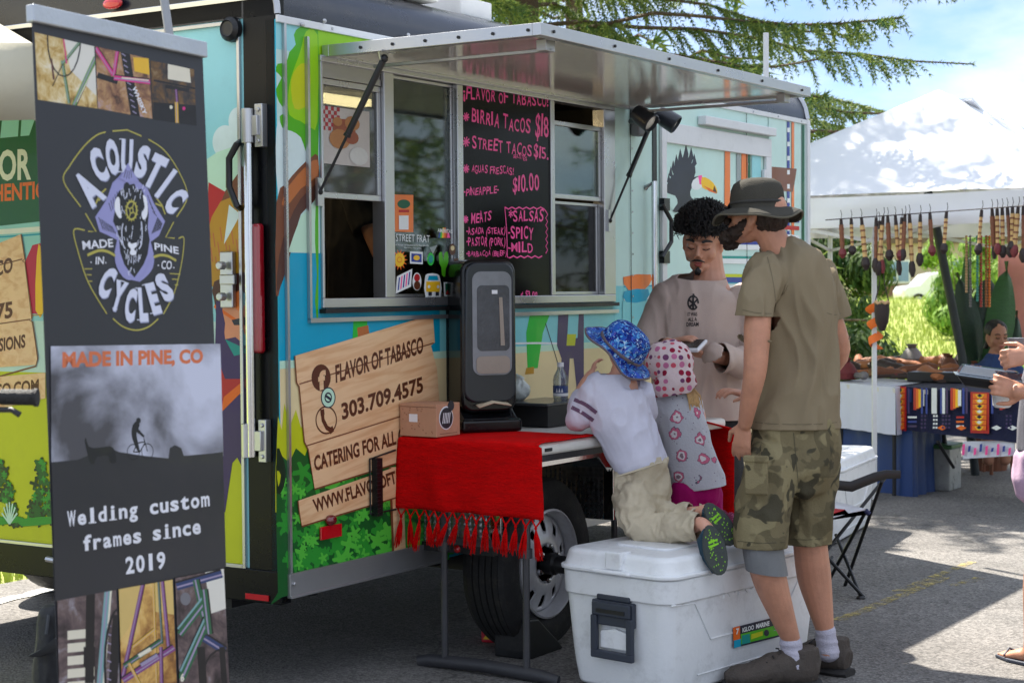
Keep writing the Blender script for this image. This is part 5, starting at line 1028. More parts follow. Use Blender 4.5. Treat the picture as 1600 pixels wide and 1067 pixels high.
mb = MB(); mb.lathe([(.0, 0), (.028, 0), (.031, .01), (.031, .085), (.028, .10), (.014, .128), (.012, .14)], (0, 0, 0), n=20, caps=False); mb.build('bottle_body', glass('clear_plastic', (225, 232, 235), .3, .12, (190, 205, 215)), o2, smooth=True)
mb = MB(); mb.lathe([(.0315, .018), (.0318, .06)], (0, 0, 0), n=20, caps=False); mb.build('label', mat('bottle_label', (44, 66, 120), .4), o2, smooth=True); mb = MB(); mb.lathe([(.032, .018), (.032, .03)], (0, 0, 0), n=20, caps=False); mb.build('label_band', MATS['st_white'], o2, smooth=True)
mb = MB()
for k in range(3): a = -2.1+k*.35; mb.add([(.0325*math.cos(a-.14), .0325*math.sin(a-.14), .034), (.0325*math.cos(a+.14), .0325*math.sin(a+.14), .034), (.0325*math.cos(a), .0325*math.sin(a), .052)], [(0, 1, 2)])
mb.build('peak_logo', MATS['st_white'], o2, fix=False)
mb = MB(); mb.lathe([(.014, .138), (.014, .156), (.0, .157)], (0, 0, 0), n=14, caps=False); mb.build('cap', MATS['st_white'], o2, smooth=True)
o3 = thing('plastic_bag', 'clear plastic bag of limes behind the napkin dispenser', 'bag', o1.location+V((-.115, .02, h_+.013)), 0)
mb = MB(); mb.ell((0, 0, .042), (.05, .04, .045)); mb.tube([(0, 0, .08), (.01, 0, .10)], [.015, .022]); skin(mb, 'bag_film', mat('bag_film', (206, 214, 210), .25, var=.15, vs=30, bump=.5, bs=40), o3, .004, 3, creases(.004, 40))
# wheel chock and red kit on the ground
CH = thing('wheel_chock', 'black wedge wheel chock against the trailer tyre', 'wheel chock', G(822, 1020), TROT); mb = MB(); mb.prism([(-.11, -.08, 0), (.16, -.08, 0), (.13, -.08, .03), (-.03, -.08, .15), (-.11, -.08, .16)], (0, .16, 0)); mb.build('wedge', blk, CH, bevel=.006); mb = MB(); mb.box((-.112, -.06, .03), (-.1095, .06, .13)); mb.build('ribbed_face', rubber, CH)
RK = thing('red_tool_case', 'small red case with printed warning label under the trailer', 'case', G(783, 1000), TROT+.3); mb = MB(); mb.box((-.06, -.07, 0), (.06, .07, .11)); mb.build('case_body', mat('case_red', (190, 34, 52), .4), RK, bevel=.008)
mb = MB()
for k in range(5): mb.box((-.061, -.06, .045+k*.011), (-.0605, .05, .05+k*.011))
mb.build('printed_lines', MATS['st_white'], RK); mb = MB(); mb.prism([(-.0615, .02, .015), (-.0615, .06, .015), (-.0615, .04, .045)], (.001, 0, 0)); mb.build('warning_triangle', mat('warn_yellow', (240, 200, 40), .5), RK)
# ================================================================ COOLERS
def cooler(name, label, P, rz, L_=1.06, Dp=.50, Hh=.50, near=True):
    """x along the length, y across; origin at the near corner of the base"""
    c = thing(name, label, 'cooler', P, rz); wp = mat('cooler_shell', (228, 230, 232), .42, var=.04, vs=5, bump=.12, bs=60, dirt=.25, sss=0)
    hb = Hh*.83
    def shell(z0, z1, t0, t1, r, nm, extra=0, steps=6):
        mb = MB(); rows = []
        for i in range(steps+1):
            f = i/steps; z_ = z0+(z1-z0)*f; o = t0+(t1-t0)*f**.7; P_ = rrect(L_/2+o, Dp/2+o, r, 5, L_/2, Dp/2); rows.append([(x, y, z_) for x, y in P_])
        n = len(rows[0]); mb.add([p for row in rows for p in row], [(i*n+j, i*n+(j+1) % n, (i+1)*n+(j+1) % n, (i+1)*n+j) for i in range(steps) for j in range(n)]+[tuple(range(n))[::-1], tuple(steps*n+j for j in range(n))])
        return mb
    mb = shell(.012, hb-.004, -.035, 0, .06, 'b'); mb.build('tub', wp, c, smooth=True, bevel=.012, seg=3)
    mb = shell(hb*.80, hb, .006, .010, .075, 'b', steps=1); mb.build('shoulder_band', wp, c, smooth=True, bevel=.006)
    mb = shell(hb+.006, Hh-.010, .012, -.006, .07, 'l', steps=4); mb.build('lid', wp, c, smooth=True, bevel=.018, seg=4)
    mb = shell(hb+.003, hb+.018, .019, .020, .082, 'l', steps=1); mb.build('lid_rim', wp, c, smooth=True, bevel=.004)
    # recessed-look moulding: raised panels on the long face and the end
    mb = MB(); fy = -.004
    mb.prism([(.14, fy-.006, hb*.60), (.30, fy-.006, hb*.36), (L_-.28, fy-.006, hb*.36), (L_-.14, fy-.006, hb*.60), (L_-.14, fy-.006, hb*.625), (.14, fy-.006, hb*.625)], (0, .02, 0)) if False else None
    for a, b in (((.02, .80), (.16, .78)), ((.16, .78), (.27, .44)), ((.27, .44), (L_-.27, .44)), ((L_-.27, .44), (L_-.16, .78))): 
        pa = (a[0], -.001+.022*(1-a[1])*-1+.022*(1-a[1])*1.0-.002+(.045*(1-a[1])**1.1), a[1]*hb) if False else (a[0], (1-a[1]**.7)*.035-.002, a[1]*hb); pb_ = (b[0], (1-b[1]**.7)*.035-.002, b[1]*hb); mb.bar(pa, pb_, .006, .006, ref=(0, 1, 0))
    mb.bar((.20, (1-.16**.7)*.035-.002, .16*hb), (L_-.2, (1-.16**.7)*.035-.002, .16*hb), .005, .005, ref=(0, 1, 0))
    mb.build('moulded_rib', wp, c, bevel=.002)
    # end handle
    hd = mat('handle_slate', (48, 54, 66), .45, var=.08, bump=.05)
    mb = MB(); y0, y1 = Dp*.5-.105, Dp*.5+.085; zc = hb*.66; x_ = -.012+.045*(1-.6**.7)*0
    mb.box((-.016, y0, zc-.035), (.004, y1, zc+.055)); mb.box((-.028, y0+.008, zc+.0), (-.016, y1-.008, zc+.05)); mb.box((-.014, y0+.02, zc+.055), (.004, y1-.02, zc+.075)); hnd = mb.build('handle', hd, c, bevel=.005)
    mb = MB(); mb.box((-.026, y0, zc-.13), (-.006, y0+.028, zc-.0)); mb.box((-.026, y1-.028, zc-.13), (-.006, y1, zc)); mb.box((-.026, y0, zc-.155), (-.006, y1, zc-.125)); mb.build('swing_grip', hd, hnd, bevel=.005)
    mb = MB(); mb.box((-.030, y0+.03, zc+.012), (-.0275, y1-.03, zc+.026)); mb.build('grip_recess', blk, hnd)
    mb = MB(); mb.prism([(-.004, y0+.028, zc-.12), (-.004, y1-.028, zc-.12), (-.004, y1-.028, zc-.06), (-.004, (y0+y1)/2, zc-.045), (-.004, y0+.028, zc-.06)], (.02, 0, 0)); mb.build('handle_boss', wp, hnd, bevel=.004)
    # lid catch on the end and grips
    mb = MB(); ym = Dp*.5-.01; mb.box((-.030, ym-.085, hb+.004), (-.004, ym+.085, hb+.020)); mb.box((-.016, ym-.04, hb+.02), (.05, ym+.035, Hh*.995)); mb.build('lid_catch', wp, c, bevel=.008, seg=3)
    mb = MB(); mb.prism([(p[0], p[1], Hh-.014) for p in rrect(L_/2-.16, Dp/2-.12, .04, 5, L_/2, Dp/2)], (0, 0, .012)); mb.build('lid_panel', wp, c, smooth=True, bevel=.008, seg=3)
    return c
CA, CB = TW(.70, 1.16), TW(1.60, 1.31); cd = (CB-CA).normalized()
CL = cooler('cooler', 'big white cooler in the foreground that the children kneel on', CA, math.atan2(cd.y, cd.x), 1.0, .50, .52)
Cl_inv = (Matrix.Translation(CA) @ Matrix.Rotation(math.atan2(cd.y, cd.x), 4, 'Z')).inverted()
hb = .52*.83
mb = MB(); put(mb, 'IGLOO', (.34, .006, .33), (.62, .006, .33), (.34, .003, .385), 0, .03); o_ = mb.build('embossed_name', mat('cooler_shell'), CL, fix=False); so2 = o_.modifiers.new('s', 'SOLIDIFY'); so2.thickness = .004; so2.offset = 1
def cy(z_): return (1-(z_/hb)**.7)*.035-.006
def cface(px, py):
    n_ = V((-cd.y, cd.x, 0)); return Cl_inv @ onplane(CA+n_*.012, n_, (px, py))
CP = Print(cface, (0, -.0004, 0)); CP.n = 6
CP.poly([(1144, 980), (1216, 962), (1217, 994), (1145, 1012)], 'black_ink'); CP.poly([(1144, 980), (1155, 977), (1156, 1009), (1145, 1012)], 'orange2'); CP.poly([(1156, 990), (1216, 975), (1217, 991), (1157, 1006)], 'leafgreen'); CP.poly([(1158, 992), (1170, 989), (1171, 1003), (1158, 1006)], 'teal_ink'); CP.poly([(1145, 1000), (1156, 997), (1156, 1009), (1145, 1012)], 'sea_deep'); CP.circ((1196, 988), 4, 5, 'black_ink'); CP.poly([(1172, 990), (1190, 985), (1190, 992), (1172, 998)], 'grassyellow')
CP.text('7', (1148, 990), (1153, 989), (1148, 981), 'white_ink', .04); CP.text('IGLOO', (1158, 987), (1176, 982), (1158, 980), 'white_ink', .03); CP.text('MARINE', (1179, 981), (1200, 976), (1179, 974), 'white_ink', .05)
for i in range(5): CP.line([(1207, 968+i*4), (1215, 966+i*4)], .003, 'grey_ink', up=.1)
CP.mb.build('sticker', INK, CL, fix=False)
FC = G(1312, 868); d2 = (G(1395, 853)-G(1312, 868)); 
CF = cooler('cooler', 'white cooler standing open to the sun behind the folding camp chair', TW(4.42, .30), TROT+math.radians(8), .95, .46, .50)
# ================================================================ FOLDING CAMP CHAIR (only its frame and seat edge show)
CC = thing('camp_chair', 'folding camp chair with black frame and red and white striped seat', 'camp chair', G(1330, 925), 0)
def ch(px, py, d): return D(px, py, d)-CC.location
steelb = mat('chair_tube', (22, 23, 26), .4, metal=.3, var=.1)
dn, df = 8.0, 8.35
for a, b in (((1274, 850, dn), (1350, 933, dn)), ((1320, 915, df), (1378, 752, dn)), ((1296, 905, df), (1352, 800, dn)), ((1344, 930, dn), (1306, 835, df)), ((1285, 868, dn), (1384, 745, df)), ((1262, 940, dn), (1300, 870, df))):
    mb = MB(); mb.tube([ch(*a), ch(*b)], .0085, 8); mb.build('frame_tube', steelb, CC, smooth=True)
mb = MB(); mb.tube([ch(1300, 757, dn), ch(1330, 760, dn), ch(1368, 745, dn), ch(1385, 741, dn), ch(1407, 741, dn)], [(.006, .024), (.008, .026), (.007, .024), (.008, .022), (.006, .02)], 10); mb.build('arm_rest', blk, CC, smooth=True)
mb = MB(); mb.ell(ch(1345, 934, dn), (.022, .02, .014)); mb.ell(ch(1264, 942, dn), (.022, .02, .014)); mb.build('foot_cap', blk, CC, smooth=True)
mb = MB(); P = [ch(1292, 782, df), ch(1352, 797, dn), ch(1358, 803, dn), ch(1300, 812, dn), ch(1280, 810, dn), ch(1280, 790, df)]; mb.prism(P, (0, 0, .008)); mb.build('seat', mat('seat_white', (214, 214, 222), .8), CC)
P2 = Print(lambda x, y: ch(x, y, dn-.0), (0, 0, .001)); mb = MB(); mb.prism([ch(1282, 796, df-.1)+V((0, 0, .010)), ch(1320, 800, dn)+V((0, 0, .010)), ch(1326, 806, dn)+V((0, 0, .010)), ch(1284, 812, dn)+V((0, 0, .010))], (0, 0, .003)); mb.build('red_stripe', mat('stripe_red', (186, 24, 40), .8), CC)
mb = MB(); mb.tube([ch(1352, 797, dn), ch(1358, 803, dn)], .012, 8); mb.build('seat_binding', mat('binding_navy', (36, 42, 84), .8), CC)
# ================================================================ LEFT EDGE: bicycle grip, slung bag, canopy, pole
BK = thing('bicycle', 'black handlebar grip and brake lever of a parked bicycle', 'bicycle', G(-250, 1260), 0)
def bk(px, py, d): return D(px, py, d)-BK.location
dd = 3.5
mb = MB(); mb.tube([bk(2, 620, dd), bk(56, 621, dd)], .0165, 14); mb.tube([bk(54, 621, dd), bk(59, 621, dd)], .019, 14); mb.build('grip', mat('grip_rubber', (24, 24, 26), .6, bump=.6, bs=300), BK, smooth=True)
mb = MB(); mb.tube([bk(-420, 618, dd+.1), bk(-200, 620, dd), bk(2, 621, dd)], .0135, 12); mb.build('handlebar', blk, BK, smooth=True)
mb = MB(); mb.tube([bk(-30, 630, dd), bk(-5, 640, dd-.02), bk(18, 640, dd-.03), bk(31, 648, dd-.03)], [.007, .006, .006, .007], 8); mb.build('brake_lever', blk, BK, smooth=True)
fx = -240
mb = MB(); mb.tube([bk(fx, 618, dd), bk(fx-8, 700, dd), bk(fx-30, 900, dd)], .02, 10); mb.tube([bk(fx-30, 900, dd), bk(fx-60, 1260, dd-.0)], .014, 8); mb.build('fork', blk, BK, smooth=True)
wc = bk(fx-55, 1200, dd)
mb = MB(); mb.tube([wc+V((.2*math.cos(a), .28*math.sin(a), .33*math.sin(a)*0))+V((0, 0, .34*math.cos(a))) for a in [6.2832*i/40 for i in range(41)]], .025, 8, caps=False); mb.build('wheel', rubber, BK, smooth=True)
mb = MB(); mb.tube([bk(fx-10, 740, dd), bk(fx-420, 820, dd+.9)], .02, 10); mb.tube([bk(fx-15, 800, dd), bk(fx-380, 1050, dd+.9)], .022, 10); mb.build('bike_frame', mat('bike_green', (40, 90, 70), .3), BK, smooth=True)
BG = thing('folded_chair_bag', 'black cylindrical carry bag standing behind the banner edge', 'bag', G(72, 1150), 0)
def bgp(px, py, d=4.5): return D(px, py, d)-BG.location
BG.location = D(78, 1200, 4.5); BG.location.z = 0
mb = MB(); mb.tube([bgp(88, 1330), bgp(86, 1180), bgp(82, 1050), bgp(84, 955), bgp(85, 945)], [.055, .058, .05, .036, .02], 14); skin(mb, 'bag_body', mat('bag_nylon', (26, 28, 34), .55, var=.2, bump=.3, bs=60), BG, .007, 4, creases(.007, 12))
mb = MB(); mb.tube([bgp(60, 1022, 4.46), bgp(75, 1015, 4.42), bgp(95, 1000, 4.42)], [(.03, .006)]*3, 8); mb.tube([bgp(76, 960, 4.45), bgp(72, 990, 4.44)], .004, 6); mb.build('strap', mat('strap_grey', (70, 74, 80), .7), BG, smooth=True)
# canopy tent over the banner stall: only its beige corner is in view
CT = thing('stall_canopy', 'beige canopy roof edge above the banner stall', 'canopy', D(-500, 40, 4.2)*1.0, 0); CT.location = V((-3.2, 4.6, 0))
bei = mat('canopy_beige', (196, 190, 168), .85, var=.06, bump=.2, bs=20)
def cn(px, py, d): return D(px, py, d)-CT.location
k0 = cn(54, 90, 5.2); k0t = cn(48, -40, 5.2)
mb = MB(); far = V((-2.6, .9, 0)); up_ = V((0, 0, .35))
c_ = [cn(52, 55, 5.0), cn(58, 92, 5.0)]
e0 = D(50, 20, 5.0)-CT.location; e0.z = 2.18
mb.add([e0, e0+V((-2.7, -.4, 0)), e0+V((-2.9, 2.2, 0)), e0+V((-.2, 2.6, 0)), e0+V((-1.45, 1.1, .85))], [(0, 1, 4), (1, 2, 4), (2, 3, 4), (3, 0, 4)]); o_ = mb.build('canopy_roof', bei, CT); o_.modifiers.new('s', 'SOLIDIFY').thickness = .004
def val(a, b):
    mb = MB(); n = 16; vs = []
    for i in range(n+1):
        p = a+(b-a)*(i/n); s_ = .02*math.sin(i*1.1); dz = .22+.02*math.sin(i/n*math.pi); vs += [p, p+V((s_, -s_, -dz*.5)), p+V((s_*.6, s_, -dz))]
    mb.add(vs, [(3*i+j, 3*i+3+j, 3*i+4+j, 3*i+1+j) for i in range(n) for j in (0, 1)]); o = mb.build('valance', bei, CT, smooth=True); o.modifiers.new('s', 'SOLIDIFY').thickness = .003
val(e0, e0+V((-2.7, -.4, 0))); val(e0, e0+V((-.2, 2.6, 0)))
for q in (V((-2.65, -.35, 0)), V((-2.85, 2.1, 0))):
    mb = MB(); p = e0+q; mb.bar((p.x, p.y, -CT.location.z), (p.x, p.y, p.z), .03, .03); mb.build('canopy_leg', white_al, CT)
PL = thing('leaning_pole', 'thin grey pole leaning behind the banner in front of the trailer', 'pole', D(290, 260, 5.0), 0); PL.location = D(330, 700, 4.6); PL.location.z = 0
mb = MB(); mb.tube([D(248, -60, 4.9)-PL.location, D(268, 80, 4.9)-PL.location, D(330, 700, 4.6)-PL.location, V((.05, -.05, .0))], .0125, 10); mb.build('pole_shaft', mat('pole_grey', (150, 152, 156), .4, metal=.4), PL, smooth=True)
ORD = 'first second third fourth fifth sixth seventh eighth ninth tenth eleventh twelfth thirteenth fourteenth fifteenth sixteenth seventeenth eighteenth nineteenth twentieth twenty-first twenty-second'.split()
# ================================================================ TREES
def foliage_mat(name, c1, c2):
    if name in MATS: return MATS[name]
    m = mat(name, c1, .6, var=.35, vs=2.2, bump=0, spec=.25); t, b = tree_of(m); src = b.inputs['Base Color'].links[0].from_socket
    g = t.nodes.new('ShaderNodeNewGeometry'); mi = t.nodes.new('ShaderNodeMix'); mi.data_type = 'RGBA'; mi.inputs[7].default_value = (*lin(c2), 1)
    t.links.new(g.outputs['Random Per Island'], mi.inputs[0]); t.links.new(src, mi.inputs[6]); t.links.new(mi.outputs[2], b.inputs['Base Color'])
    tr = t.nodes.new('ShaderNodeBsdfTranslucent'); ms = t.nodes.new('ShaderNodeMixShader'); ms.inputs[0].default_value = .3; t.links.new(mi.outputs[2], tr.inputs[0])
    o = t.nodes['Material Output']; t.links.new(b.outputs[0], ms.inputs[1]); t.links.new(tr.outputs[0], ms.inputs[2]); t.links.new(ms.outputs[0], o.inputs[0]); return m
spr = foliage_mat('spruce_needles', (66, 104, 68), (152, 164, 84)); barkm = mat('spruce_bark', (92, 74, 60), .9, var=.3, vs=8, bump=1, bs=30)
def conifer(name, label, loc, H, R, z0, seed, dens=1., whorl=.42, needle=.035, group=None, zmin=None, droop=.5, ph=None):
    cl9 = lambda s, az, zz: noise.noise(V((s*5, az*3, zz*2)))
    random.seed(seed); T_ = thing(name, label, 'tree', loc, random.random()*6 if ph is None else ph, group)
    mb = MB(); mb.tube([(0, 0, 0), (.02, .01, H*.3), (0, .02, H*.65), (0, 0, H)], [R*.035, R*.03, R*.02, .01], 10); mb.build('trunk', barkm, T_, smooth=True)
    tv = []; tf = []; bmb = MB()
    def tuft(p, d, n, l, w):
        a, b = frame(d)
        for k in range(n):
            th = random.random()*6.283; q = (a*math.cos(th)+b*math.sin(th)); dirn = (d*random.uniform(.25, 1.0)+q*random.uniform(.5, .9)).normalized()
            sd = dirn.cross(q).normalized()*w if dirn.cross(q).length > 1e-3 else a*w
            o = len(tv); tv.extend((p-sd, p+sd, p+dirn*l*random.uniform(.7, 1.2))); tf.append((o, o+1, o+2))
    z_ = z0
    while z_ < H*.96:
        f = (z_-z0)/(H-z0); L_ = R*(1-f)**.8*random.uniform(.88, 1.1); nb = max(4, int((9 if dens >= 1 else 7)*(1-.4*f)))
        off = random.random()*6.28
        for k in range(nb):
            az = off+6.283*k/nb+random.uniform(-.25, .25); Lb = L_*random.uniform(.7, 1.12); zz = z_+random.uniform(-.15, .15)
            dh = V((math.cos(az), math.sin(az), 0)); pts = []
            for i in range(9):
                s = i/8; pts.append(dh*(Lb*s)+V((0, 0, zz+Lb*(.10*s-droop*.55*s*s+.22*droop*s**4)))+V((.10*noise.noise(V((s*5, az, 7)))*s, .10*noise.noise(V((s*5, az, 9)))*s, .12*noise.noise(V((s*4, az, zz))))))
            bmb.tube(pts, [.030*(1-i/9)*(L_/8)+.005 for i in range(9)], 5)
            if dens >= 1:
                for j in range(int(Lb/.035)):
                    s = min(.999, j*.035/Lb+.02); i = min(int(s*8), 7); tuft(pts[i].lerp(pts[i+1], s*8-i), (pts[i+1]-pts[i]).normalized(), 4, needle*1.5, needle*.19)
            ns = int(Lb*(30 if dens >= 1 else 13)*dens)
            for j in range(ns):
                s = .12+.88*(j+random.random())/ns; i = min(int(s*8), 7); p = pts[i].lerp(pts[i+1], s*8-i); tl = (pts[i+1]-pts[i]).normalized(); sd = tl.cross(V((0, 0, 1))).normalized()*random.choice((-1, 1))
                if dens >= 1 and cl9(s, az, zz) < -.26: continue
                l = (.16+(.46 if dens >= 1 else .55)*(1-s)**.6*min(1, Lb/3))*random.uniform(.5, 1.2); dr = random.uniform(.3, 1.3)
                d0 = (tl*.7+sd*random.uniform(.4, 1)+V((0, 0, -dr*.5))).normalized(); d1 = (d0+V((0, 0, -1.3*dr))).normalized()
                n_ = max(3, int(l/(needle*.8)))
                for q in range(n_):
                    t_ = q/n_; pp = p+d0*(l*t_)+(d1-d0)*(l*t_*t_*.6); tuft(pp, (d0*(1-t_)+d1*t_).normalized(), 6 if dens >= 1 else 3, needle*1.3, needle*.19 if dens >= 1 else needle*.2)
            tuft(pts[-1], (pts[-1]-pts[-2]).normalized(), 8, needle*1.5, needle*.14)
        z_ += whorl*(1 if f < .5 else .8)*(1+.6*f)
    bmb.build('branches', barkm, T_, fix=False)
    me = bpy.data.meshes.new('crown'); me.from_pydata([tuple(v) for v in tv], [], tf); me.materials.append(spr); o = bpy.data.objects.new('crown', me); COL.objects.link(o); o.parent = T_
    return T_, len(tf)
tr_, n_t = conifer('spruce_tree', 'big spruce rising behind the trailer with drooping branches over its roof', V((.15, 16.3, 0)), 9.8, 5.3, 2.95, 12, 1.1, whorl=.42, needle=.042)
print('tris', n_t)
sm_, n2_ = conifer('spruce_tree', 'young blue green spruce beyond the craft tent near the trailer front', V((2.3, 21, 0)), 4.2, 1.7, .2, 9, .8, whorl=.24, needle=.06, group='spruces beyond the market')
print('tris', n2_)
for i, (x, y, s_, lb) in enumerate([(14, 7, 2.2, 'tall spruce across the lot opposite the serving windows'), (18, 13, 2.6, 'broad spruce across the lot behind the craft tent side'), (13.5, 1, 2.0, 'spruce across the lot nearest the entrance'), (22, 22, 2.6, 'tallest spruce at the far side of the lot'), (12, -7, 2.3, 'spruce standing behind the photographer'), (17, 18.5, 1.7, 'small spruce between the two broad ones across the lot'), (.9, 23, 2.7, 'tall spruce further back whose top shows over the trailer roof'), (-16, 24, 2.8, 'spruce far behind the trailer rear')]):
    copy_thing(sm_, lb, V((x, y, 0)), i*1.3, s_)
# shrubs behind the tent
def shrub(name, label, loc, r, h, n, seed, m, leaf=.05):
    random.seed(seed); T_ = thing(name, label, 'bush', loc); mb = MB()
    for i in range(7): a = random.random()*6.28; mb.tube([(0, 0, 0), (math.cos(a)*r*.3, math.sin(a)*r*.3, h*.5), (math.cos(a)*r*.6, math.sin(a)*r*.6, h*.85)], [.02, .012, .004], 5)
    mb.build('stems', barkm, T_); tv = []; tf = []
    cl_ = [(random.uniform(-1, 1)*r*.75, random.uniform(-1, 1)*r*.75, random.uniform(.1, .9)*h, random.uniform(.3, .55)*r) for _ in range(16)]
    for i in range(n):
        cx, cy_2, cz, cr_2 = random.choice(cl_); d = V((random.gauss(0, 1), random.gauss(0, 1), random.gauss(0, 1))).normalized(); p = V((cx, cy_2, cz))+d*cr_2*random.uniform(.5, 1.05)
        if p.z < 0: p.z = .02
        a, b = frame((d+V((0, 0, .4))).normalized()); l = leaf*random.uniform(.6, 1.3); o = len(tv); tv += [p-b*l*.3, p+a*l*.3, p+b*l+d*l*.3, p-a*l*.3]; tf.append((o, o+1, o+2, o+3))
    me = bpy.data.meshes.new('crown'); me.from_pydata([tuple(v) for v in tv], [], tf); me.materials.append(m); o = bpy.data.objects.new('crown', me); COL.objects.link(o); o.parent = T_; return T_
bm1 = foliage_mat('juniper_leaf', (44, 74, 40), (92, 116, 52)); bm2 = foliage_mat('willow_leaf', (96, 140, 56), (150, 180, 80))
shrub('juniper_bush', 'dark juniper beside the trailer front seen under the tent edge', V((4.0, 22.5, 0)), .85, 2.2, 7000, 3, bm1, .10)
shrub('juniper_bush', 'taller dark juniper just beyond the first under the tent edge', V((4.9, 26.5, .1)), .9, 2.2, 6000, 4, bm1, .10)
shrub('willow_bush', 'bright green leafy bush in front of the tan building', V((9.95, 38, .35)), .9, 2.2, 6000, 5, bm2, .12)
shrub('willow_bush', 'low bright bush beside the white car', V((17.6, 62, .6)), 1.1, 1.6, 5000, 6, bm2, .16)
shrub('juniper_bush', 'low spreading juniper by the trailer nose', V((2.9, 16.6, 0)), .8, 1.1, 5000, 8, bm1, .07)
shrub('willow_bush', 'pale weeds growing at the asphalt edge behind the craft table', V((5.5, 19.5, 0)), .5, .5, 4000, 9, bm2, .08)
# far tree line
def far_wood():
    random.seed(4); tv = []; tf = []
    for i in range(150):
        x = -200+400*random.random(); y = random.uniform(150, 210); h = random.uniform(5, 12)*(1 if abs(x-40) > 30 else .5); base = meadow(x, y)-1
        for k in range(70):
            f = random.random(); rr = h*.28*(1-f)*random.random()**.5; a = random.random()*6.28; p = V((x+rr*math.cos(a), y+rr*math.sin(a), base+f*h)); l = h*.12*(1.2-f)
            o = len(tv); tv += [p+V((-l, 0, -l*.6)), p+V((l, 0, -l*.6)), p+V((0, -l*.3, l))]; tf.append((o, o+1, o+2))
    me = bpy.data.meshes.new('far_wood'); me.from_pydata([tuple(v) for v in tv], [], tf); me.materials.append(bm1); o = bpy.data.objects.new('far_wood', me); COL.objects.link(o); tag(o, 'far off wood along the skyline', None, None, 'stuff')
far_wood()
# hills
mb = MB(); n = 80; vs = []
for i in range(n+1):
    x = -700+1400*i/n; vs += [(x, 620, -5), (x, 620, 5+16*(.5+noise.noise(V((x*.006, 2, 0))))+5*noise.noise(V((x*.03, 5, 0)))), (x, 900, -5)]
mb.add(vs, [(3*i+j, 3*i+3+j, 3*i+4+j, 3*i+1+j) for i in range(n) for j in (0, 1)]); tag(mb.build('hills', mat('hill_green', (70, 92, 76), .95, var=.3, vs=.02, bump=0), smooth=True), 'low wooded hills on the horizon', None, None, 'structure')
# ================================================================ BUILDING AND CAR BEYOND THE MEADOW
BL = thing('commercial_building', 'low tan stucco building with flat roof beyond the meadow', 'building', V((15.5, 95, -.5)), math.radians(6))
stu = mat('stucco_tan', (176, 160, 146), .9, var=.08, vs=2, bump=.4, bs=30); 
mb = MB(); mb.box((0, 0, -.5), (30, 12, 4.3)); mb.build('wall', stu, BL); mb = MB(); mb.box((-.3, -.3, 4.3), (30.3, 12.3, 4.7)); mb.build('roof_edge', mat('roof_brown', (96, 80, 70), .8), BL)
for i, x in enumerate((1.4, 5.2, 9.0, 12.8)):
    mb = MB(); mb.box((x, -.05, 2.1), (x+1.5, .02, 3.4)); w_ = mb.build('window', white_al, BL); mb = MB(); mb.box((x+.1, -.07, 2.2), (x+.7, -.055, 3.3)); mb.box((x+.8, -.07, 2.2), (x+1.4, -.055, 3.3)); mb.build('pane', mat('far_pane', (110, 140, 170), .15, spec=.8), w_)
mb = MB(); mb.box((3.6, -.06, -.4), (6.0, .02, 2.1)); mb.build('garage_door', mat('garage_brown', (120, 84, 66), .6), BL)
CRR = thing('parked_car', 'white sport utility vehicle parked beyond the meadow', 'car', V((19.0, 80, .42)), math.radians(4))
wc_ = mat('car_white', (226, 228, 230), .25, var=.03, bump=0, coat=.6); prof = [(-1.0, .35), (-1.05, .8), (-.9, 1.0), (-.3, 1.08), (.15, 1.55), (.6, 1.66), (2.0, 1.66), (2.6, 1.5), (2.95, 1.05), (3.05, .9), (3.05, .4)]
mb = MB(); mb.prism([(x, -.9, z_) for x, z_ in prof], (0, 1.8, 0)); mb.build('body', wc_, CRR, bevel=.08, seg=3)
gd_ = mat('car_glass', (34, 40, 46), .08, spec=.8)
for x0, x1 in ((.25, 1.0), (1.08, 1.85), (1.93, 2.5)):
    mb = MB(); mb.prism([(x0, -.905, 1.1), (x1, -.905, 1.1), (x1-(.1 if x1 > 2 else 0), -.88, 1.5), (x0+(.28 if x0 < .5 else 0), -.88, 1.5)], (0, -.01, 0)); mb.build('side_window', gd_, CRR)
for x in (-.35, 2.3):
    mb = MB(); mb.lathe([(.18, 0), (.34, 0), (.34, .22), (.18, .22)], (x, -.92, .34), (0, 1, 0), 20); w_ = mb.build('wheel', rubber, CRR); mb = MB(); mb.lathe([(.0, -.01), (.2, 0)], (x, -.93, .34), (0, 1, 0), 16, caps=False); mb.build('rim', alum, w_)
mb = MB(); mb.box((-1.06, -.85, .7), (-.98, -.5, .85)); mb.build('headlight', MATS['lamp_lens'], CRR)
# ================================================================ CRAFT TENT
def tt_(u, w, z_=0): return V((u-6.57, -(w+1.86), z_))
TNT = thing('canopy_tent', 'white pop-up canopy tent over the craft stall with branch shadows on its roof', 'tent', TW(6.57, -1.86), TROT)
tw_ = mat('tent_white', (232, 234, 238), .7, var=.02, vs=3, bump=.06, bs=5); t, b = tree_of(tw_)
tr2 = t.nodes.new('ShaderNodeBsdfTranslucent'); tr2.inputs[0].default_value = (.75, .78, .85, 1); ms = t.nodes.new('ShaderNodeMixShader'); ms.inputs[0].default_value = .1; t.links.new(b.outputs[0], ms.inputs[1]); t.links.new(tr2.outputs[0], ms.inputs[2]); t.links.new(ms.outputs[0], t.nodes['Material Output'].inputs[0])
ez, S3 = 2.09, 3.0; mb = MB(); n = 24; vs = []
def roofz(x, y):
    dx, dy = abs(x-1.5)/1.5, abs(y-1.5)/1.5; m_ = max(dx, dy); zz = ez+.84*(1-m_)**1.0; sag = -.05*math.sin(m_*math.pi)*(1-(min(dx, dy)/max(m_, .01))**2)
    return zz+sag+.008*noise.noise(V((x*3, y*3, 1)))
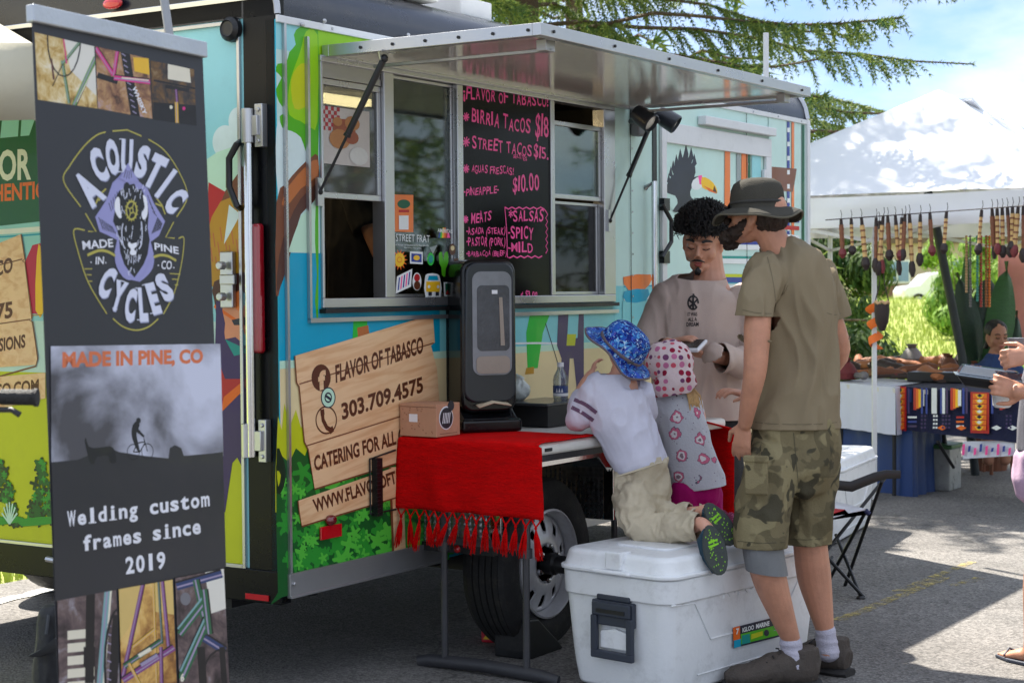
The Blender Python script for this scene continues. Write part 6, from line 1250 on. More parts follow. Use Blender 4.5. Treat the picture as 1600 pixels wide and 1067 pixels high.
for i in range(n+1):
    for j in range(n+1): x, y = 3*i/n, 3*j/n; vs.append((x, -y, roofz(x, y)))
mb.add(vs, [(i*(n+1)+j, (i+1)*(n+1)+j, (i+1)*(n+1)+j+1, i*(n+1)+j+1) for i in range(n) for j in range(n)]); mb.build('roof', tw_, TNT, smooth=True, angle=None)
def valn(p, q):
    mb = MB(); p, q = V(p), V(q); n = 40; d = (q-p).normalized(); nr = V((-d.y, d.x, 0)); vs = []
    for i in range(n+1):
        for j in range(6):
            s = j/5; vs.append(p+(q-p)*(i/n)+V((0, 0, -.21*s-.02*math.sin(math.pi*i/n)))+nr*(.012*s*math.sin(i*.9)+.02*noise.noise(V((i*.12, s*3, 0)))))
    mb.add(vs, [(i*6+j, (i+1)*6+j, (i+1)*6+j+1, i*6+j+1) for i in range(n) for j in range(5)]); mb.build('valance', tw_, TNT, smooth=True, angle=None)
cs = [(0, 0, ez), (3, 0, ez), (3, -3, ez), (0, -3, ez)]
for a, b in zip(cs, cs[1:]+cs[:1]): valn(a, b)
for x, y in ((.04, -.04), (2.96, -.04), (2.96, -2.96), (.04, -2.96)):
    mb = MB(); mb.bar((x, y, 0), (x, y, ez-.02), .032, .032); mb.box((x-.07, y-.07, 0), (x+.07, y+.07, .006)); mb.build('tent_leg', white_al, TNT)
mb = MB()
for a, b in zip([(.04, -.04), (2.96, -.04), (2.96, -2.96), (.04, -2.96)], [(2.96, -.04), (2.96, -2.96), (.04, -2.96), (.04, -.04)]):
    A, B = V((*a, 0)), V((*b, 0)); M_ = (A+B)/2
    for p, q in ((A, M_), (M_, B)): mb.bar(p+V((0, 0, ez-.04)), q+V((0, 0, ez-.32)), .012, .025); mb.bar(p+V((0, 0, ez-.32)), q+V((0, 0, ez-.04)), .012, .025)
for q in ((.04, -1.5), (2.96, -1.5), (1.5, -.04), (1.5, -2.96)): mb.bar((*q, ez-.1), (1.5, -1.5, ez+.25), .012, .025)
mb.bar((1.5, -1.5, ez+.1), (1.5, -1.5, ez+.82), .03, .03); mb.build('tent_truss', white_al, TNT)
mb = MB(); q = tt_(8.3, -.2); mb.prism([(1.72, -1.4, ez+.76), (2.3, -1.55, ez+.45), (2.2, -1.9, ez+.40), (1.62, -1.72, ez+.76)], (0, 0, .02)); mb.build('roof_vent', tw_, TNT)
# tables
def cloth_box(name, label, pts_top, drop, mm, group=None, wav=.012, z_=.76):
    T_ = thing(name, label, 'tablecloth', pts_top[0], 0, group); mb = MB(); P = [p-pts_top[0] for p in pts_top]; zt = V((0, 0, z_)); mb.poly([p+zt for p in P]); n = len(P)
    for a, b in zip(P, P[1:]+P[:1]):
        k = 18; vs = []; d = (b-a).normalized(); nr = V((d.y, -d.x, 0))
        for i in range(k+1): vs += [a+(b-a)*(i/k)+zt+V((0, 0, -drop*s))+nr*(s*wav*math.sin(i*1.3)+.01*s) for s in (0, .35, .7, 1)]
        mb.add(vs, [(i*4+j, (i+1)*4+j, (i+1)*4+j+1, i*4+j+1) for i in range(k) for j in range(3)])
    mb.build('draped_cloth', mm, T_, smooth=True, angle=50); return T_
wcl = mat('white_tablecloth', (216, 220, 232), .85, var=.03, bump=.3, bs=12); ncl = mat('navy_vinyl', (28, 58, 112), .55, var=.1, bump=.2, bs=6)
def gp(px, py): p = G(px, py, .76); p.z = 0; return p
a0, a1 = gp(1308, 597), gp(1399, 605); a2, a3 = a1+UU*.75, a0+UU*.75
TA = thing('craft_table', 'display table under the white and blue cloths', 'table', a0, 0); mb = MB(); mb.prism([V((0, 0, .72)), a1-a0+V((0, 0, .72)), a2-a0+V((0, 0, .72)), a3-a0+V((0, 0, .72))], (0, 0, .03)); mb.build('table_top', wtop, TA)
for p in (a0, a1, a2, a3): mb = MB(); q = p-a0+((a0+a2)/2-p)*.1; mb.tube([q, q+V((0, 0, .72))], .014, 6); mb.build('leg', dkmetal, TA)
cloth_box('white_tablecloth', 'plain white cloth on the craft table behind the bearded man', [a0, a1, a2, a3], .33, wcl)
i0 = a0+UU*.03-WW*.0; cloth_box('navy_table_skirt', 'plain dark blue skirt hanging to the ground under the white cloth', [a0+UU*.05, a1+UU*.05+WW*.10, a2-UU*.05+WW*.1, a3-UU*.05], .75, ncl, None, .02, .745)
b0, b1 = gp(1402, 603), gp(1640, 622)
if (b1-b0).length > 2.2: b1 = b0+(b1-b0).normalized()*1.9
b2, b3 = b1+UU*.75, b0+UU*.75
TBB = thing('craft_table', 'display table under the patterned woven blanket', 'table', b0, 0); mb = MB(); mb.prism([V((0, 0, .72)), b1-b0+V((0, 0, .72)), b2-b0+V((0, 0, .72)), b3-b0+V((0, 0, .72))], (0, 0, .03)); mb.build('table_top', wtop, TBB)
for p in (b0, b1, b2, b3): mb = MB(); q = p-b0+((b0+b2)/2-p)*.12; mb.tube([q, q+V((0, 0, .72))], .018, 6); mb.build('leg', dkmetal, TBB)
mb = MB(); q = G(1487, 765)-b0; mb.tube([q, q+V((-.08, .1, .72))], .016, 6); q = G(1432, 770)-b0; mb.tube([q, q+V((0, 0, .72))], .02, 6); mb.tube([G(1465, 690, .4)-b0, q*0+G(1490, 730, .2)-b0], .012, 6); mb.build('leg', dkmetal, TBB)
nvb = mat('blanket_navy', (20, 26, 62), .95, var=.1, bump=.5, bs=120); BLK = cloth_box('woven_blanket', 'navy woven blanket with red, orange and white stepped bands', [b0, b1, b2, b3], .30, nvb)
bn_ = WW.copy(); dB = (b1-b0).normalized(); nB = V((dB.y, -dB.x, 0)); 
def bfp(px, py): return onplane(b0+nB*.014, nB, (px, py))-b0
PB = Print(bfp, nB*.0015); PB.n = 6
CI2 = [INK[IX['red_ink']], INK[IX['orange2']], INK[IX['yellow_ink']], INK[IX['white_ink']], INK[IX['blue_ink']], INK[IX['purple']], nvb]; keep = dict(IX); IX.clear(); IX.update({'red': 0, 'orange': 1, 'yellow': 2, 'white': 3, 'blue': 4, 'purple': 5, 'navy': 6})
for x0, x1, y0, y1 in ((1400, 1418, 603, 672), (1520, 1549, 612, 676)):
    PB.poly([(x0, y0), (x1, y0+1), (x1, y1+1), (x0, y1)], 'red')
    for i in range(7):
        y = y0+3+i*(y1-y0-6)/7; h_ = (y1-y0)/7-2; xm = (x0+x1)/2; w_ = (x1-x0)/2
        PB.poly([(xm-w_*.75, y), (xm+w_*.75, y), (xm+w_*.75, y+h_), (xm-w_*.75, y+h_)], 'orange', up=.2); PB.poly([(xm-w_*.5, y+1), (xm+w_*.5, y+1), (xm+w_*.2, y+h_), (xm-w_*.2, y+h_)], 'yellow', up=.2); PB.poly([(xm-w_*.3, y+h_*.4), (xm, y), (xm+w_*.3, y+h_*.4), (xm, y+h_*.8)], 'white' if i % 2 else 'navy', up=.2)
for x0 in (1432, 1490, 1567):
    for k, c in enumerate(('red', 'orange', 'yellow', 'white')): PB.poly([(x0+k*4, 606+k*1), (x0+k*4+5, 606+k*1), (x0+k*4+5, 640-k*2), (x0+k*4, 640-k*2)], c, up=.2)
for x0, c in ((1453, 'blue'), (1463, 'white'), (1467, 'white'), (1476, 'blue'), (1485, 'purple'), (1556, 'blue'), (1425, 'purple'), (1446, 'blue'), (1511, 'blue'), (1516, 'purple'), (1480, 'white')): PB.line([(x0, 606), (x0, 646)], .022 if c != 'white' else .03, c, up=.1)
for r_ in range(3): PB.poly([(1500+r_*0, 650+r_*7), (1512, 650+r_*7), (1512, 653+r_*7), (1500, 653+r_*7)], ('red', 'orange', 'white')[r_], up=.1); PB.poly([(1424, 650+r_*7), (1438, 650+r_*7), (1438, 653+r_*7), (1424, 653+r_*7)], ('white', 'blue', 'purple')[r_], up=.1)
for x0 in (1404, 1470, 1500, 1555, 1580): PB.poly([(x0, 668), (x0+8, 664), (x0+16, 668), (x0+8, 672)], 'white' if x0 % 3 else 'orange', up=.1)
for r_ in range(4):
    for x0 in (1445, 1450, 1464, 1468, 1478, 1483, 1488, 1578, 1584): PB.poly([(x0, 648+r_*6), (x0+3, 648+r_*6), (x0+3, 651+r_*6), (x0, 651+r_*6)], 'white' if 1460 < x0 < 1470 else 'purple', up=.05)
PB.mb.build('woven_bands', CI2, BLK, fix=False)
IX.clear(); IX.update(keep)
ST2 = thing('striped_cloth', 'white folded cloth with small coloured figures hanging under the blanket', 'cloth', b0, 0)
mb = MB(); mb.add([bfp(1500, 690)+nB*-.03, bfp(1580, 688)+nB*-.03, bfp(1582, 712)+nB*-.02, bfp(1502, 717)+nB*-.02], [(0, 1, 2, 3)]); o_ = mb.build('cloth_fold', wcl, ST2, fix=False); o_.modifiers.new('s', 'SOLIDIFY').thickness = .006
PS = Print(bfp, nB*.001); PS.n = 0
for i in range(9): PS.poly([(1504+i*9, 694+(i % 3)*3), (1508+i*9, 693+(i % 3)*3), (1507+i*9, 710-(i % 2)*5), (1503+i*9, 711-(i % 2)*5)], 'blue_ink' if i % 2 else 'pink_ink', up=.05)
PS.mb.build('figures', INK, ST2, fix=False)
# storage bin under the table
BN_ = thing('storage_bin', 'clear plastic storage bin with green lid under the craft table', 'bin', G(1452, 765)+UU*.1, TROT); mb = MB(); mb.prism([(-.13, -.16, 0), (.13, -.16, 0), (.13, .16, 0), (-.13, .16, 0)], (0, 0, .3)); mb.build('bin_body', mat('bin_clear', (150, 152, 150), .3, var=.3, vs=12), BN_, bevel=.01); mb = MB(); mb.box((-.15, -.18, .3), (.15, .18, .33)); mb.build('bin_lid', mat('bin_green', (60, 110, 60), .4), BN_, bevel=.006)
# wares
brown = [mat('leather_%s' % n_, c_, .6, var=.25, vs=25, bump=.4, bs=60) for n_, c_ in (('tan', (168, 104, 62)), ('dark', (58, 42, 36)), ('mid', (122, 74, 50)), ('pale', (196, 160, 120)), ('wine', (110, 40, 44)), ('grey', (120, 116, 116)))]
random.seed(33)
def tsurf(px, py, z_=.765): return G(px, py, z_)
kinds = []
CNT = {}
def lbl(t):
    CNT[t] = CNT.get(t, 0)+1; return t if CNT[t] == 1 else ORD[CNT[t]-1]+' '+t+' from the trailer'
def ware(kind, label, cat_, mats_):
    w = thing(kind, label, cat_, (0, 0, 0), 0, 'leather and carved goods on the craft tables'); return w
for i in range(56):
    px = 1312+i*4.9; py = random.uniform(566, 597); p = tsurf(px, py); c_ = random.choice(brown); cn_ = c_.name.split('_')[1]; k = random.choice((0, 0, 2, 3, 3, 0, 1)); c_ = random.choice((brown[0], brown[2], brown[1], c_)); cn_ = c_.name.split('_')[1]
    plc = 'over the white cloth' if px < 1400 else 'over the patterned blanket'; cnm = {'tan': 'tan', 'dark': 'near black', 'mid': 'brown', 'pale': 'pale', 'wine': 'wine red', 'grey': 'grey'}[cn_]
    if k == 0:
        w = thing('leather_shoe', lbl(cnm+' leather slipper lying '+plc), 'shoe', p, random.random()*6, 'leather goods on the craft tables'); mb = MB(); mb.tube([(-.12, 0, .03), (-.06, 0, .04), (0, 0, .035), (.08, 0, .03), (.13, 0, .02)], [(.03, .03), (.036, .04), (.036, .03), (.042, .028), (.025, .016)], 12); mb.build('upper', c_, w, smooth=True); mb = MB(); mb.tube([(-.13, 0, .006), (0, 0, .006), (.14, 0, .006)], [(.032, .008), (.036, .008), (.03, .008)], 10); mb.build('sole', brown[1], w, smooth=True)
    elif k == 1:
        w = thing('carved_bowl', lbl(cnm+' carved wooden bowl standing '+plc), 'bowl', p, 0, 'carved goods on the craft tables'); r_ = random.uniform(.04, .07); mb = MB(); mb.lathe([(.0, .0), (r_*.5, 0), (r_*.9, r_*.5), (r_, r_), (r_*.92, r_), (r_*.7, r_*.5), (0, r_*.2)], (0, 0, 0), n=18, caps=False); mb.build('bowl_body', c_, w, smooth=True)
    elif k == 2:
        w = thing('leather_pouch', lbl(cnm+' drawstring leather pouch slumped '+plc), 'pouch', p, random.random()*6, 'leather goods on the craft tables'); mb = MB(); r_ = random.uniform(.045, .075); mb.lathe([(0, 0), (r_, .01), (r_*1.1, r_*.7), (r_*.7, r_*1.4), (r_*.35, r_*1.7), (r_*.55, r_*2.0)], (0, 0, 0), n=14, caps=False); mb.build('pouch_body', c_, w, smooth=True); mb = MB(); mb.lathe([(r_*.38, r_*1.66), (r_*.4, r_*1.72)], (0, 0, 0), n=12); mb.build('cord', brown[1], w)
    else:
        w = thing('wooden_flute', lbl(cnm+' wooden flute lying '+plc), 'flute', p, random.random()*6, 'carved goods on the craft tables'); mb = MB(); mb.tube([(-.14, 0, .02), (.14, 0, .03)], [.012, .016], 10); mb.ell((.15, 0, .03), (.028, .024, .022), n=10); mb.build('flute_body', c_, w, smooth=True); mb = MB(); mb.lathe([(.017, -.01), (.017, .01)], (.02, 0, .026), (1, 0, .04), 10); mb.build('cord_binding', brown[4], w)
# dark display box
for o in list(COL.objects):
    if o.parent is None and o.name.split('.')[0] in ('leather_shoe', 'carved_bowl', 'leather_pouch', 'wooden_flute'): random.seed(o.name); k9 = random.uniform(1.0, 1.5)*(.7 if o.name[:3] == 'car' else 1); o.scale = (k9, k9, k9)
DBX = thing('display_tray', 'black display tray at the edge of the patterned blanket', 'tray', tsurf(1465, 596), TROT); mb = MB(); mb.box((-.08, -.2, 0), (.1, .2, .07)); mb.build('tray_body', blk, DBX, bevel=.004)
# hanging rattles
rb = mat('bamboo', (200, 164, 108), .5, var=.25, vs=20, bump=.3); rd_ = mat('rattle_dark', (42, 30, 30), .6, var=.3, bump=.4)
def rattle(px, ytop, ybot, d, i):
    p = D(px, ytop, d); s_ = d/FPX; L_ = (ybot-ytop)*s_
    r = thing('hanging_rattle', ('%s %s rattle with %s head along the tent edge, counted from the trailer' % (ORD[i], 'pale bamboo' if i % 3 else 'plain brown', 'black' if i % 4 else 'wine red')), 'rattle', p, 0, 'bamboo rattles hanging along the tent edge'); random.seed(i); w_ = random.uniform(.010, .016); hr = random.uniform(.7, 1.25); r.rotation_euler = (random.uniform(-.09, .09), random.uniform(-.09, .09), 0); L_ *= random.uniform(.85, 1.1)
    mb = MB(); mb.tube([(0, 0, -.0), (.0, 0, -L_*.16)], [.010, .013], 8); mb.build('cord_wrap', rd_, r, smooth=True); mb = MB(); mb.tube([(0, 0, -L_*.74), (0, 0, -L_*.8), (0, 0, -L_*.9), (0, 0, -L_)], [.012, .022*hr, .026*hr, .010], 10); mb.build('leather_end', rd_ if i % 4 else brown[4], r, smooth=True)
    mb = MB(); mb.tube([(0, 0, -L_*.15), (0, 0, -L_*.75)], [w_*1.05, w_], 8); s2 = mb.build('stick', rb if i % 3 else brown[2], r, smooth=True)
    mb = MB()
    for k in range(4): mb.lathe([(w_*1.15, -.006), (w_*1.15, .006)], (0, 0, -L_*(.25+k*.13)), n=8)
    mb.build('node_ring', brown[2], r); mb = MB(); mb.tube([(0, 0, .0), (.006, 0, .03), (0, 0, .06)], .0022, 5); mb.build('hang_cord', rd_, r)
for i, (px, yt, yb) in enumerate(sorted([(1314, 342, 405), (1330, 342, 400), (1346, 340, 418), (1369, 340, 425), (1380, 338, 428), (1387, 338, 420), (1399, 337, 432), (1414, 336, 420), (1421, 334, 428), (1438, 335, 418), (1453, 333, 412), (1479, 331, 405), (1534, 328, 405), (1550, 326, 398), (1558, 326, 402), (1566, 325, 400), (1574, 324, 405), (1582, 323, 398), (1591, 322, 410), (1599, 322, 420), (1374, 345, 440), (1409, 340, 418)])):
    rattle(px, yt, yb, 11.75-(px-1314)*.0028, i)
HL = thing('hanging_line', 'thin dark cord strung along the tent edge carrying the rattles', 'cord', D(1290, 344, 11.8), 0); mb = MB(); mb.tube([(0, 0, 0), D(1640, 319, 10.8)-HL.location], .004, 6); mb.build('cord', rd_, HL)
NK = thing('beaded_necklaces', 'bunch of long beaded necklaces hanging beside the green leaves', 'necklaces', D(1520, 345, 12), 0)
for i, (px, y1, c_) in enumerate([(1510, 460, brown[3]), (1516, 480, brown[5]), (1527, 470, mat('bead_teal', (60, 150, 140), .4)), (1533, 480, mat('bead_red', (170, 50, 50), .4)), (1541, 482, brown[0]), (1546, 480, mat('bead_orange', (220, 120, 40), .4))]):
    mb = MB(); y = 370
    while y < y1: mb.ell(D(px, y, 12)-NK.location, .011, n=6); y += 4.5
    mb.build('bead_strand', c_, NK, smooth=True)
BKT = thing('hanging_basket', 'black woven basket bag hanging on the tent pole', 'basket', D(1378, 475, 11.6), 0); mb = MB(); mb.lathe([(.05, 0), (.052, -.05), (.045, -.12), (.02, -.18), (0, -.185)], (0, 0, 0), n=14, caps=False); mb.build('basket_body', rd_, BKT, smooth=True); mb = MB(); mb.tube([(-.05, 0, 0), (-.02, 0, .12), (0, 0, .3), (.02, 0, .12), (.05, 0, 0)], .004, 5); mb.build('basket_cord', rd_, BKT); mb = MB(); mb.tube([(.045*math.cos(a), .045*math.sin(a), .01+.008*math.sin(a*6)) for a in [i*.26 for i in range(25)]], .009, 6); mb.build('fur_rim', brown[3], BKT, smooth=True)
PP = thing('tent_prop', 'white stall pole wrapped with orange ribbon', 'pole', G(1366, 790), 0); PP.location = D(1366, 500, 11.75); PP.location.z = 0
mb = MB(); mb.bar((0, 0, 0), (0, 0, 2.0), .03, .03); mb.build('pole_shaft', white_al, PP); mb = MB(); mb.tube([(.035*math.cos(a), .035*math.sin(a), 1.03+.3*a/18) for a in [i*.5 for i in range(37)]], [(.03, .004)]*37, 6); mb.build('orange_ribbon', mat('ribbon_orange', (236, 116, 40), .7), PP, smooth=True)
LP = thing('leaning_post', 'dark slanting post of the umbrella base beside the tent', 'post', D(1503, 560, 13.2), 0); LP.location = D(1512, 600, 13.2); LP.location.z = 0; mb = MB(); mb.tube([V((.06, 0, 0)), D(1503, 555, 13.2)-LP.location, D(1462, 350, 13.2)-LP.location, D(1450, 300, 13.2)-LP.location], .034, 12); mb.build('post_shaft', mat('post_dark', (38, 46, 48), .5), LP, smooth=True)
# big green leaf panels
lf_ = mat('banana_leaf', (46, 92, 44), .45, var=.25, vs=8, bump=.5, bs=30, aniso=(1, 1, 6)); lf2 = mat('banana_leaf_dark', (24, 52, 34), .5, var=.25, vs=8, bump=.4, bs=30)
PLT = thing('banana_plant', 'potted plant with big upright dark green leaves behind the seated woman', 'plant', D(1545, 600, 13.6), 0); PLT.location.z = 0
for k, (x0, y0, x1, y1, w_, mm) in enumerate([(1530, 575, 1497, 425, 19, lf2), (1548, 600, 1575, 408, 24, lf_), (1520, 590, 1548, 420, 26, lf2), (1575, 600, 1590, 485, 14, lf2), (1505, 560, 1512, 380, 10, lf_), (1560, 600, 1548, 470, 22, lf_)]):
    A = D(x0, y0, 13.6+k*.05)-PLT.location; B_2 = D(x1, y1, 13.6+k*.07)-PLT.location; mb = MB(); vs = []; fs = []; n = 14; dr = (B_2-A).normalized(); sd = dr.cross(V((0, 1, 0))).normalized(); s_ = 13.6/FPX
    for i in range(n+1):
        t_ = i/n; w = w_*s_*(math.sin(min(1, t_*1.08)*math.pi)**.6 if t_ < .95 else .15); p = A.lerp(B_2, t_)
        for e_ in (-1, -.5, 0, .5, 1): vs.append(p+sd*(w*e_)+V((0, -.06*math.sin(t_*3)+.05*abs(e_), .01*math.sin(t_*60)*abs(e_))))
    mb.add(vs, [(i*5+j, (i+1)*5+j, (i+1)*5+j+1, i*5+j+1) for i in range(n) for j in range(4)]); mb.build('leaf', mm, PLT, smooth=True, angle=None)
    mb = MB(); mb.tube([V((0, 0, .2)), A, A.lerp(B_2, .5), B_2], [.02, .014, .008, .003], 6); mb.build('stalk', bm2 if False else lf_, PLT, smooth=True)
mb = MB(); mb.lathe([(.14, 0), (.18, .3), (.16, .3)], (0, 0, 0), n=18); mb.build('pot', brown[2], PLT)
PKC = thing('pink_cloth', 'pink cloth hanging at the back of the craft stall', 'cloth', D(1590, 420, 14.2), 0); mb = MB(); vs = []
for i in range(9):
    for j in range(7): p = D(1560+i*14, 395+j*24, 14.4)-PKC.location; vs.append(p+V((0, .04*math.sin(i*1.7), 0)))
mb.add(vs, [(i*7+j, (i+1)*7+j, (i+1)*7+j+1, i*7+j+1) for i in range(8) for j in range(6)]); o_ = mb.build('cloth_sheet', mat('pink_linen', (206, 140, 128), .8), PKC, smooth=True); o_.modifiers.new('s', 'SOLIDIFY').thickness = .004
# ================================================================ PEOPLE
def mix_mat(name, base, fn, rough=.85, bump=.3, bs=150):
    m = mat(name, base, rough, var=.06, vs=10, bump=bump, bs=bs, spec=.2); t, b = tree_of(m); src = b.inputs['Base Color'].links[0].from_socket; tc = t.nodes.new('ShaderNodeTexCoord')
    out_ = fn(t, tc.outputs['Object'], src); t.links.new(out_, b.inputs['Base Color']); return m
def N_(t, ty, **k):
    n = t.nodes.new(ty)
    for a, b in k.items():
        if a.startswith('i_'): n.inputs[a[2:].replace('_', ' ')].default_value = b
        else: setattr(n, a, b)
    return n
def mixc(t, fac, a, b):
    mi = N_(t, 'ShaderNodeMix', data_type='RGBA'); t.links.new(fac, mi.inputs[0])
    for v, i in ((a, 6), (b, 7)):
        if isinstance(v, tuple): mi.inputs[i].default_value = (*lin(v), 1)
        else: t.links.new(v, mi.inputs[i])
    return mi.outputs[2]
def thr(t, sock, a, b):
    r_ = N_(t, 'ShaderNodeMapRange'); r_.inputs[1].default_value = a; r_.inputs[2].default_value = b; t.links.new(sock, r_.inputs[0]); return r_.outputs[0]
def camo(t, co_, src):
    o = src
    for sc, loc, c, th in ((9, 0, (96, 88, 66), .52), (8, 5, (132, 122, 92), .56), (10, 9, (70, 66, 52), .57)):
        mp = N_(t, 'ShaderNodeMapping'); mp.inputs['Location'].default_value = (loc, loc, loc); t.links.new(co_, mp.inputs[0]); n = N_(t, 'ShaderNodeTexNoise'); n.inputs['Scale'].default_value = sc; n.inputs['Detail'].default_value = 2; n.inputs['Distortion'].default_value = .6; t.links.new(mp.outputs[0], n.inputs['Vector']); o = mixc(t, thr(t, n.outputs[0], th, th+.02), o, c)
    return o
def dots(t, co_, src, sc=32, cs=((150, 30, 60), (214, 92, 110), (120, 70, 110)), th=.38):
    v = N_(t, 'ShaderNodeTexVoronoi'); v.inputs['Scale'].default_value = sc; v.inputs['Randomness'].default_value = .25; t.links.new(co_, v.inputs['Vector'])
    rp = N_(t, 'ShaderNodeValToRGB'); rp.color_ramp.interpolation = 'CONSTANT'; e = rp.color_ramp.elements; e[0].color = (*lin(cs[0]), 1); e[1].position = .36; e[1].color = (*lin(cs[1]), 1); x = e.new(.68); x.color = (*lin(cs[2]), 1); y = e.new(.85); y.color = (*lin((204, 120, 160)), 1)
    s = N_(t, 'ShaderNodeSeparateColor'); t.links.new(v.outputs['Color'], s.inputs[0]); t.links.new(s.outputs[0], rp.inputs[0])
    return mixc(t, thr(t, v.outputs['Distance'], th+.03, th), src, rp.outputs[0])
def floral(t, co_, src):
    o = src
    for sc, c, a, b in ((26, (20, 40, 120), .46, .50), (40, (90, 160, 214), .56, .60), (60, (178, 206, 232), .60, .63), (34, (60, 90, 190), .58, .61), (70, (120, 70, 150), .66, .68)):
        n = N_(t, 'ShaderNodeTexNoise'); n.inputs['Scale'].default_value = sc; n.inputs['Detail'].default_value = 3; n.inputs['Distortion'].default_value = 1.5; t.links.new(co_, n.inputs['Vector']); o = mixc(t, thr(t, n.outputs[0], a, b), o, c)
    return o
def unicorns(t, co_, src):
    v = N_(t, 'ShaderNodeTexVoronoi'); v.inputs['Scale'].default_value = 12; v.inputs['Randomness'].default_value = .35; t.links.new(co_, v.inputs['Vector'])
    n = N_(t, 'ShaderNodeTexNoise'); n.inputs['Scale'].default_value = 45; t.links.new(co_, n.inputs['Vector']); ad = N_(t, 'ShaderNodeMath', operation='MULTIPLY_ADD'); ad.inputs[1].default_value = .35; t.links.new(n.outputs[0], ad.inputs[0]); t.links.new(v.outputs['Distance'], ad.inputs[2])
    o = mixc(t, thr(t, ad.outputs[0], .475, .465), src, (96, 90, 108)); o = mixc(t, thr(t, ad.outputs[0], .455, .445), o, (206, 110, 140)); o = mixc(t, thr(t, ad.outputs[0], .36, .35), o, (226, 222, 224)); o = mixc(t, thr(t, ad.outputs[0], .26, .25), o, (140, 120, 130))
    v2 = N_(t, 'ShaderNodeTexVoronoi'); v2.inputs['Scale'].default_value = 48; t.links.new(co_, v2.inputs['Vector']); return mixc(t, thr(t, v2.outputs['Distance'], .12, .10), o, (120, 100, 130))
sk_m = mat('skin_sunburnt', (188, 134, 108), .5, var=.2, vs=11, bump=.2, bs=160, sss=.08); sk_y = mat('skin_olive', (190, 138, 112), .45, var=.1, vs=16, bump=.08, bs=220, sss=.08); sk_k = mat('skin_child', (216, 160, 136), .5, var=.08, vs=18, bump=.06, bs=200, sss=.1); sk_w = mat('skin_brown', (172, 120, 94), .5, var=.1, bump=.1, bs=200)
olive = mat('olive_tee', (134, 121, 98), .92, var=.07, vs=7, bump=.25, bs=350, spec=.15); greige = mat('greige_jersey', (184, 166, 156), .92, var=.06, vs=7, bump=.25, bs=350, spec=.15)
camo_m = mix_mat('camouflage_twill', (114, 104, 78), camo); khaki = mat('khaki_twill', (196, 184, 160), .9, var=.07, vs=9, bump=.4, bs=250, spec=.15, dirt=.15); lav = mat('heather_white_jersey', (206, 206, 222), .92, var=.05, vs=20, bump=.25, bs=350, spec=.15)
hatm = mat('hat_charcoal', (68, 66, 60), .9, var=.12, vs=12, bump=.4, bs=300, spec=.15); floral_m = mix_mat('blue_floral_cotton', (38, 92, 178), floral); polka = mix_mat('polka_cotton', (224, 204, 206), dots); uni = mix_mat('unicorn_jersey', (196, 198, 206), unicorns)
hair_b = mat('hair_black', (16, 13, 13), .5, var=.3, vs=30, bump=.2); hair_br = mat('hair_dark_brown', (46, 32, 24), .7, var=.3, vs=40, bump=.6, bs=200); hair_bl = mat('hair_blond', (196, 160, 108), .6, var=.25, vs=40, bump=.5, bs=150)
magenta = mat('magenta_leggings', (156, 12, 96), .85, var=.08, bump=.3, bs=200, spec=.15); blackp = mat('black_trousers', (24, 24, 30), .8, var=.15, bump=.3, bs=200); sleeve_g = mat('compression_grey', (118, 120, 122), .75, var=.06, bump=.3, bs=300); sockm = mat('sock_grey', (186, 182, 196), .9, var=.05, bump=.5, bs=200); shoem = mat('shoe_taupe', (74, 66, 60), .85, var=.2, vs=20, bump=.4, bs=150, dirt=.2); solem = mat('shoe_sole', (40, 38, 38), .7, bump=.3)
def rel(o, P): return P - o
def hand(mb, w, d, nrm, L_=.18, curl=.5, thumb=1, org=V((0, 0, 0)), spread=.02):
    w = w-org; d = d.normalized(); nrm = (nrm-d*nrm.dot(d)).normalized(); sd = d.cross(nrm).normalized(); k = L_/.18
    mb.tube([w-d*.03*k, w+d*.01*k, w+d*.04*k, w+d*.075*k, w+d*.09*k], [(.022*k, .018*k), (.027*k, .017*k), (.037*k, .016*k), (.038*k, .013*k), (.03*k, .010*k)], 12, ref=nrm)
    for i, ln in enumerate((.062, .074, .068, .052)):
        b = w+d*.082*k+sd*((i-1.5)*spread*k); di = (d+sd*(i-1.5)*.08).normalized(); P = [b-di*.015*k, b]; c = 0
        for j, f in enumerate((.45, .32, .25)):
            c += curl*(.6, 1.0, .8)[j]; v = di*math.cos(c)+nrm*math.sin(c); b = b+v*ln*f*k*1.05; P.append(b)
        mb.tube(P, [.0095*k, .0098*k, .009*k, .0082*k, .0065*k], 8)
    b = w+d*.02*k+sd*thumb*.024*k; v0 = (d*.6+sd*thumb*.75+nrm*.25).normalized(); v1 = (d*.9+sd*thumb*.25+nrm*.5).normalized()
    mb.tube([b-v0*.01*k, b+v0*.02*k, b+v0*.042*k, b+v0*.042*k+v1*.03*k, b+v0*.042*k+v1*.052*k], [.013*k, .013*k, .0105*k, .0095*k, .007*k], 8)
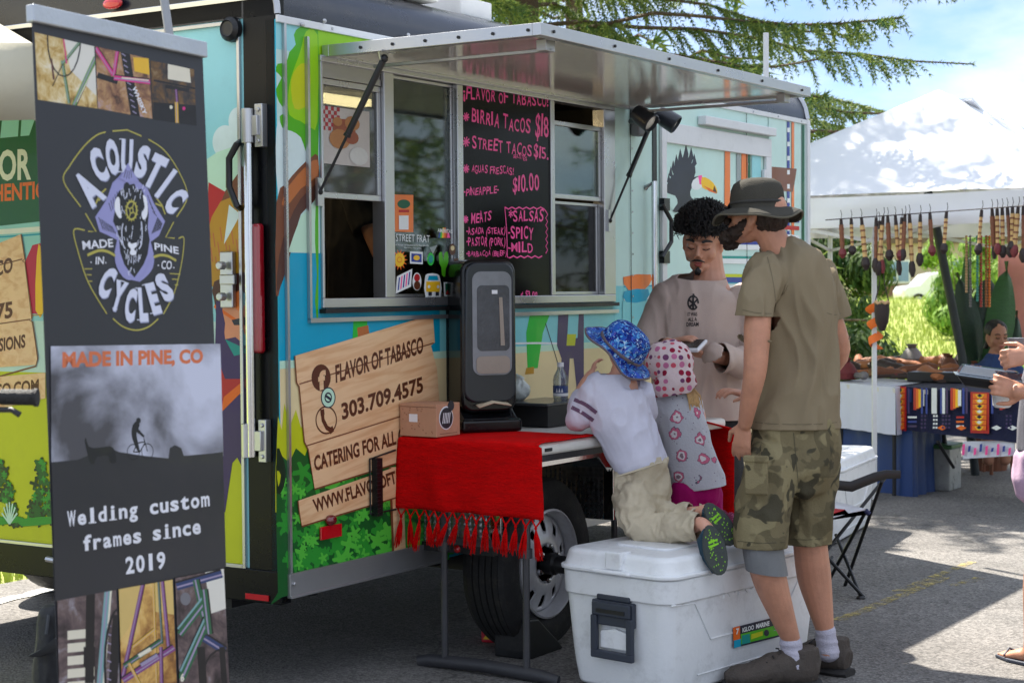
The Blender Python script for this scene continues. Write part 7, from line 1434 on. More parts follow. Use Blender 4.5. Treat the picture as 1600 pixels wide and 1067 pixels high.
def headparts(mb, M, k=1., ears=True, neck=None):
    def e(c, r): mb.ell(M @ (V(c)*k), [x*k for x in r], R=M.to_3x3(), n=20)
    def tb_(P, R): mb.tube([M @ (V(p)*k) for p in P], [x*k for x in R], 10)
    e((0, .018, .032), (.074, .093, .086)); e((0, -.018, -.02), (.064, .070, .088)); e((0, -.040, -.085), (.045, .042, .031)); e((0, -.079, -.098), (.017, .014, .013))
    for s in (-1, 1):
        e((s*.038, -.050, -.030), (.026, .026, .030)); e((s*.031, -.071, .004), (.016, .012, .009)); e((s*.012, -.096, -.033), (.008, .009, .007))
        if ears: e((s*.077, .012, -.008), (.009, .019, .031)); e((s*.078, .006, -.033), (.007, .010, .010))
        tb_([(s*.045, -.02, -.075), (s*.060, .005, -.045), (s*.066, .012, -.01)], [.018, .018, .016])
    tb_([(-.050, -.066, .020), (-.025, -.082, .027), (0, -.083, .022), (.025, -.082, .027), (.050, -.066, .020)], [.008, .010, .008, .010, .008])
    tb_([(0, -.080, .020), (0, -.093, -.005), (0, -.105, -.028)], [.008, .009, .0125]); e((0, -.084, -.058), (.024, .012, .010)); e((0, -.082, -.071), (.019, .012, .009))
def surf_decal(body, items, org, lift=.0025):
    """flat print pressed on a worn garment: items = [(list of picture points, slot)]"""
    dg = bpy.context.evaluated_depsgraph_get(); bv = BVHTree.FromObject(body, dg); mb = MB()
    for pts, k in items:
        vs = []
        for q in pts:
            d = ray(*q).normalized(); h = bv.ray_cast(EYE-org, d)
            if h[0] is None: vs = []; break
            vs.append(h[0]-d*lift)
        if len(vs) > 2: mb.poly(vs, k)
    return mb
def stroke(P, w):
    out_ = []
    for a, b in zip(P, P[1:]):
        dx, dy = b[0]-a[0], b[1]-a[1]; l = math.hypot(dx, dy) or 1; nx_, ny_ = -dy/l*w/2, dx/l*w/2; out_.append([(a[0]+nx_, a[1]+ny_), (a[0]-nx_, a[1]-ny_), (b[0]-nx_, b[1]-ny_), (b[0]+nx_, b[1]+ny_)])
    return out_
def text_polys(s, o, x, y, bold=.0):
    vs, fs = text2d(s, bold); P = [(o[0]+(x[0]-o[0])*a+(y[0]-o[0])*b, o[1]+(x[1]-o[1])*a+(y[1]-o[1])*b) for a, b in vs]; return [[P[i] for i in f] for f in fs]
# ---------------------------------------------------------------- bearded man in the brimmed hat
MO = G(1255, 1060); MN_ = thing('person', 'bearded man in dark brimmed hat, olive t-shirt and camouflage shorts standing with his back turned', 'person', MO)
d0 = 6.32
def LM(mb, pts, **k): limb(mb, [pj(*p) for p in pts], org=MO, **k)
mb = MB()
LM(mb, [(1244, 640, d0, 44, 32), (1244, 700, d0, 44, 32)]); LM(mb, [(1230, 440, d0, 34, 26), (1248, 540, d0, 38, 30), (1246, 660, d0, 44, 30)])
LM(mb, [(1210, 710, d0-.06, 24, 24), (1196, 790, d0-.1, 29, 30), (1193, 858, d0-.14, 28, 30), (1203, 905, d0-.13, 27, 29), (1222, 960, d0-.1, 20, 22), (1238, 1005, d0-.08, 14, 17), (1240, 1030, d0-.08, 15, 22)])
LM(mb, [(1262, 710, d0+.06, 24, 24), (1262, 790, d0+.06, 28, 30), (1266, 850, d0+.06, 27, 28), (1272, 900, d0+.08, 27, 29), (1282, 950, d0+.08, 20, 23), (1291, 995, d0+.08, 13, 17), (1292, 1020, d0+.08, 15, 22)])
LM(mb, [(1200, 438, d0-.06, 16, 16), (1190, 462, d0-.13, 18, 19), (1184, 500, d0-.16, 21, 22), (1182, 545, d0-.17, 20, 21), (1179, 585, d0-.17, 18, 19), (1170, 630, d0-.14, 14, 15), (1164, 662, d0-.10, 11, 13)])
LM(mb, [(1280, 455, d0+.08, 15, 16), (1302, 505, d0+.13, 17, 18), (1309, 556, d0+.18, 17, 18), (1262, 590, d0+.38, 16, 16), (1190, 618, d0+.42, 12, 13), (1166, 615, d0+.40, 10, 11)])
hand(mb, D(1163, 662, d0-.09), V((-.12, .12, -1)), V((.5, .8, 0)), .17, .35, -1, MO); hand(mb, D(1168, 617, d0+.38), V((-1, -.3, .25)), V((.2, .2, -1)), .16, .55, 1, MO)
LM(mb, [(1224, 412, d0, 26, 26), (1212, 384, d0, 24, 25), (1196, 350, d0, 24, 26)])
Mh = Matrix.Translation(D(1182, 338, d0)-MO) @ Matrix.Rotation(math.radians(-118), 4, 'Z') @ Matrix.Rotation(math.radians(-18), 4, 'X')
headparts(mb, Mh, .98)
skin(mb, 'body', sk_m, MN_, .0052, 3)
# shirt
mb = MB(); LM(mb, [(1217, 388, d0, 29, 28), (1226, 408, d0, 52, 42), (1233, 432, d0, 60, 48), (1240, 480, d0, 63, 51), (1248, 540, d0, 60, 49), (1249, 600, d0, 63, 50), (1243, 660, d0, 70, 54), (1242, 700, d0, 71, 55)], n=28)
LM(mb, [(1200, 424, d0-.05, 31, 34), (1187, 452, d0-.12, 31, 36), (1182, 490, d0-.16, 29, 34), (1181, 520, d0-.17, 28, 33)], n=20); LM(mb, [(1274, 434, d0+.06, 33, 34), (1296, 480, d0+.12, 25, 28), (1304, 520, d0+.15, 23, 25)], n=20)
cu = [(D(1243, 668, d0)-MO, (0, 0, -1), .30), (D(1182, 494, d0-.16)-MO, (-.05, 0, -1), .105), (D(1303, 500, d0+.14)-MO, (.3, 0, -1), .09), (D(1208, 380, d0)-MO, (-.42, .0, 1), .12)]
tsh = skin(mb, 'tshirt', olive, MN_, .0062, 5, creases(.021, 5.5, 1, (1.25, 1.25, .42), .5), cu, solid=.003)
mb = MB(); LM(mb, [(1242, 655, d0, 67, 52), (1241, 700, d0, 70, 56), (1238, 735, d0, 70, 58)], n=28); LM(mb, [(1208, 725, d0-.06, 44, 46), (1194, 790, d0-.1, 43, 46), (1189, 850, d0-.13, 42, 46), (1188, 880, d0-.13, 42, 46)], n=22); LM(mb, [(1266, 725, d0+.06, 45, 46), (1264, 790, d0+.06, 40, 44), (1259, 850, d0+.06, 36, 42), (1259, 880, d0+.06, 36, 42)], n=22)
cu = [(D(1190, 853, d0-.13)-MO, (0, 0, -1), .17), (D(1262, 848, d0+.06)-MO, (0, 0, -1), .17)]
sho = skin(mb, 'shorts', camo_m, MN_, .0065, 4, creases(.013, 7, 4, (1, 1, .6), .5), cu, solid=.004)
its = [(q, 0) for P in (sm([(1176, 659), (1205, 662), (1245, 663), (1285, 662), (1312, 659)], 4), sm([(1160, 484), (1183, 489), (1206, 490)], 4), sm([(1198, 398), (1206, 430), (1212, 470), (1210, 488)], 4), sm([(1292, 489), (1304, 492), (1314, 490)], 3)) for q in stroke(P, .9)]
surf_decal(tsh, its, MO, .0015).build('stitching', mat('olive_thread', (92, 84, 66), .9), MN_, fix=False, kind='stuff')
its = [(q, 0) for P in (sm([(1240, 676), (1246, 740), (1250, 790)], 5), sm([(1152, 845), (1190, 848), (1226, 847)], 4), sm([(1234, 842), (1262, 843), (1286, 841)], 4), [(1190, 690), (1182, 730), (1178, 770)], [(1282, 700), (1300, 706)]) for q in stroke(P, .9)]
surf_decal(sho, its, MO, .0015).build('stitching', mat('camo_thread', (66, 62, 46), .9), MN_, fix=False, kind='stuff')
mb = MB(); p = D(1166, 742, d0-.30)-MO; mb.box((-.03, 0, -.07), (.055, .012, .07), X=Matrix.Translation(D(1176, 742, d0-.225)-MO) @ Matrix.Rotation(math.radians(-22), 4, 'Z')); mb.box((-.034, -.006, .045), (.059, .006, .07), X=Matrix.Translation(D(1176, 742, d0-.225)-MO) @ Matrix.Rotation(math.radians(-22), 4, 'Z')); mb.build('cargo_pocket', camo_m, MN_, bevel=.006)
mb = MB(); LM(mb, [(1191, 835, d0-.14, 33, 36), (1193, 865, d0-.14, 32, 37), (1201, 905, d0-.13, 31, 36)]); skin(mb, 'knee_sleeve', sleeve_g, MN_, .006, 3, creases(.003, 14, 2), [(D(1200, 894, d0-.13)-MO, (-.12, 0, -1), .12)])
for nm, pts in (('sock', [(1234, 1000, d0-.08, 17, 20), (1239, 1020, d0-.08, 18, 21), (1243, 1040, d0-.08, 19, 24)]), ('sock', [(1289, 982, d0+.08, 16, 19), (1292, 1002, d0+.08, 17, 20), (1294, 1020, d0+.08, 18, 22)])):
    mb = MB(); LM(mb, pts); skin(mb, nm, sockm, MN_, .005, 3, creases(.003, 20, 2, (.3, .3, 2)))
def shoe(parent, heel, toe, k, up_m, so_m, org, lace=True):
    h, t_ = heel-org, toe-org; d = (t_-h); L_ = d.length; d.normalize(); sd = V((-d.y, d.x, 0)); u = V((0, 0, 1))
    mb = MB(); mb.tube([h-d*.005+u*.045*k, h+d*.03+u*.05*k, h+d*L_*.3+u*.055*k, h+d*L_*.5+u*.050*k, h+d*L_*.7+u*.038*k, h+d*L_*.88+u*.034*k, h+d*L_+u*.03*k], [(.026*k, .03*k), (.035*k, .045*k), (.038*k, .05*k), (.042*k, .042*k), (.047*k, .030*k), (.042*k, .026*k), (.022*k, .016*k)], 16, ref=u)
    mb.tube([h+d*.045+u*.06*k, h+d*.05+u*.105*k], [(.036*k, .040*k), (.034*k, .040*k)], 14, ref=d); o = skin(mb, 'shoe', up_m, parent, .005, 4, creases(.004, 22, 3))
    mb = MB(); mb.tube([h-d*.012+u*.012, h+d*.02+u*.012, h+d*L_*.4+u*.012, h+d*L_*.72+u*.013, h+d*L_*.9+u*.016, h+d*L_*1.02+u*.022], [(.030*k, .018), (.038*k, .022), (.037*k, .018), (.047*k, .016), (.042*k, .014), (.02*k, .008)], 16, ref=u); mb.build('sole', so_m, o, smooth=True)
    if lace:
        mb = MB()
        for i in range(4): c = h+d*L_*(.42+.075*i)+u*(.098-.012*i)*k; mb.tube([c+sd*.03*k, c+u*.008, c-sd*.03*k], .0028, 5)
        mb.build('laces', solem, o, smooth=True)
g1h, g1t = G(1272, 1062), G(1150, 1078); g2h, g2t = G(1314, 1046), G(1262, 1034)
g1h, g1t = D(1262, 1050, d0-.08), None; g1h.z = 0; g1h += V((.035, 0, 0)); g1t = g1h+V((-.34, -.02, 0)); g2h = D(1312, 1050, d0+.09); g2h.z = 0; g2h += V((.03, 0, 0)); g2t = g2h+V((-.22, .18, 0))
shoe(MN_, g1h, g1t, 1.38, shoem, solem, MO); shoe(MN_, g2h, g2t, 1.32, shoem, solem, MO)
# hair, beard, glasses, hat
Hm = Mh
def onhead(M, pts, R, org=None): return [M @ V(p) for p in pts]
mb = MB(); random.seed(1)
mb.ell(Hm @ V((0, .040, .012)), (.076, .080, .062), R=Hm.to_3x3(), n=20); skin(mb, 'hair', hair_br, MN_, .005, 2, creases(.006, 60, 1))
mb = MB(); 
for s in (-1, 1): mb.tube([Hm @ V((s*.066, -.005, -.022)), Hm @ V((s*.062, -.03, -.065)), Hm @ V((s*.044, -.066, -.098)), Hm @ V((0, -.088, -.115))], [.010, .021, .026, .026], 10)
mb.tube([Hm @ V((-.03, -.092, -.050)), Hm @ V((0, -.102, -.045)), Hm @ V((.03, -.092, -.050))], .010, 8); mb.ell(Hm @ V((0, -.070, -.118)), (.032, .036, .034), n=12); skin(mb, 'beard', hair_br, MN_, .005, 2, creases(.010, 70, 5))
mb = MB()
for s in (-1, 1): mb.ell(Hm @ V((s*.033, -.096, .006)), (.026, .006, .019), R=Hm.to_3x3(), n=14); mb.tube([Hm @ V((s*.06, -.085, .01)), Hm @ V((s*.078, -.02, .008)), Hm @ V((s*.078, .02, .0))], .0035, 6)
mb.build('sunglasses', blk, MN_, smooth=True)
def brim_hat(parent, c, ax, rx, crown_h, crown_r, brim_r, droop, mt, band=None, name='hat', squash=1., ph=0., edge=None, wav=.008, org=V((0, 0, 0)), n=56):
    ax = V(ax).normalized(); a, b = frame(ax, V(rx)); c = c-org
    prof = [(0, crown_h), (crown_r*.35, crown_h*.985), (crown_r*.65, crown_h*.93), (crown_r*.85, crown_h*.80), (crown_r*.94, crown_h*.6), (crown_r*.98, crown_h*.3), (crown_r*1.0, .0), (crown_r*1.04, -.012)]
    m = 7
    for i in range(1, m+1): f = i/m; prof.append((crown_r*1.04+(brim_r-crown_r*1.04)*f, -.012-droop*f**1.4))
    vs = []; fs = []
    for i, (r, h) in enumerate(prof):
        for j in range(n):
            w = 6.28318*j/n; k = 1 if i < 7 else (i-6)/m; wv = (wav*math.sin(w*3+ph)+wav*.5*math.sin(w*5+ph*2))*max(0, k if i > 7 else 0); nn_ = .003*noise.noise(V((math.cos(w)*2, math.sin(w)*2, i*.5)))
            vs.append(c+ax*(h+wv)+(a*math.cos(w)+b*math.sin(w)*squash)*(r+nn_))
    for i in range(len(prof)-1):
        for j in range(n): fs.append((i*n+j, i*n+(j+1) % n, (i+1)*n+(j+1) % n, (i+1)*n+j))
    mb = MB(); mb.add(vs, fs); o = mb.build(name, mt, parent, smooth=True, angle=None); s = o.modifiers.new('s', 'SOLIDIFY'); s.thickness = .004; s.offset = 1
    if band: mb = MB(); mb.tube([c+ax*.012+(a*math.cos(w)+b*math.sin(w)*squash)*(crown_r*1.015) for w in [6.28318*j/40 for j in range(41)]], [(.003, .014)]*41 if False else .007, 8, caps=False); mb.build('hat_band', band, o, smooth=True)
    if edge: mb = MB(); L0 = len(prof)-1; mb.tube([vs[L0*n+(j % n)] for j in range(n+1)], .0045, 6, caps=False); mb.build('brim_binding', edge, o, smooth=True)
    return o
brim_hat(MN_, D(1184, 323, d0), (-.02, .05, 1), (1, 0, 0), 43*d0/FPX, 39.5*d0/FPX, 66*d0/FPX, .030, hatm, mat('band_dark', (50, 49, 46), .9), org=MO, squash=1.05, ph=2.2, edge=mat('brim_edge', (86, 82, 70), .9), wav=.010)
# ---------------------------------------------------------------- young man with curly hair
dy = 7.62; YO = D(1100, 900, dy); YO.z = 0; YM = thing('person', 'young man with curly black hair and goatee in long sleeved shirt reading a tablet', 'person', YO)
def LY(mb, pts, **k): limb(mb, [pj(*p) for p in pts], org=YO, **k)
Yh = Matrix.Translation(D(1098, 378, dy)-YO) @ Matrix.Rotation(math.radians(-17), 4, 'Z') @ Matrix.Rotation(math.radians(5), 4, 'Y') @ Matrix.Rotation(math.radians(20), 4, 'X')
mb = MB(); headparts(mb, Yh, 1.08); LY(mb, [(1108, 462, dy+.01, 44, 26), (1109, 445, dy+.02, 30, 26), (1108, 425, dy+.03, 24, 24), (1105, 395, dy+.03, 23, 24)]); LY(mb, [(1095, 470, dy, 60, 30), (1090, 640, dy, 55, 30), (1092, 700, dy, 50, 30)])
LY(mb, [(1078, 690, dy, 26, 26), (1080, 830, dy, 20, 20), (1080, 960, dy, 15, 15), (1080, 975, dy, 14, 16)]); LY(mb, [(1125, 690, dy, 26, 26), (1135, 830, dy, 20, 20), (1138, 955, dy, 15, 15), (1138, 970, dy, 14, 16)])
LY(mb, [(1032, 470, dy, 18, 18), (1020, 550, dy-.06, 15, 15), (1032, 548, dy-.2, 13, 12), (1044, 538, dy-.33, 11, 11)]); LY(mb, [(1160, 475, dy, 18, 18), (1176, 560, dy-.05, 15, 15), (1148, 562, dy-.2, 13, 12), (1118, 556, dy-.32, 12, 11)])
hand(mb, D(1046, 536, dy-.33), V((.8, -.45, .25)), V((.2, .1, -1)), .17, .5, -1, YO); hand(mb, D(1121, 558, dy-.32), V((-1, -.2, .18)), V((.1, .25, 1)), .185, .75, 1, YO)
skin(mb, 'body', sk_y, YM, .0042, 3)
mb = MB(); LY(mb, [(1106, 440, dy, 30, 30), (1100, 458, dy, 66, 40), (1092, 500, dy, 72, 46), (1088, 560, dy, 70, 46), (1092, 620, dy, 70, 46), (1096, 660, dy, 72, 46), (1096, 690, dy, 72, 46)], n=28)
LY(mb, [(1040, 468, dy, 28, 30), (1024, 510, dy-.02, 25, 26), (1018, 552, dy-.07, 24, 24), (1026, 556, dy-.16, 22, 22), (1040, 544, dy-.29, 18, 17)], n=20); LY(mb, [(1156, 468, dy, 28, 30), (1174, 515, dy-.02, 25, 26), (1176, 562, dy-.08, 24, 24), (1160, 566, dy-.16, 23, 23), (1134, 562, dy-.28, 21, 22), (1118, 558, dy-.36, 22, 24)], n=20)
cu = [(D(1096, 655, dy)-YO, (0, 0, -1), .32), (D(1104, 438, dy-.08)-YO, (.05, -.2, 1), .13), (D(1128, 562, dy-.33)-YO, (-1, -.45, .0), .085), (D(1037, 544, dy-.29)-YO, (.6, -.9, .2), .07)]
ysh = skin(mb, 'long_sleeve_shirt', greige, YM, .0062, 4, creases(.015, 5.5, 8, (1.1, 1.1, .38), .45), cu, solid=.003)
mb = MB(); LY(mb, [(1096, 650, dy, 60, 38), (1098, 700, dy, 60, 40)]); LY(mb, [(1078, 700, dy, 34, 34), (1080, 830, dy, 30, 30), (1080, 965, dy, 26, 28)]); LY(mb, [(1126, 700, dy, 34, 34), (1136, 830, dy, 30, 30), (1138, 960, dy, 26, 28)]); skin(mb, 'trousers', blackp, YM, .008, 3, creases(.010, 8, 3))
for x in (1080, 1138): h_ = D(x, 975, dy+.06); h_.z = 0; shoe(YM, h_, h_+V((-.06, -.26, 0)), 1.0, blk, solem, YO, False)
mb = MB(); mb.k = 0; its = []
for w in range(1): 
    P = [(1083+8*math.cos(a), 473+10.5*math.sin(a)) for a in [i*.4 for i in range(2, 17)]]; its += [(q, 0) for q in stroke(P, 2.6)]
for P in ([(1083, 463), (1083, 484)], [(1076, 468), (1083, 474), (1090, 468)], [(1077, 480), (1084, 474), (1089, 481)], [(1083, 459), (1085, 465)]): its += [(q, 0) for q in stroke(P, 3)]
for t_, y, h_, w_ in (('IT WAS', 494, 6, 7.5), ('ALL A', 502, 6, 7), ('DREAM', 510, 6.5, 9.5)): its += [(q, 0) for q in text_polys(t_, (1082-w_, y), (1082+w_, y-.6), (1082-w_, y-h_), .02)]
m_ = surf_decal(ysh, its, YO); m_.build('chest_print', mat('print_black', (30, 28, 30), .8), YM, fix=False)
random.seed(12); mb = MB()
mb.ell(Yh @ V((0, .030, .068)), (.092, .104, .072), R=Yh.to_3x3(), n=20)
for i in range(1700):
    u_, v_ = random.random(), random.random(); th = 6.283*u_; ph_ = math.acos(1-v_*1.28); dn_ = V((math.sin(ph_)*math.cos(th), math.sin(ph_)*math.sin(th), math.cos(ph_)))
    if dn_.y < -.3 and dn_.z < .02: continue
    base = V((dn_.x*.102, .022+dn_.y*.116, .062+dn_.z*.092)); ax = (dn_+V((random.gauss(0, .4), random.gauss(0, .4), random.gauss(0, .4)))).normalized(); a, b = frame(ax); r_ = random.uniform(.004, .012); ph0 = random.random()*6
    P = [Yh @ (base+ax*(-.012+.050*j/9)*random.uniform(.9, 1.1)+(a*math.cos(ph0+j*1.0)+b*math.sin(ph0+j*1.0))*r_) for j in range(10)]; mb.tube(P, [.0021]*9+[.0009], 4)
hz = mb.build('curly_hair', hair_b, YM, smooth=True, angle=None)
mb = MB()
for s in (-1, 1):
    mb.tube([Yh @ (V((s*.016, -.094, .030))*1.08), Yh @ (V((s*.034, -.088, .036))*1.08), Yh @ (V((s*.054, -.070, .028))*1.08)], [(.003, .005), (.004, .006), (.002, .003)], 8)
mb.build('eyebrows', hair_b, YM, smooth=True); mb = MB()
for s in (-1, 1): mb.tube([Yh @ (V((s*.017, -.084, -.002))*1.08), Yh @ (V((s*.031, -.0855, -.006))*1.08), Yh @ (V((s*.046, -.076, -.001))*1.08)], .0022, 6)
mb.build('eyelashes', hair_b, YM, smooth=True); mb = MB()
mb.tube([Yh @ (V((-.027, -.088, -.056))*1.08), Yh @ (V((-.012, -.0985, -.047))*1.08), Yh @ (V((.0, -.099, -.046))*1.08), Yh @ (V((.012, -.0985, -.047))*1.08), Yh @ (V((.027, -.088, -.056))*1.08)], [.002, .0045, .0045, .0045, .002], 8); mb.build('moustache', hair_b, YM, smooth=True); mb = MB()
mb.ell(Yh @ (V((0, -.092, -.098))*1.08), (.016, .010, .017), R=Yh.to_3x3(), n=12); mb.ell(Yh @ (V((0, -.090, -.083))*1.08), (.006, .008, .008), n=8); skin(mb, 'goatee', hair_b, YM, .003, 1, creases(.003, 90, 2)); mb = MB()
mb.ell(Yh @ (V((0, -.0935, -.059))*1.08), (.021, .005, .0045), R=Yh.to_3x3(), n=14); mb.ell(Yh @ (V((0, -.092, -.069))*1.08), (.018, .006, .006), R=Yh.to_3x3(), n=14); mb.build('lips', mat('lip_rose', (156, 78, 72), .4, sss=.1), YM, smooth=True)
TBL = thing('tablet', 'white bordered tablet held level in the hands of the curly haired man', 'tablet', D(1069, 538, dy-.42), math.radians(-24)); Rt = Matrix.Rotation(math.radians(16), 4, 'X')
mb = MB(); mb.box((-.085, -.075, -.012), (.085, .06, .004), X=Rt); mb.build('tablet_body', mat('tablet_white', (222, 222, 226), .35), TBL, bevel=.006); mb = MB(); mb.box((-.075, -.062, .0045), (.075, .052, .006), X=Rt); mb.build('screen', mat('tablet_screen', (26, 28, 32), .12), TBL)
# ---------------------------------------------------------------- boy
db = 6.52; BOo = D(1010, 835, db); BOY = thing('person', 'small boy in blue floral sun hat and white shirt kneeling on the cooler', 'person', BOo)
def LB(mb, pts, **k): limb(mb, [pj(*p) for p in pts], org=BOo, **k)
mb = MB(); LB(mb, [(962, 600, db, 34, 24), (972, 660, db, 38, 28), (1000, 720, db, 36, 30), (1000, 790, db, 32, 28)]); mb.ell(D(978, 548, db)-BOo, (.066, .078, .082), n=20); LB(mb, [(972, 575, db, 16, 16), (965, 600, db, 17, 16)])
LB(mb, [(925, 612, db, 15, 15), (905, 648, db+.06, 14, 14), (900, 640, db+.14, 12, 12), (912, 605, db+.22, 10, 10), (924, 585, db+.24, 8, 8)]); LB(mb, [(1000, 615, db+.05, 15, 15), (1010, 650, db+.12, 12, 12), (985, 640, db+.25, 10, 10)])
LB(mb, [(998, 770, db-.03, 26, 26), (998, 815, db-.08, 22, 22), (1040, 826, 6.38, 17, 17), (1080, 822, 6.27, 12, 12), (1098, 818, 6.2, 10, 11), (1112, 840, 6.17, 11, 12), (1120, 870, 6.15, 9, 14)]); LB(mb, [(1020, 770, db+.08, 26, 26), (1022, 805, db+.06, 22, 22), (1060, 808, 6.42, 17, 17), (1092, 802, 6.33, 11, 12), (1106, 800, 6.28, 10, 12), (1122, 824, 6.26, 9, 14)])
hand(mb, D(924, 586, db+.24), V((.3, .3, 1)), V((1, .2, 0)), .105, .7, 1, BOo)
skin(mb, 'body', sk_k, BOY, .0045, 3)
mb = MB(); LB(mb, [(965, 592, db, 26, 24), (958, 608, db, 46, 30), (964, 630, db, 48, 34), (972, 660, db, 46, 36), (992, 700, db, 45, 36), (1004, 728, db, 42, 36), (1012, 760, db, 40, 36)], n=24)
LB(mb, [(930, 612, db, 24, 24), (912, 638, db+.03, 23, 23), (905, 652, db+.06, 21, 22), (902, 640, db+.14, 18, 18), (906, 622, db+.19, 15, 15)], n=18); LB(mb, [(998, 612, db+.03, 22, 24), (1010, 645, db+.1, 19, 20), (995, 648, db+.2, 15, 15)], n=18)
q1_, q2_ = D(963, 742, db)-BOo, D(1046, 716, db)-BOo; nn2 = V((-(q2_-q1_).z, 0, (q2_-q1_).x)).normalized()*-1
cu = [((q1_+q2_)/2, nn2, .16), (D(966, 584, db)-BOo, (0, 0, 1), .08)]
bsh = skin(mb, 'shirt', lav, BOY, .005, 4, creases(.010, 8, 21, (1, 1, .55), .5), cu, solid=.003)
its = [(q, 0) for P in ([(897, 624), (915, 632), (932, 645)], [(893, 636), (910, 645), (927, 657)]) for q in stroke(sm(P, 3), 6)]
surf_decal(bsh, its, BOo, .002).build('sleeve_stripes', mat('stripe_plum', (104, 78, 104), .9), BOY, fix=False)
mb = MB(); LB(mb, [(1004, 722, db, 41, 36), (1003, 755, db, 45, 40), (1000, 785, db-.02, 43, 38)], n=24); LB(mb, [(992, 775, db-.05, 34, 34), (997, 812, db-.09, 30, 30), (1012, 826, db-.1, 26, 25), (1045, 826, 6.37, 24, 23), (1078, 822, 6.28, 22, 21), (1100, 820, 6.22, 21, 20)], n=20); LB(mb, [(1018, 775, db+.06, 32, 32), (1022, 805, db+.04, 28, 26), (1060, 806, 6.42, 22, 20), (1088, 802, 6.34, 18, 17)], n=20)
cu = [(D(1090, 822, 6.24)-BOo, (1, -.4, 0), .075), (D(1080, 803, 6.36)-BOo, (1, -.4, .2), .055)]
skin(mb, 'trousers', khaki, BOY, .005, 3, creases(.011, 13, 31, (1, 1, .8), .55), cu, solid=.003)
mb = MB(); P = [D(965, 744, db-.10)-BOo, D(985, 738, db-.115)-BOo, D(1010, 730, db-.12)-BOo, D(1034, 722, db-.10)-BOo]; mb.tube(P, [(.004, .013)]*4, 8, ref=V((0, 1, 0))); mb.build('waistband', khaki, BOY, smooth=True)
sg, sn = mat('sandal_sole', (58, 64, 62), .7, bump=.3), mat('sandal_navy', (30, 60, 76), .7, bump=.3); lime_ = mat('tread_lime', (130, 200, 30), .6)
def sandal(parent, a, b, d, hw, org, n=V((.35, -.9, .15)), cs=(None, None)):
    A, B = D(*a, d)-org, D(*b, d)-org; ax = (B-A).normalized(); L_ = (B-A).length; n = (n-ax*n.dot(ax)).normalized(); sd = ax.cross(n).normalized(); s = d/FPX; out_ = []
    for i in range(24):
        t_ = i/24*6.283; x = math.cos(t_); y = math.sin(t_); w = hw*s*(1+.14*x-.10*math.cos(2*t_)*1.0)*(abs(y)**.85)*(1 if y > 0 else -1); out_.append(A+ax*(L_*(.5+.5*x))+sd*w)
    mb = MB(); mb.prism(out_, -n*.014); o = mb.build('sandal', cs[0] or sg, parent, bevel=.003); mb = MB(); random.seed(int(a[0]))
    for i in range(40):
        u_, v_ = random.uniform(.08, .92), random.uniform(-.7, .7); r_ = .0028; c = A+ax*L_*u_+sd*hw*s*v_*(1.0 if .2 < u_ < .85 else .6)+n*.0006; mb.poly([c+ax*r_*random.uniform(.6, 1.8)+sd*r_*.3, c+sd*r_, c-ax*r_*random.uniform(.6, 1.6), c-sd*r_])
    for u_ in (.30, .38): c = A+ax*L_*u_+n*.0008; mb.poly([c-sd*hw*s*.45, c-sd*hw*s*.45+ax*.006, c+sd*hw*s*.5+ax*.010, c+sd*hw*s*.5])
    mb.build('tread_pattern', cs[1] or lime_, o, fix=False)
    mb = MB(); mb.tube([A+ax*.02-n*.012, A+ax*L_*.3-n*.05, A+ax*L_*.6-n*.05, A+ax*L_*.92-n*.016], [(hw*s*.7, .016), (hw*s*.9, .03), (hw*s*.95, .026), (hw*s*.7, .012)], 12, ref=n); mb.build('sandal_upper', sn if cs[0] is None else cs[0], o, smooth=True); return o
sandal(BOY, (1104, 786), (1148, 850), 6.21, 17, BOo); sandal(BOY, (1108, 820), (1128, 898), 6.10, 18, BOo)
brim_hat(BOY, D(968, 548, db-.0), (.62, -.25, .75), (0, 0, 1), .105, .092, .152, .0, floral_m, mat('band_taupe', (104, 92, 96), .9), org=BOo, ph=1.0, edge=MATS['band_taupe'], wav=.010)
mb = MB(); p = D(975, 562, db-.16)-BOo; mb.box((-.012, -.003, -.004), (.012, .003, .004), X=Matrix.Translation(D(985, 567, db-.135)-BOo)); mb.build('hat_cord', blk, BOY)
# ---------------------------------------------------------------- girl
dg_ = 6.82; GO = D(1085, 815, dg_); GRL = thing('person', 'small blond girl in a polka dot cap and unicorn print dress kneeling behind the boy', 'person', GO)
def LG(mb, pts, **k): limb(mb, [pj(*p) for p in pts], org=GO, **k)
mb = MB(); mb.ell(D(1046, 575, dg_)-GO, (.070, .078, .085), n=20); LG(mb, [(1052, 600, dg_, 15, 15), (1060, 640, dg_, 26, 20), (1080, 700, dg_, 32, 26), (1085, 780, dg_, 30, 28)]); LG(mb, [(1034, 632, dg_, 13, 13), (1026, 665, dg_+.06, 11, 11), (1010, 660, dg_+.18, 9, 9)]); LG(mb, [(1085, 632, dg_+.05, 13, 13), (1092, 660, dg_+.12, 11, 11), (1070, 660, dg_+.2, 9, 9)])
LG(mb, [(1072, 775, dg_-.02, 22, 24), (1074, 815, dg_-.06, 18, 20), (1100, 820, 6.6, 13, 13), (1128, 812, 6.46, 9, 10)]); LG(mb, [(1100, 775, dg_+.05, 22, 24), (1102, 812, dg_+.02, 18, 20), (1125, 815, dg_-.08, 12, 12), (1142, 812, dg_-.14, 9, 10)]); skin(mb, 'body', sk_k, GRL, .0055, 3)
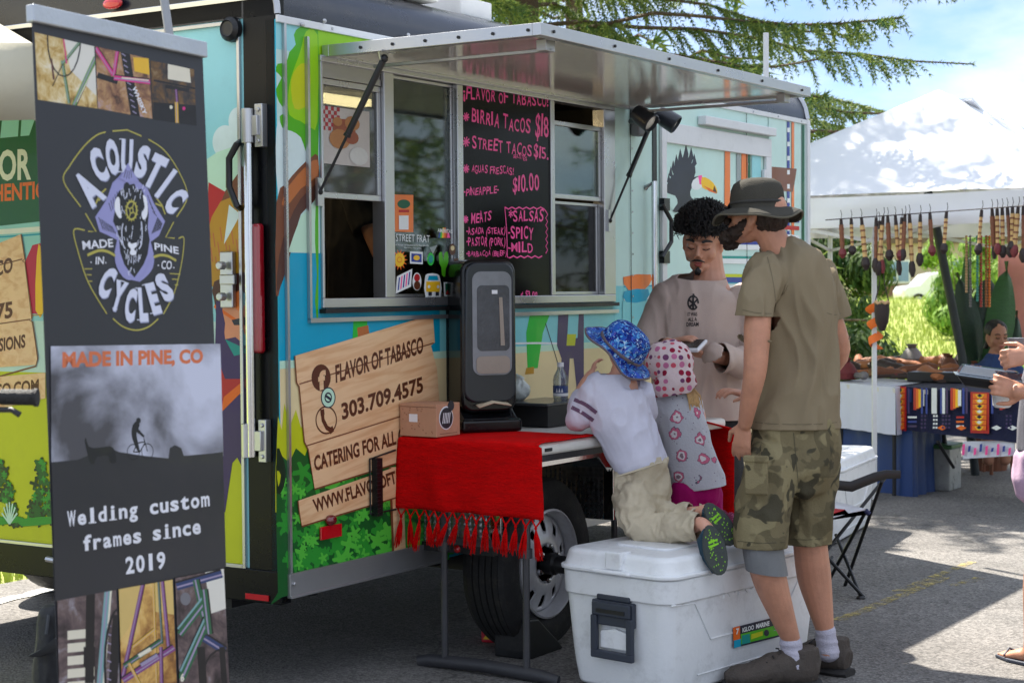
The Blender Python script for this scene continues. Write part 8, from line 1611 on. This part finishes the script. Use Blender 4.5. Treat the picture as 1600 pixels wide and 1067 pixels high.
mb = MB(); LG(mb, [(1052, 616, dg_, 24, 22), (1056, 632, dg_, 34, 26), (1066, 670, dg_, 38, 30), (1080, 720, dg_, 41, 33), (1090, 752, dg_, 42, 35), (1094, 775, dg_, 42, 36)], n=24); LG(mb, [(1036, 632, dg_, 18, 18), (1028, 660, dg_+.04, 16, 16), (1024, 672, dg_+.08, 15, 15)]); LG(mb, [(1080, 632, dg_+.04, 18, 18), (1092, 660, dg_+.1, 15, 15)])
skin(mb, 'dress', uni, GRL, .0055, 4, creases(.008, 9, 41, (1, 1, .5), .4), [(D(1090, 762, dg_)-GO, (.12, 0, -1), .2)], solid=.003)
mb = MB(); LG(mb, [(1088, 748, dg_, 38, 33), (1086, 780, dg_-.01, 37, 33)]); LG(mb, [(1070, 770, dg_-.03, 26, 28), (1070, 812, dg_-.06, 25, 25), (1084, 822, dg_-.1, 20, 20)]); LG(mb, [(1104, 770, dg_+.04, 26, 28), (1104, 810, dg_+.02, 25, 25)]); skin(mb, 'leggings', magenta, GRL, .006, 3, creases(.007, 12, 51))
pkm, pkd = mat('sandal_pink', (150, 60, 100), .7, bump=.3), mat('tread_pink', (214, 120, 160), .6)
sandal(GRL, (1128, 796), (1146, 850), 6.40, 13, GO, cs=(pkm, pkd)); sandal(GRL, (1142, 800), (1156, 846), 6.5, 11, GO, cs=(pkm, pkd))
mb = MB(); hc = D(1045, 566, dg_)-GO; mb.ell(hc, (.098, .098, .092), n=24); mb.tube([hc+V((-.02, -.05, -.04)), hc+V((.02, -.055, -.085)), hc+V((.04, -.04, -.12))], [(.085, .05), (.088, .05), (.080, .045)], 16, ref=V((0, 1, 0)))
mb.tube([hc+V((-.06, .06, -.02)), hc+V((-.10, .10, -.03))], [(.05, .02), (.04, .01)], 12); skin(mb, 'sun_cap', polka, GRL, .005, 6, creases(.005, 14, 61), [(hc+V((.02, 0, -.125)), (.15, 0, -1), .2)], solid=.003)
mb = MB(); random.seed(8)
for i in range(50): x = random.gauss(0, 5); mb.tube([D(1070+x*.6, 600, dg_-.02)-GO, D(1082+x*.9, 618, dg_-.05+x*.002)-GO, D(1086+x, 636+random.uniform(-6, 6), dg_-.05+x*.002)-GO], [.004, .004, .0012], 5)
mb.build('ponytail', hair_bl, GRL, smooth=True)
# ---------------------------------------------------------------- customer at the right edge
de = 6.55; EO = D(1640, 1050, de); EO.z = 0; EP = thing('person', 'customer in grey shirt and pink shorts holding a takeout box and a tumbler', 'person', EO)
def LE(mb, pts, **k): limb(mb, [pj(*p) for p in pts], org=EO, **k)
mb = MB(); LE(mb, [(1680, 420, de+.05, 30, 30), (1690, 540, de+.08, 22, 22), (1660, 590, de-.0, 18, 18), (1622, 606, de-.20, 16, 15), (1590, 612, de-.34, 12, 12)]); LE(mb, [(1720, 430, de-.1, 30, 30), (1700, 540, de-.2, 22, 22), (1650, 562, de-.30, 18, 18), (1612, 556, de-.34, 13, 12)])
LE(mb, [(1700, 400, de, 70, 40), (1680, 560, de, 66, 42), (1670, 680, de, 66, 44)]); LE(mb, [(1700, 395, de, 26, 24), (1695, 350, de, 22, 22)]); mb.ell(D(1685, 310, de)-EO, (.08, .095, .115), n=20)
LE(mb, [(1645, 690, de, 42, 42), (1632, 850, de, 28, 30), (1625, 920, de, 26, 28), (1615, 1000, de+.02, 15, 17), (1612, 1022, de+.02, 15, 17)]); LE(mb, [(1700, 690, de, 42, 42), (1710, 850, de, 28, 30), (1712, 920, de, 26, 28), (1716, 1010, de+.02, 15, 17)])
f0 = D(1612, 1030, de+.02)-EO; f0.z = .035; f1 = G(1572, 1028)-EO; f1.z = .02; mb.tube([f0+V((.05, .02, .0)), f0, f0.lerp(f1, .4)+V((0, 0, .004)), f0.lerp(f1, .75), f1], [(.03, .03), (.032, .032), (.038, .024), (.043, .015), (.036, .010)], 12, ref=V((0, 0, 1)))
dd_ = (f1-f0).normalized(); s2_ = V((-dd_.y, dd_.x, 0))
for i in range(5): c = f1+dd_*(.012-.004*i)+s2_*(.026-.013*i)*-1; mb.tube([c-dd_*.02, c+dd_*.016, c+dd_*.024-V((0, 0, .004))], [(.011-.0012*i), (.010-.001*i), .005], 8)
hand(mb, D(1602, 614, de-.33), V((-1, .15, .3)), V((.1, 1, -.1)), .17, .55, 1, EO); hand(mb, D(1612, 556, de-.35), V((-1, .1, -.1)), V((.1, .9, -.3)), .17, 1.0, -1, EO); skin(mb, 'body', sk_m, EP, .005, 3)
mb = MB(); LE(mb, [(1700, 396, de, 40, 34), (1695, 430, de, 84, 46), (1690, 540, de, 82, 52), (1682, 640, de, 88, 56), (1680, 705, de, 94, 60)], n=24); LE(mb, [(1660, 430, de, 32, 34), (1672, 490, de+.04, 32, 34)]); skin(mb, 'shirt', mat('shirt_grey', (112, 112, 122), .9, bump=.3, bs=250), EP, .008, 4, creases(.014, 6, 71), [(D(1680, 712, de)-EO, (0, 0, -1), .4)])
mb = MB(); LE(mb, [(1684, 700, de, 86, 56), (1680, 730, de, 84, 56)]); LE(mb, [(1642, 720, de, 56, 54), (1636, 756, de, 55, 54)]); LE(mb, [(1705, 720, de, 56, 54), (1708, 756, de, 55, 54)]); skin(mb, 'shorts', mat('shorts_pink', (200, 170, 196), .9, var=.2, vs=16), EP, .008, 3, creases(.010, 8, 81))
mb = MB(); mb.ell(D(1688, 300, de)-EO, (.09, .105, .11), n=18); skin(mb, 'hair', hair_br, EP, .008, 3, creases(.01, 30, 3))
mb = MB(); P = [f1+dd_*.03-s2_*.02, f1+dd_*.03+s2_*.03, f1-dd_*.06+s2_*.05, f0-dd_*.04+s2_*.035, f0-dd_*.05-s2_*.03, f1-dd_*.05-s2_*.045]; mb.prism([V((p.x, p.y, .001)) for p in P], (0, 0, .014)); fl = mb.build('flip_flop', mat('flip_slate', (60, 66, 80), .6), EP, bevel=.004); mb = MB(); mb.tube([f1.lerp(f0, .25)+s2_*.042+V((0, 0, .0)), f1.lerp(f0, .12)+V((0, 0, .022)), f1.lerp(f0, .25)-s2_*.042], .005, 6); mb.build('strap', MATS['flip_slate'], fl, smooth=True)
BX2 = thing('takeout_box', 'black plastic takeout box with clear lid held by the customer at the right edge', 'food box', D(1545, 592, de-.2), math.radians(-12)); Rb = Matrix.Rotation(math.radians(8), 4, 'Y') 
mb = MB(); 
def taper(z0, z1, a0, b0, a1, b1, k=None): mb.add([Rb @ V(p) for p in [(-a0, -b0, z0), (a0, -b0, z0), (a0, b0, z0), (-a0, b0, z0), (-a1, -b1, z1), (a1, -b1, z1), (a1, b1, z1), (-a1, b1, z1)]], [(0, 3, 2, 1), (4, 5, 6, 7), (0, 1, 5, 4), (1, 2, 6, 5), (2, 3, 7, 6), (3, 0, 4, 7)], k)
taper(-.035, .0, .085, .065, .118, .09); mb.build('box_base', blk, BX2, bevel=.006); mb = MB(); taper(.001, .006, .125, .097, .125, .097); mb.build('lid_flange', mat('lid_smoke', (120, 132, 146), .15, spec=.7), BX2, bevel=.002); mb = MB(); taper(.007, .042, .116, .088, .098, .07); mb.build('clear_lid', glass('lid_clear', (160, 175, 190), .6, .35, (90, 104, 124)), BX2, bevel=.006)
CPp = thing('white_cup', 'white paper cup held below the takeout box', 'cup', D(1566, 624, de-.16), 0); mb = MB(); mb.lathe([(.0, -.03), (.026, -.03), (.034, -.022), (.038, .02), (.036, .02)], (0, 0, 0), n=20, caps=False); mb.build('cup_body', MATS['st_white'], CPp, smooth=True)
CP2 = thing('drink_tumbler', 'grey tumbler gripped in the upper fist of the customer', 'tumbler', D(1588, 545, de-.27), 0); mb = MB(); mb.lathe([(.0, -.05), (.026, -.05), (.031, .04), (.0, .041)], (0, 0, 0), n=20, caps=False); mb.build('tumbler_body', mat('tumbler_grey', (96, 100, 108), .3), CP2, smooth=True)
# ---------------------------------------------------------------- seated vendor and the cook inside
dw = 13.3; WO = D(1560, 700, dw); WO.z = 0; WM = thing('person', 'seated woman with dark hair and blue top behind the craft table', 'person', WO)
def LW(mb, pts, **k): limb(mb, [pj(*p) for p in pts], org=WO, **k)
Wh = Matrix.Translation(D(1558, 526, dw)-WO) @ Matrix.Rotation(math.radians(8), 4, 'Z') @ Matrix.Rotation(math.radians(8), 4, 'X')
mb = MB(); headparts(mb, Wh, 1.0); LW(mb, [(1556, 550, dw, 11, 11), (1556, 575, dw, 22, 16)]); LW(mb, [(1528, 585, dw, 9, 10), (1522, 625, dw-.1, 8, 9)]); LW(mb, [(1586, 585, dw, 9, 10), (1592, 625, dw-.1, 8, 9)]); LW(mb, [(1556, 590, dw, 26, 18), (1556, 650, dw, 26, 20)]); LW(mb, [(1546, 650, dw, 15, 15), (1544, 655, dw-.4, 13, 13), (1544, 720, dw-.45, 9, 9)]); LW(mb, [(1568, 650, dw, 15, 15), (1570, 655, dw-.4, 13, 13), (1570, 720, dw-.45, 9, 9)]); skin(mb, 'body', sk_w, WM, .007, 3)
mb = MB(); LW(mb, [(1556, 560, dw, 18, 14), (1556, 574, dw, 34, 20), (1556, 600, dw, 34, 23), (1556, 660, dw, 31, 24)]); LW(mb, [(1528, 578, dw, 13, 13), (1522, 615, dw-.06, 12, 12)]); LW(mb, [(1586, 578, dw, 13, 13), (1591, 615, dw-.06, 12, 12)]); skin(mb, 'top', mat('top_blue', (44, 66, 110), .85), WM, .008, 3, creases(.008, 12, 5)); mb = MB(); mb.ell(Wh @ V((0, .035, .045)), (.088, .095, .085), R=Wh.to_3x3(), n=18); mb.ell(Wh @ V((0, .09, -.02)), (.06, .05, .07), n=14); mb.tube([Wh @ V((-.05, .03, 0)), Wh @ V((-.07, .04, -.10))], [.03, .02]); skin(mb, 'hair', hair_b, WM, .007, 2, creases(.004, 40, 6))
WCH = thing('stool', 'low wooden stool under the seated woman', 'stool', D(1556, 700, dw+.02)*1.0, 0); WCH.location.z = 0; mb = MB(); mb.lathe([(.16, .38), (.16, .42)], (0, 0, 0), n=18); mb.build('seat', brown[2], WCH)
for k in range(3): a = k*2.09; mb = MB(); mb.tube([(.13*math.cos(a), .13*math.sin(a), 0), (.10*math.cos(a), .10*math.sin(a), .38)], .015, 6); mb.build('leg', brown[2], WCH)
CKP = TW(1.32, -.62, .46); CK = thing('person', 'cook in a dark shirt standing inside the trailer with one bare forearm showing', 'person', CKP)
def tk(u, w, z_): return TW(u+.7, w, z_)-CKP
mb = MB(); mb.tube([tk(.62, -.62, .46), tk(.62, -.62, .9), tk(.62, -.62, 1.35)], [.07, .08, .09], 14); mb.tube([tk(.70, -.6, 1.9), tk(.64, -.42, 1.62), tk(.60, -.30, 1.45)], [.055, .045, .032], 12); mb.tube([tk(.52, -.6, 1.9), tk(.50, -.45, 1.62), tk(.55, -.32, 1.45)], [.055, .045, .032], 12); mb.ell(tk(.62, -.62, 2.12), (.085, .09, .12), n=18); mb.tube([tk(.62, -.62, 1.92), tk(.62, -.62, 2.05)], .05, 12); mb.tube([tk(.62, -.62, 1.3), tk(.62, -.62, 1.9)], [.09, .09], 14); hand(mb, TW(1.30, -.30, 1.45), V((.2, .3, -.6)), V((0, 1, 0)), .17, .5, 1, CKP); skin(mb, 'body', sk_y, CK, .007, 3)
mb = MB(); mb.tube([tk(.62, -.62, 1.2), tk(.62, -.62, 1.6), tk(.62, -.62, 1.88)], [(.17, .13), (.18, .13), (.19, .11)], 18); mb.tube([tk(.72, -.62, 1.92), tk(.68, -.52, 1.72)], [.075, .07], 12); mb.tube([tk(.52, -.62, 1.92), tk(.51, -.52, 1.72)], [.075, .07], 12); skin(mb, 'shirt', mat('shirt_black', (26, 26, 30), .9), CK, .008, 3, creases(.01, 8, 7)); mb = MB(); mb.tube([tk(.62, -.62, .5), tk(.62, -.62, 1.25)], [.13, .17], 14); skin(mb, 'trousers', blackp, CK, .01, 2)
mb = MB(); mb.ell(tk(.62, -.60, 2.16), (.095, .10, .09), n=16); mb.build('hair', hair_b, CK, smooth=True)

mb = MB()
for s9 in (-1, 1):
    mb = MB(); mb.tube([Wh @ V((s9*.016, -.094, .030)), Wh @ V((s9*.034, -.088, .035)), Wh @ V((s9*.052, -.074, .028))], .004, 6); mb.build('eyebrow', hair_b, WM, smooth=True); mb = MB(); mb.tube([Wh @ V((s9*.018, -.086, .002)), Wh @ V((s9*.031, -.088, .0)), Wh @ V((s9*.045, -.078, .002))], .004, 6); mb.build('eye', hair_b, WM, smooth=True)
mb = MB(); mb.ell(Wh @ V((0, -.095, -.062)), (.022, .006, .007), R=Wh.to_3x3(), n=12); mb.build('lips', MATS['lip_rose'], WM, smooth=True)
